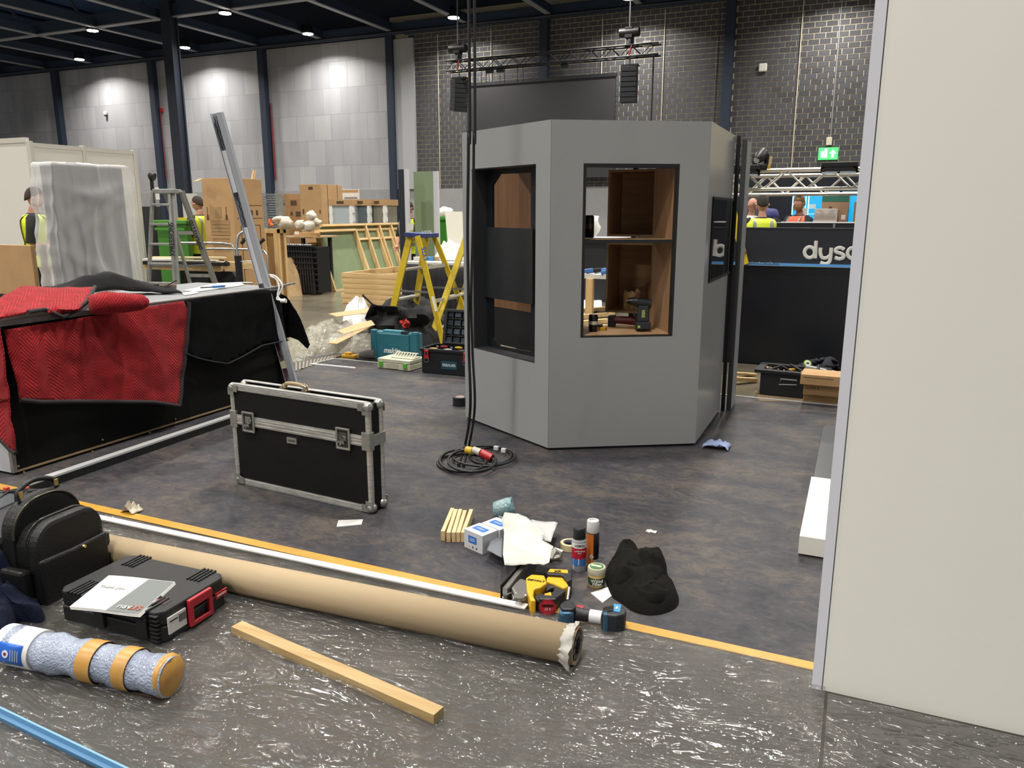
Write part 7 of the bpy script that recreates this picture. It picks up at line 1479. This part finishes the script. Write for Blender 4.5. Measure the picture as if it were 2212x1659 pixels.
p_ = PY(1791, 305, WY - .1); tag(MB().box(p_, (.22, .1, .32)).o('junction_box', mat('cbc6b4', .5), bevel=.01), 'cream junction box above the exit sign', 'junction box')
p_ = PY(1789, 332, WY - .1); t = T('exit_sign', 'green and white lit exit sign on the brick wall', 'exit sign', p_); EX = bpy.data.materials.new('exit_green'); EX.use_nodes = True; N, L, p = nodes(EX); p.inputs['Base Color'].default_value = lin('49c46c'); p.inputs['Emission Color'].default_value = lin('49c46c'); p.inputs['Emission Strength'].default_value = 1.1
EW = bpy.data.materials.new('exit_white'); EW.use_nodes = True; N, L, p = nodes(EW); p.inputs['Emission Color'].default_value = (.9, 1, .95, 1); p.inputs['Emission Strength'].default_value = 1.6
MB().box(p_, (.78, .06, .5)).o('sign_face', EX, t, bevel=.01); y_ = p_.y - .035
b = MB(); b.b2(p_.x - .28, p_.x - .04, y_ - .01, y_, p_.z - .16, p_.z + .1); b.o('running_figure', EW, t, label='white door block'); MB().ball((p_.x - .1, y_, p_.z + .15), (.06, .02, .06), 6).o('figure_head', EW, t)
MB().prism([(p_.x + .04, p_.z), (p_.x + .18, p_.z + .16), (p_.x + .32, p_.z), (p_.x + .23, p_.z), (p_.x + .23, p_.z - .17), (p_.x + .13, p_.z - .17), (p_.x + .13, p_.z)], y_ - .01, y_, lambda u, v, w: (u, w, v)).o('arrow', EW, t)
p_ = PY(1648, 146, WY - .08); tag(MB().box(p_, (.34, .12, .34)).o('wall_sensor', mat('cfcbc4', .5), bevel=.05), 'white rounded sensor box on the brick wall', 'sensor')
p_ = PY(228, 246, WY - .12); t = T('wall_camera', 'small white camera on the pale wall at the left', 'camera', p_); MB().box(p_ + Vector((0, 0, .05)), (.16, .16, .2)).o('body', WHITE, t, bevel=.02); MB().ball(p_ + Vector((0, -.02, -.09)), .08, 7).o('dome', mat('3a3c40', .3), t, smooth=60)
t = T('red_pipe', 'vertical red pipe on the pale wall beside the third column', 'pipe', PY(585, 300, WY - .1)); a, b_ = PY(577, 224, WY - .1), PY(588, 388, WY - .1); MB().cyl((a.x + .25, a.y, a.z), (a.x + .25, a.y, b_.z), .045).o('pipe', mat('7c1f2a', .5), t, smooth=40)
t = T('red_pipe', 'vertical red pipe on the pale wall beside the tall dark column', 'pipe', PY(345, 300, WY - .1)); a, b_ = PY(336, 230, WY - .15), PY(352, 390, WY - .1); MB().cyl((a.x + .35, a.y, a.z), (a.x + .35, a.y, b_.z), .035).o('pipe', mat('6c2630', .5), t, smooth=40); MB().box(PY(349, 238, WY - .12), (.22, .12, .2)).o('alarm_box', mat('a0202c', .5), t)
# ---------------------------------------------------------------- projection screen, rigging truss, speakers
a, b_ = PY(1008, 187, 36.4), PY(1330, 163, 36.4)
t = T('projection_screen', 'large dark grey projection screen hanging on the brick wall', 'screen', ((a.x + b_.x) / 2, 36.4, 3.2)); MB().b2(a.x, b_.x, 36.4, 36.48, 3.15, 7.62).o('screen_sheet', mat('2a2a2d', .6), t); MB().b2(a.x - .05, b_.x + .05, 36.35, 36.5, 7.6, 7.75).o('top_roller', mat('1a1b1e', .5), t)
TY2 = 31.0
a, b_ = PY(968, 140, TY2), PY(1425, 105, TY2); zc_ = (a.z + b_.z) / 2
BT_ = mat('16181c', .4, .5)
truss('rigging_truss', 'long black truss hanging in front of the screen', a.x, b_.x, TY2, zc_ - .05, .38, .4, .035, BT_, 10, .42)
def hoist(px, lab, cable_top=11.0):
    c = PY(px, 105 if px < 1100 else 70, TY2); t = T('chain_hoist', lab, 'hoist', c)
    MB().cyl(c + Vector((-.38, 0, 0)), c + Vector((.38, 0, 0)), .17, n=16).o('motor', SATIN, t, smooth=40); MB().box(c + Vector((0, 0, -.02)), (.3, .3, .4)).o('motor_block', BLACK, t, bevel=.02)
    MB().cyl(c + Vector((0, 0, .15)), (c.x, c.y, cable_top), .03, n=6).o('chain', ALUD, t); MB().cyl(c + Vector((.05, 0, -.2)), (c.x + .02, c.y, zc_ + .15), .13, .16, 10).o('chain_bag', mat('1d1f24', .7), t, smooth=40)
    MB().beam((c.x + .15, c.y - .18, c.z - .5), (c.x + .05, c.y - .18, c.z - .85), .08, .04).o('striped_strap', mat('a8302a', .6), t); return c
c1_ = hoist(989, 'chain hoist above the left end of the black truss'); c2_ = hoist(1360, 'chain hoist above the right end of the black truss')
def line_array(px, y0, y1, lab, curve, yaw):
    top = PY(px, y0, TY2); bot = PY(px, y1, TY2); n = 7; h = (top.z - bot.z) / n; t = T('line_array_speaker', lab, 'speaker', top)
    for k in range(n):
        cz = top.z - h * (k + .5); cyv = TY2 - .0 - curve * (k / n) ** 2; M_ = rotz((top.x + curve * .25 * (k / n) ** 2, cyv, cz), yaw) @ Matrix.Rotation(R(2.2 * k) * (1 if curve else 0), 4, 'X')
        c = MB(M_).box((0, 0, 0), (.62, .45, h * .94)).o('cabinet', mat('121418', .6), t, bevel=.01); MB(M_).box((0, -.232, 0), (.58, .012, h * .82)).o('grille', mat('1c1f25', .7, bump=.3, bs=60), c)
    MB().beam(top + Vector((-.3, 0, .05)), top + Vector((.35, 0, .05)), .3, .07).o('bumper', BLACK, t); MB().cyl(top, (top.x, top.y, zc_ - .2), .03).o('hanger', ALUD, t)
line_array(992, 172, 242, 'black line array speaker hanging left of the screen', .25, R(55)); line_array(1360, 145, 222, 'black line array speaker hanging right of the screen', .0, R(8))
MB().box(PY(1398, 95, TY2 - .1), (.32, .1, .22)).o('led_floodlight', WHITE); tag(bpy.data.objects['led_floodlight'], 'small white floodlight on the right end of the black truss', 'floodlight')
for k, x_ in enumerate((1060, 1065 + 18, 1222)):
    p_ = PY(x_, 156 - (x_ - 968) * .077, TY2); tag(MB().cyl(p_ + Vector((-.15, -.1, -.1)), p_ + Vector((.15, -.1, -.1)), .09, n=12).o('spotlight', mat('22252b', .3, .5), smooth=40), ['left black spotlight under the truss', 'second black spotlight under the truss', 'third black spotlight under the middle of the truss'][k], 'spotlight')
a = PY(1412, 120, TY2); b_ = PY(1412, 262, TY2); tag(MB().cyl((a.x, a.y, 2.0), (a.x, a.y, a.z), .03, n=6).o('drop_cable', BLACK), 'black cable dropping from the right end of the truss', 'cable')
for k, (x_, lab) in enumerate(((1040, 'first'), (1050, 'second'), (1080, 'third'), (1090, 'fourth'), (1118, 'fifth'), (1130, 'sixth'))):
    p_ = PY(x_, 158 - (x_ - 968) * .077, TY2); tag(MB().cyl((p_.x, p_.y, p_.z - .55), (p_.x, p_.y, p_.z), .012, n=5).o('hanging_strap', BLACK), '%s thin black strap hanging under the truss, from the left' % lab, 'strap')
# ---------------------------------------------------------------- seen through the booth window
a = PD(1262, 572, 11.5); t = T('tool_bench', 'bench crowded with blue and black tools seen through the booth window', 'workbench', (a.x, a.y, 0)); b_ = PY(1325, 572, a.y)
MB().b2(a.x - .6, b_.x, a.y, a.y + .9, a.z - .2, a.z - .14).o('bench_top', mat('c9c9c2', .6), t); MB().b2(b_.x - .4, b_.x - .3, a.y - .05, a.y + .05, 0, a.z - .2).o('leg', PINE[2], t)
for k in range(9):
    p_ = Vector((a.x - .1 + .09 * k, a.y + .12 * (k % 4), a.z - .11)); tag(MB().beam(p_, p_ + Vector((.22, .06, .03)), .05, .06).o('tool', mat(['3f6fb0', '17181b', '4a7ac0', 'c9b48a'][k % 4], .5), bevel=.01), ['blue', 'black', 'light blue', 'tan'][k % 4] + ' tool lying on the crowded bench seen through the booth window', 'tool', 'tools on the far bench')
a = PD(1276, 490, 13.5); t = T('plastic_bag', 'white plastic bag seen through the top of the booth window', 'bag', (a.x, a.y, a.z - .15)); b = MB(); b.ball(a, (.16, .12, .19), 9); b.v = [v + Vector((1, 1, 1)) * .05 * fb(v, 7) for v in b.v]; b.o('bag', WP, t, smooth=50); MB().b2(a.x - .5, a.x + .6, a.y - .1, a.y + .5, a.z - .24, a.z - .18).o('shelf_board', mat('c9cac8', .5), t); MB().b2(a.x - .5, a.x + .6, a.y, a.y + .5, 0, a.z - .24).o('dark_base', mat('14171d', .6), t)
a = G(1262, 690); tag(MB().sheet([(1225, 645), (1300, 640), (1300, 668), (1225, 690)], 12, lambda x, y: G(x, y, .02 + .02 * fb((x / 9, y / 9, 0)))).o('white_cloth', mat('dcdcda', .6), solid=.004), 'white sheet on the floor seen through the booth window', 'cloth')
for k in range(4): tag(MB().beam(G(1240, 672 + 13 * k, .05), G(1312, 666 + 13 * k, .05), .07, .05).o('timber_beam', PINE[0]), ['farthest', 'second farthest', 'second nearest', 'nearest'][k] + ' timber beam on the floor seen through the booth window', 'timber')
a = G(1300, 712); tag(MB().b2(a.x - .03, a.x + .04, a.y + .4, a.y + .47, 0, 1.0).o('timber_post', PINE[2]), 'upright timber post seen through the booth window', 'timber')
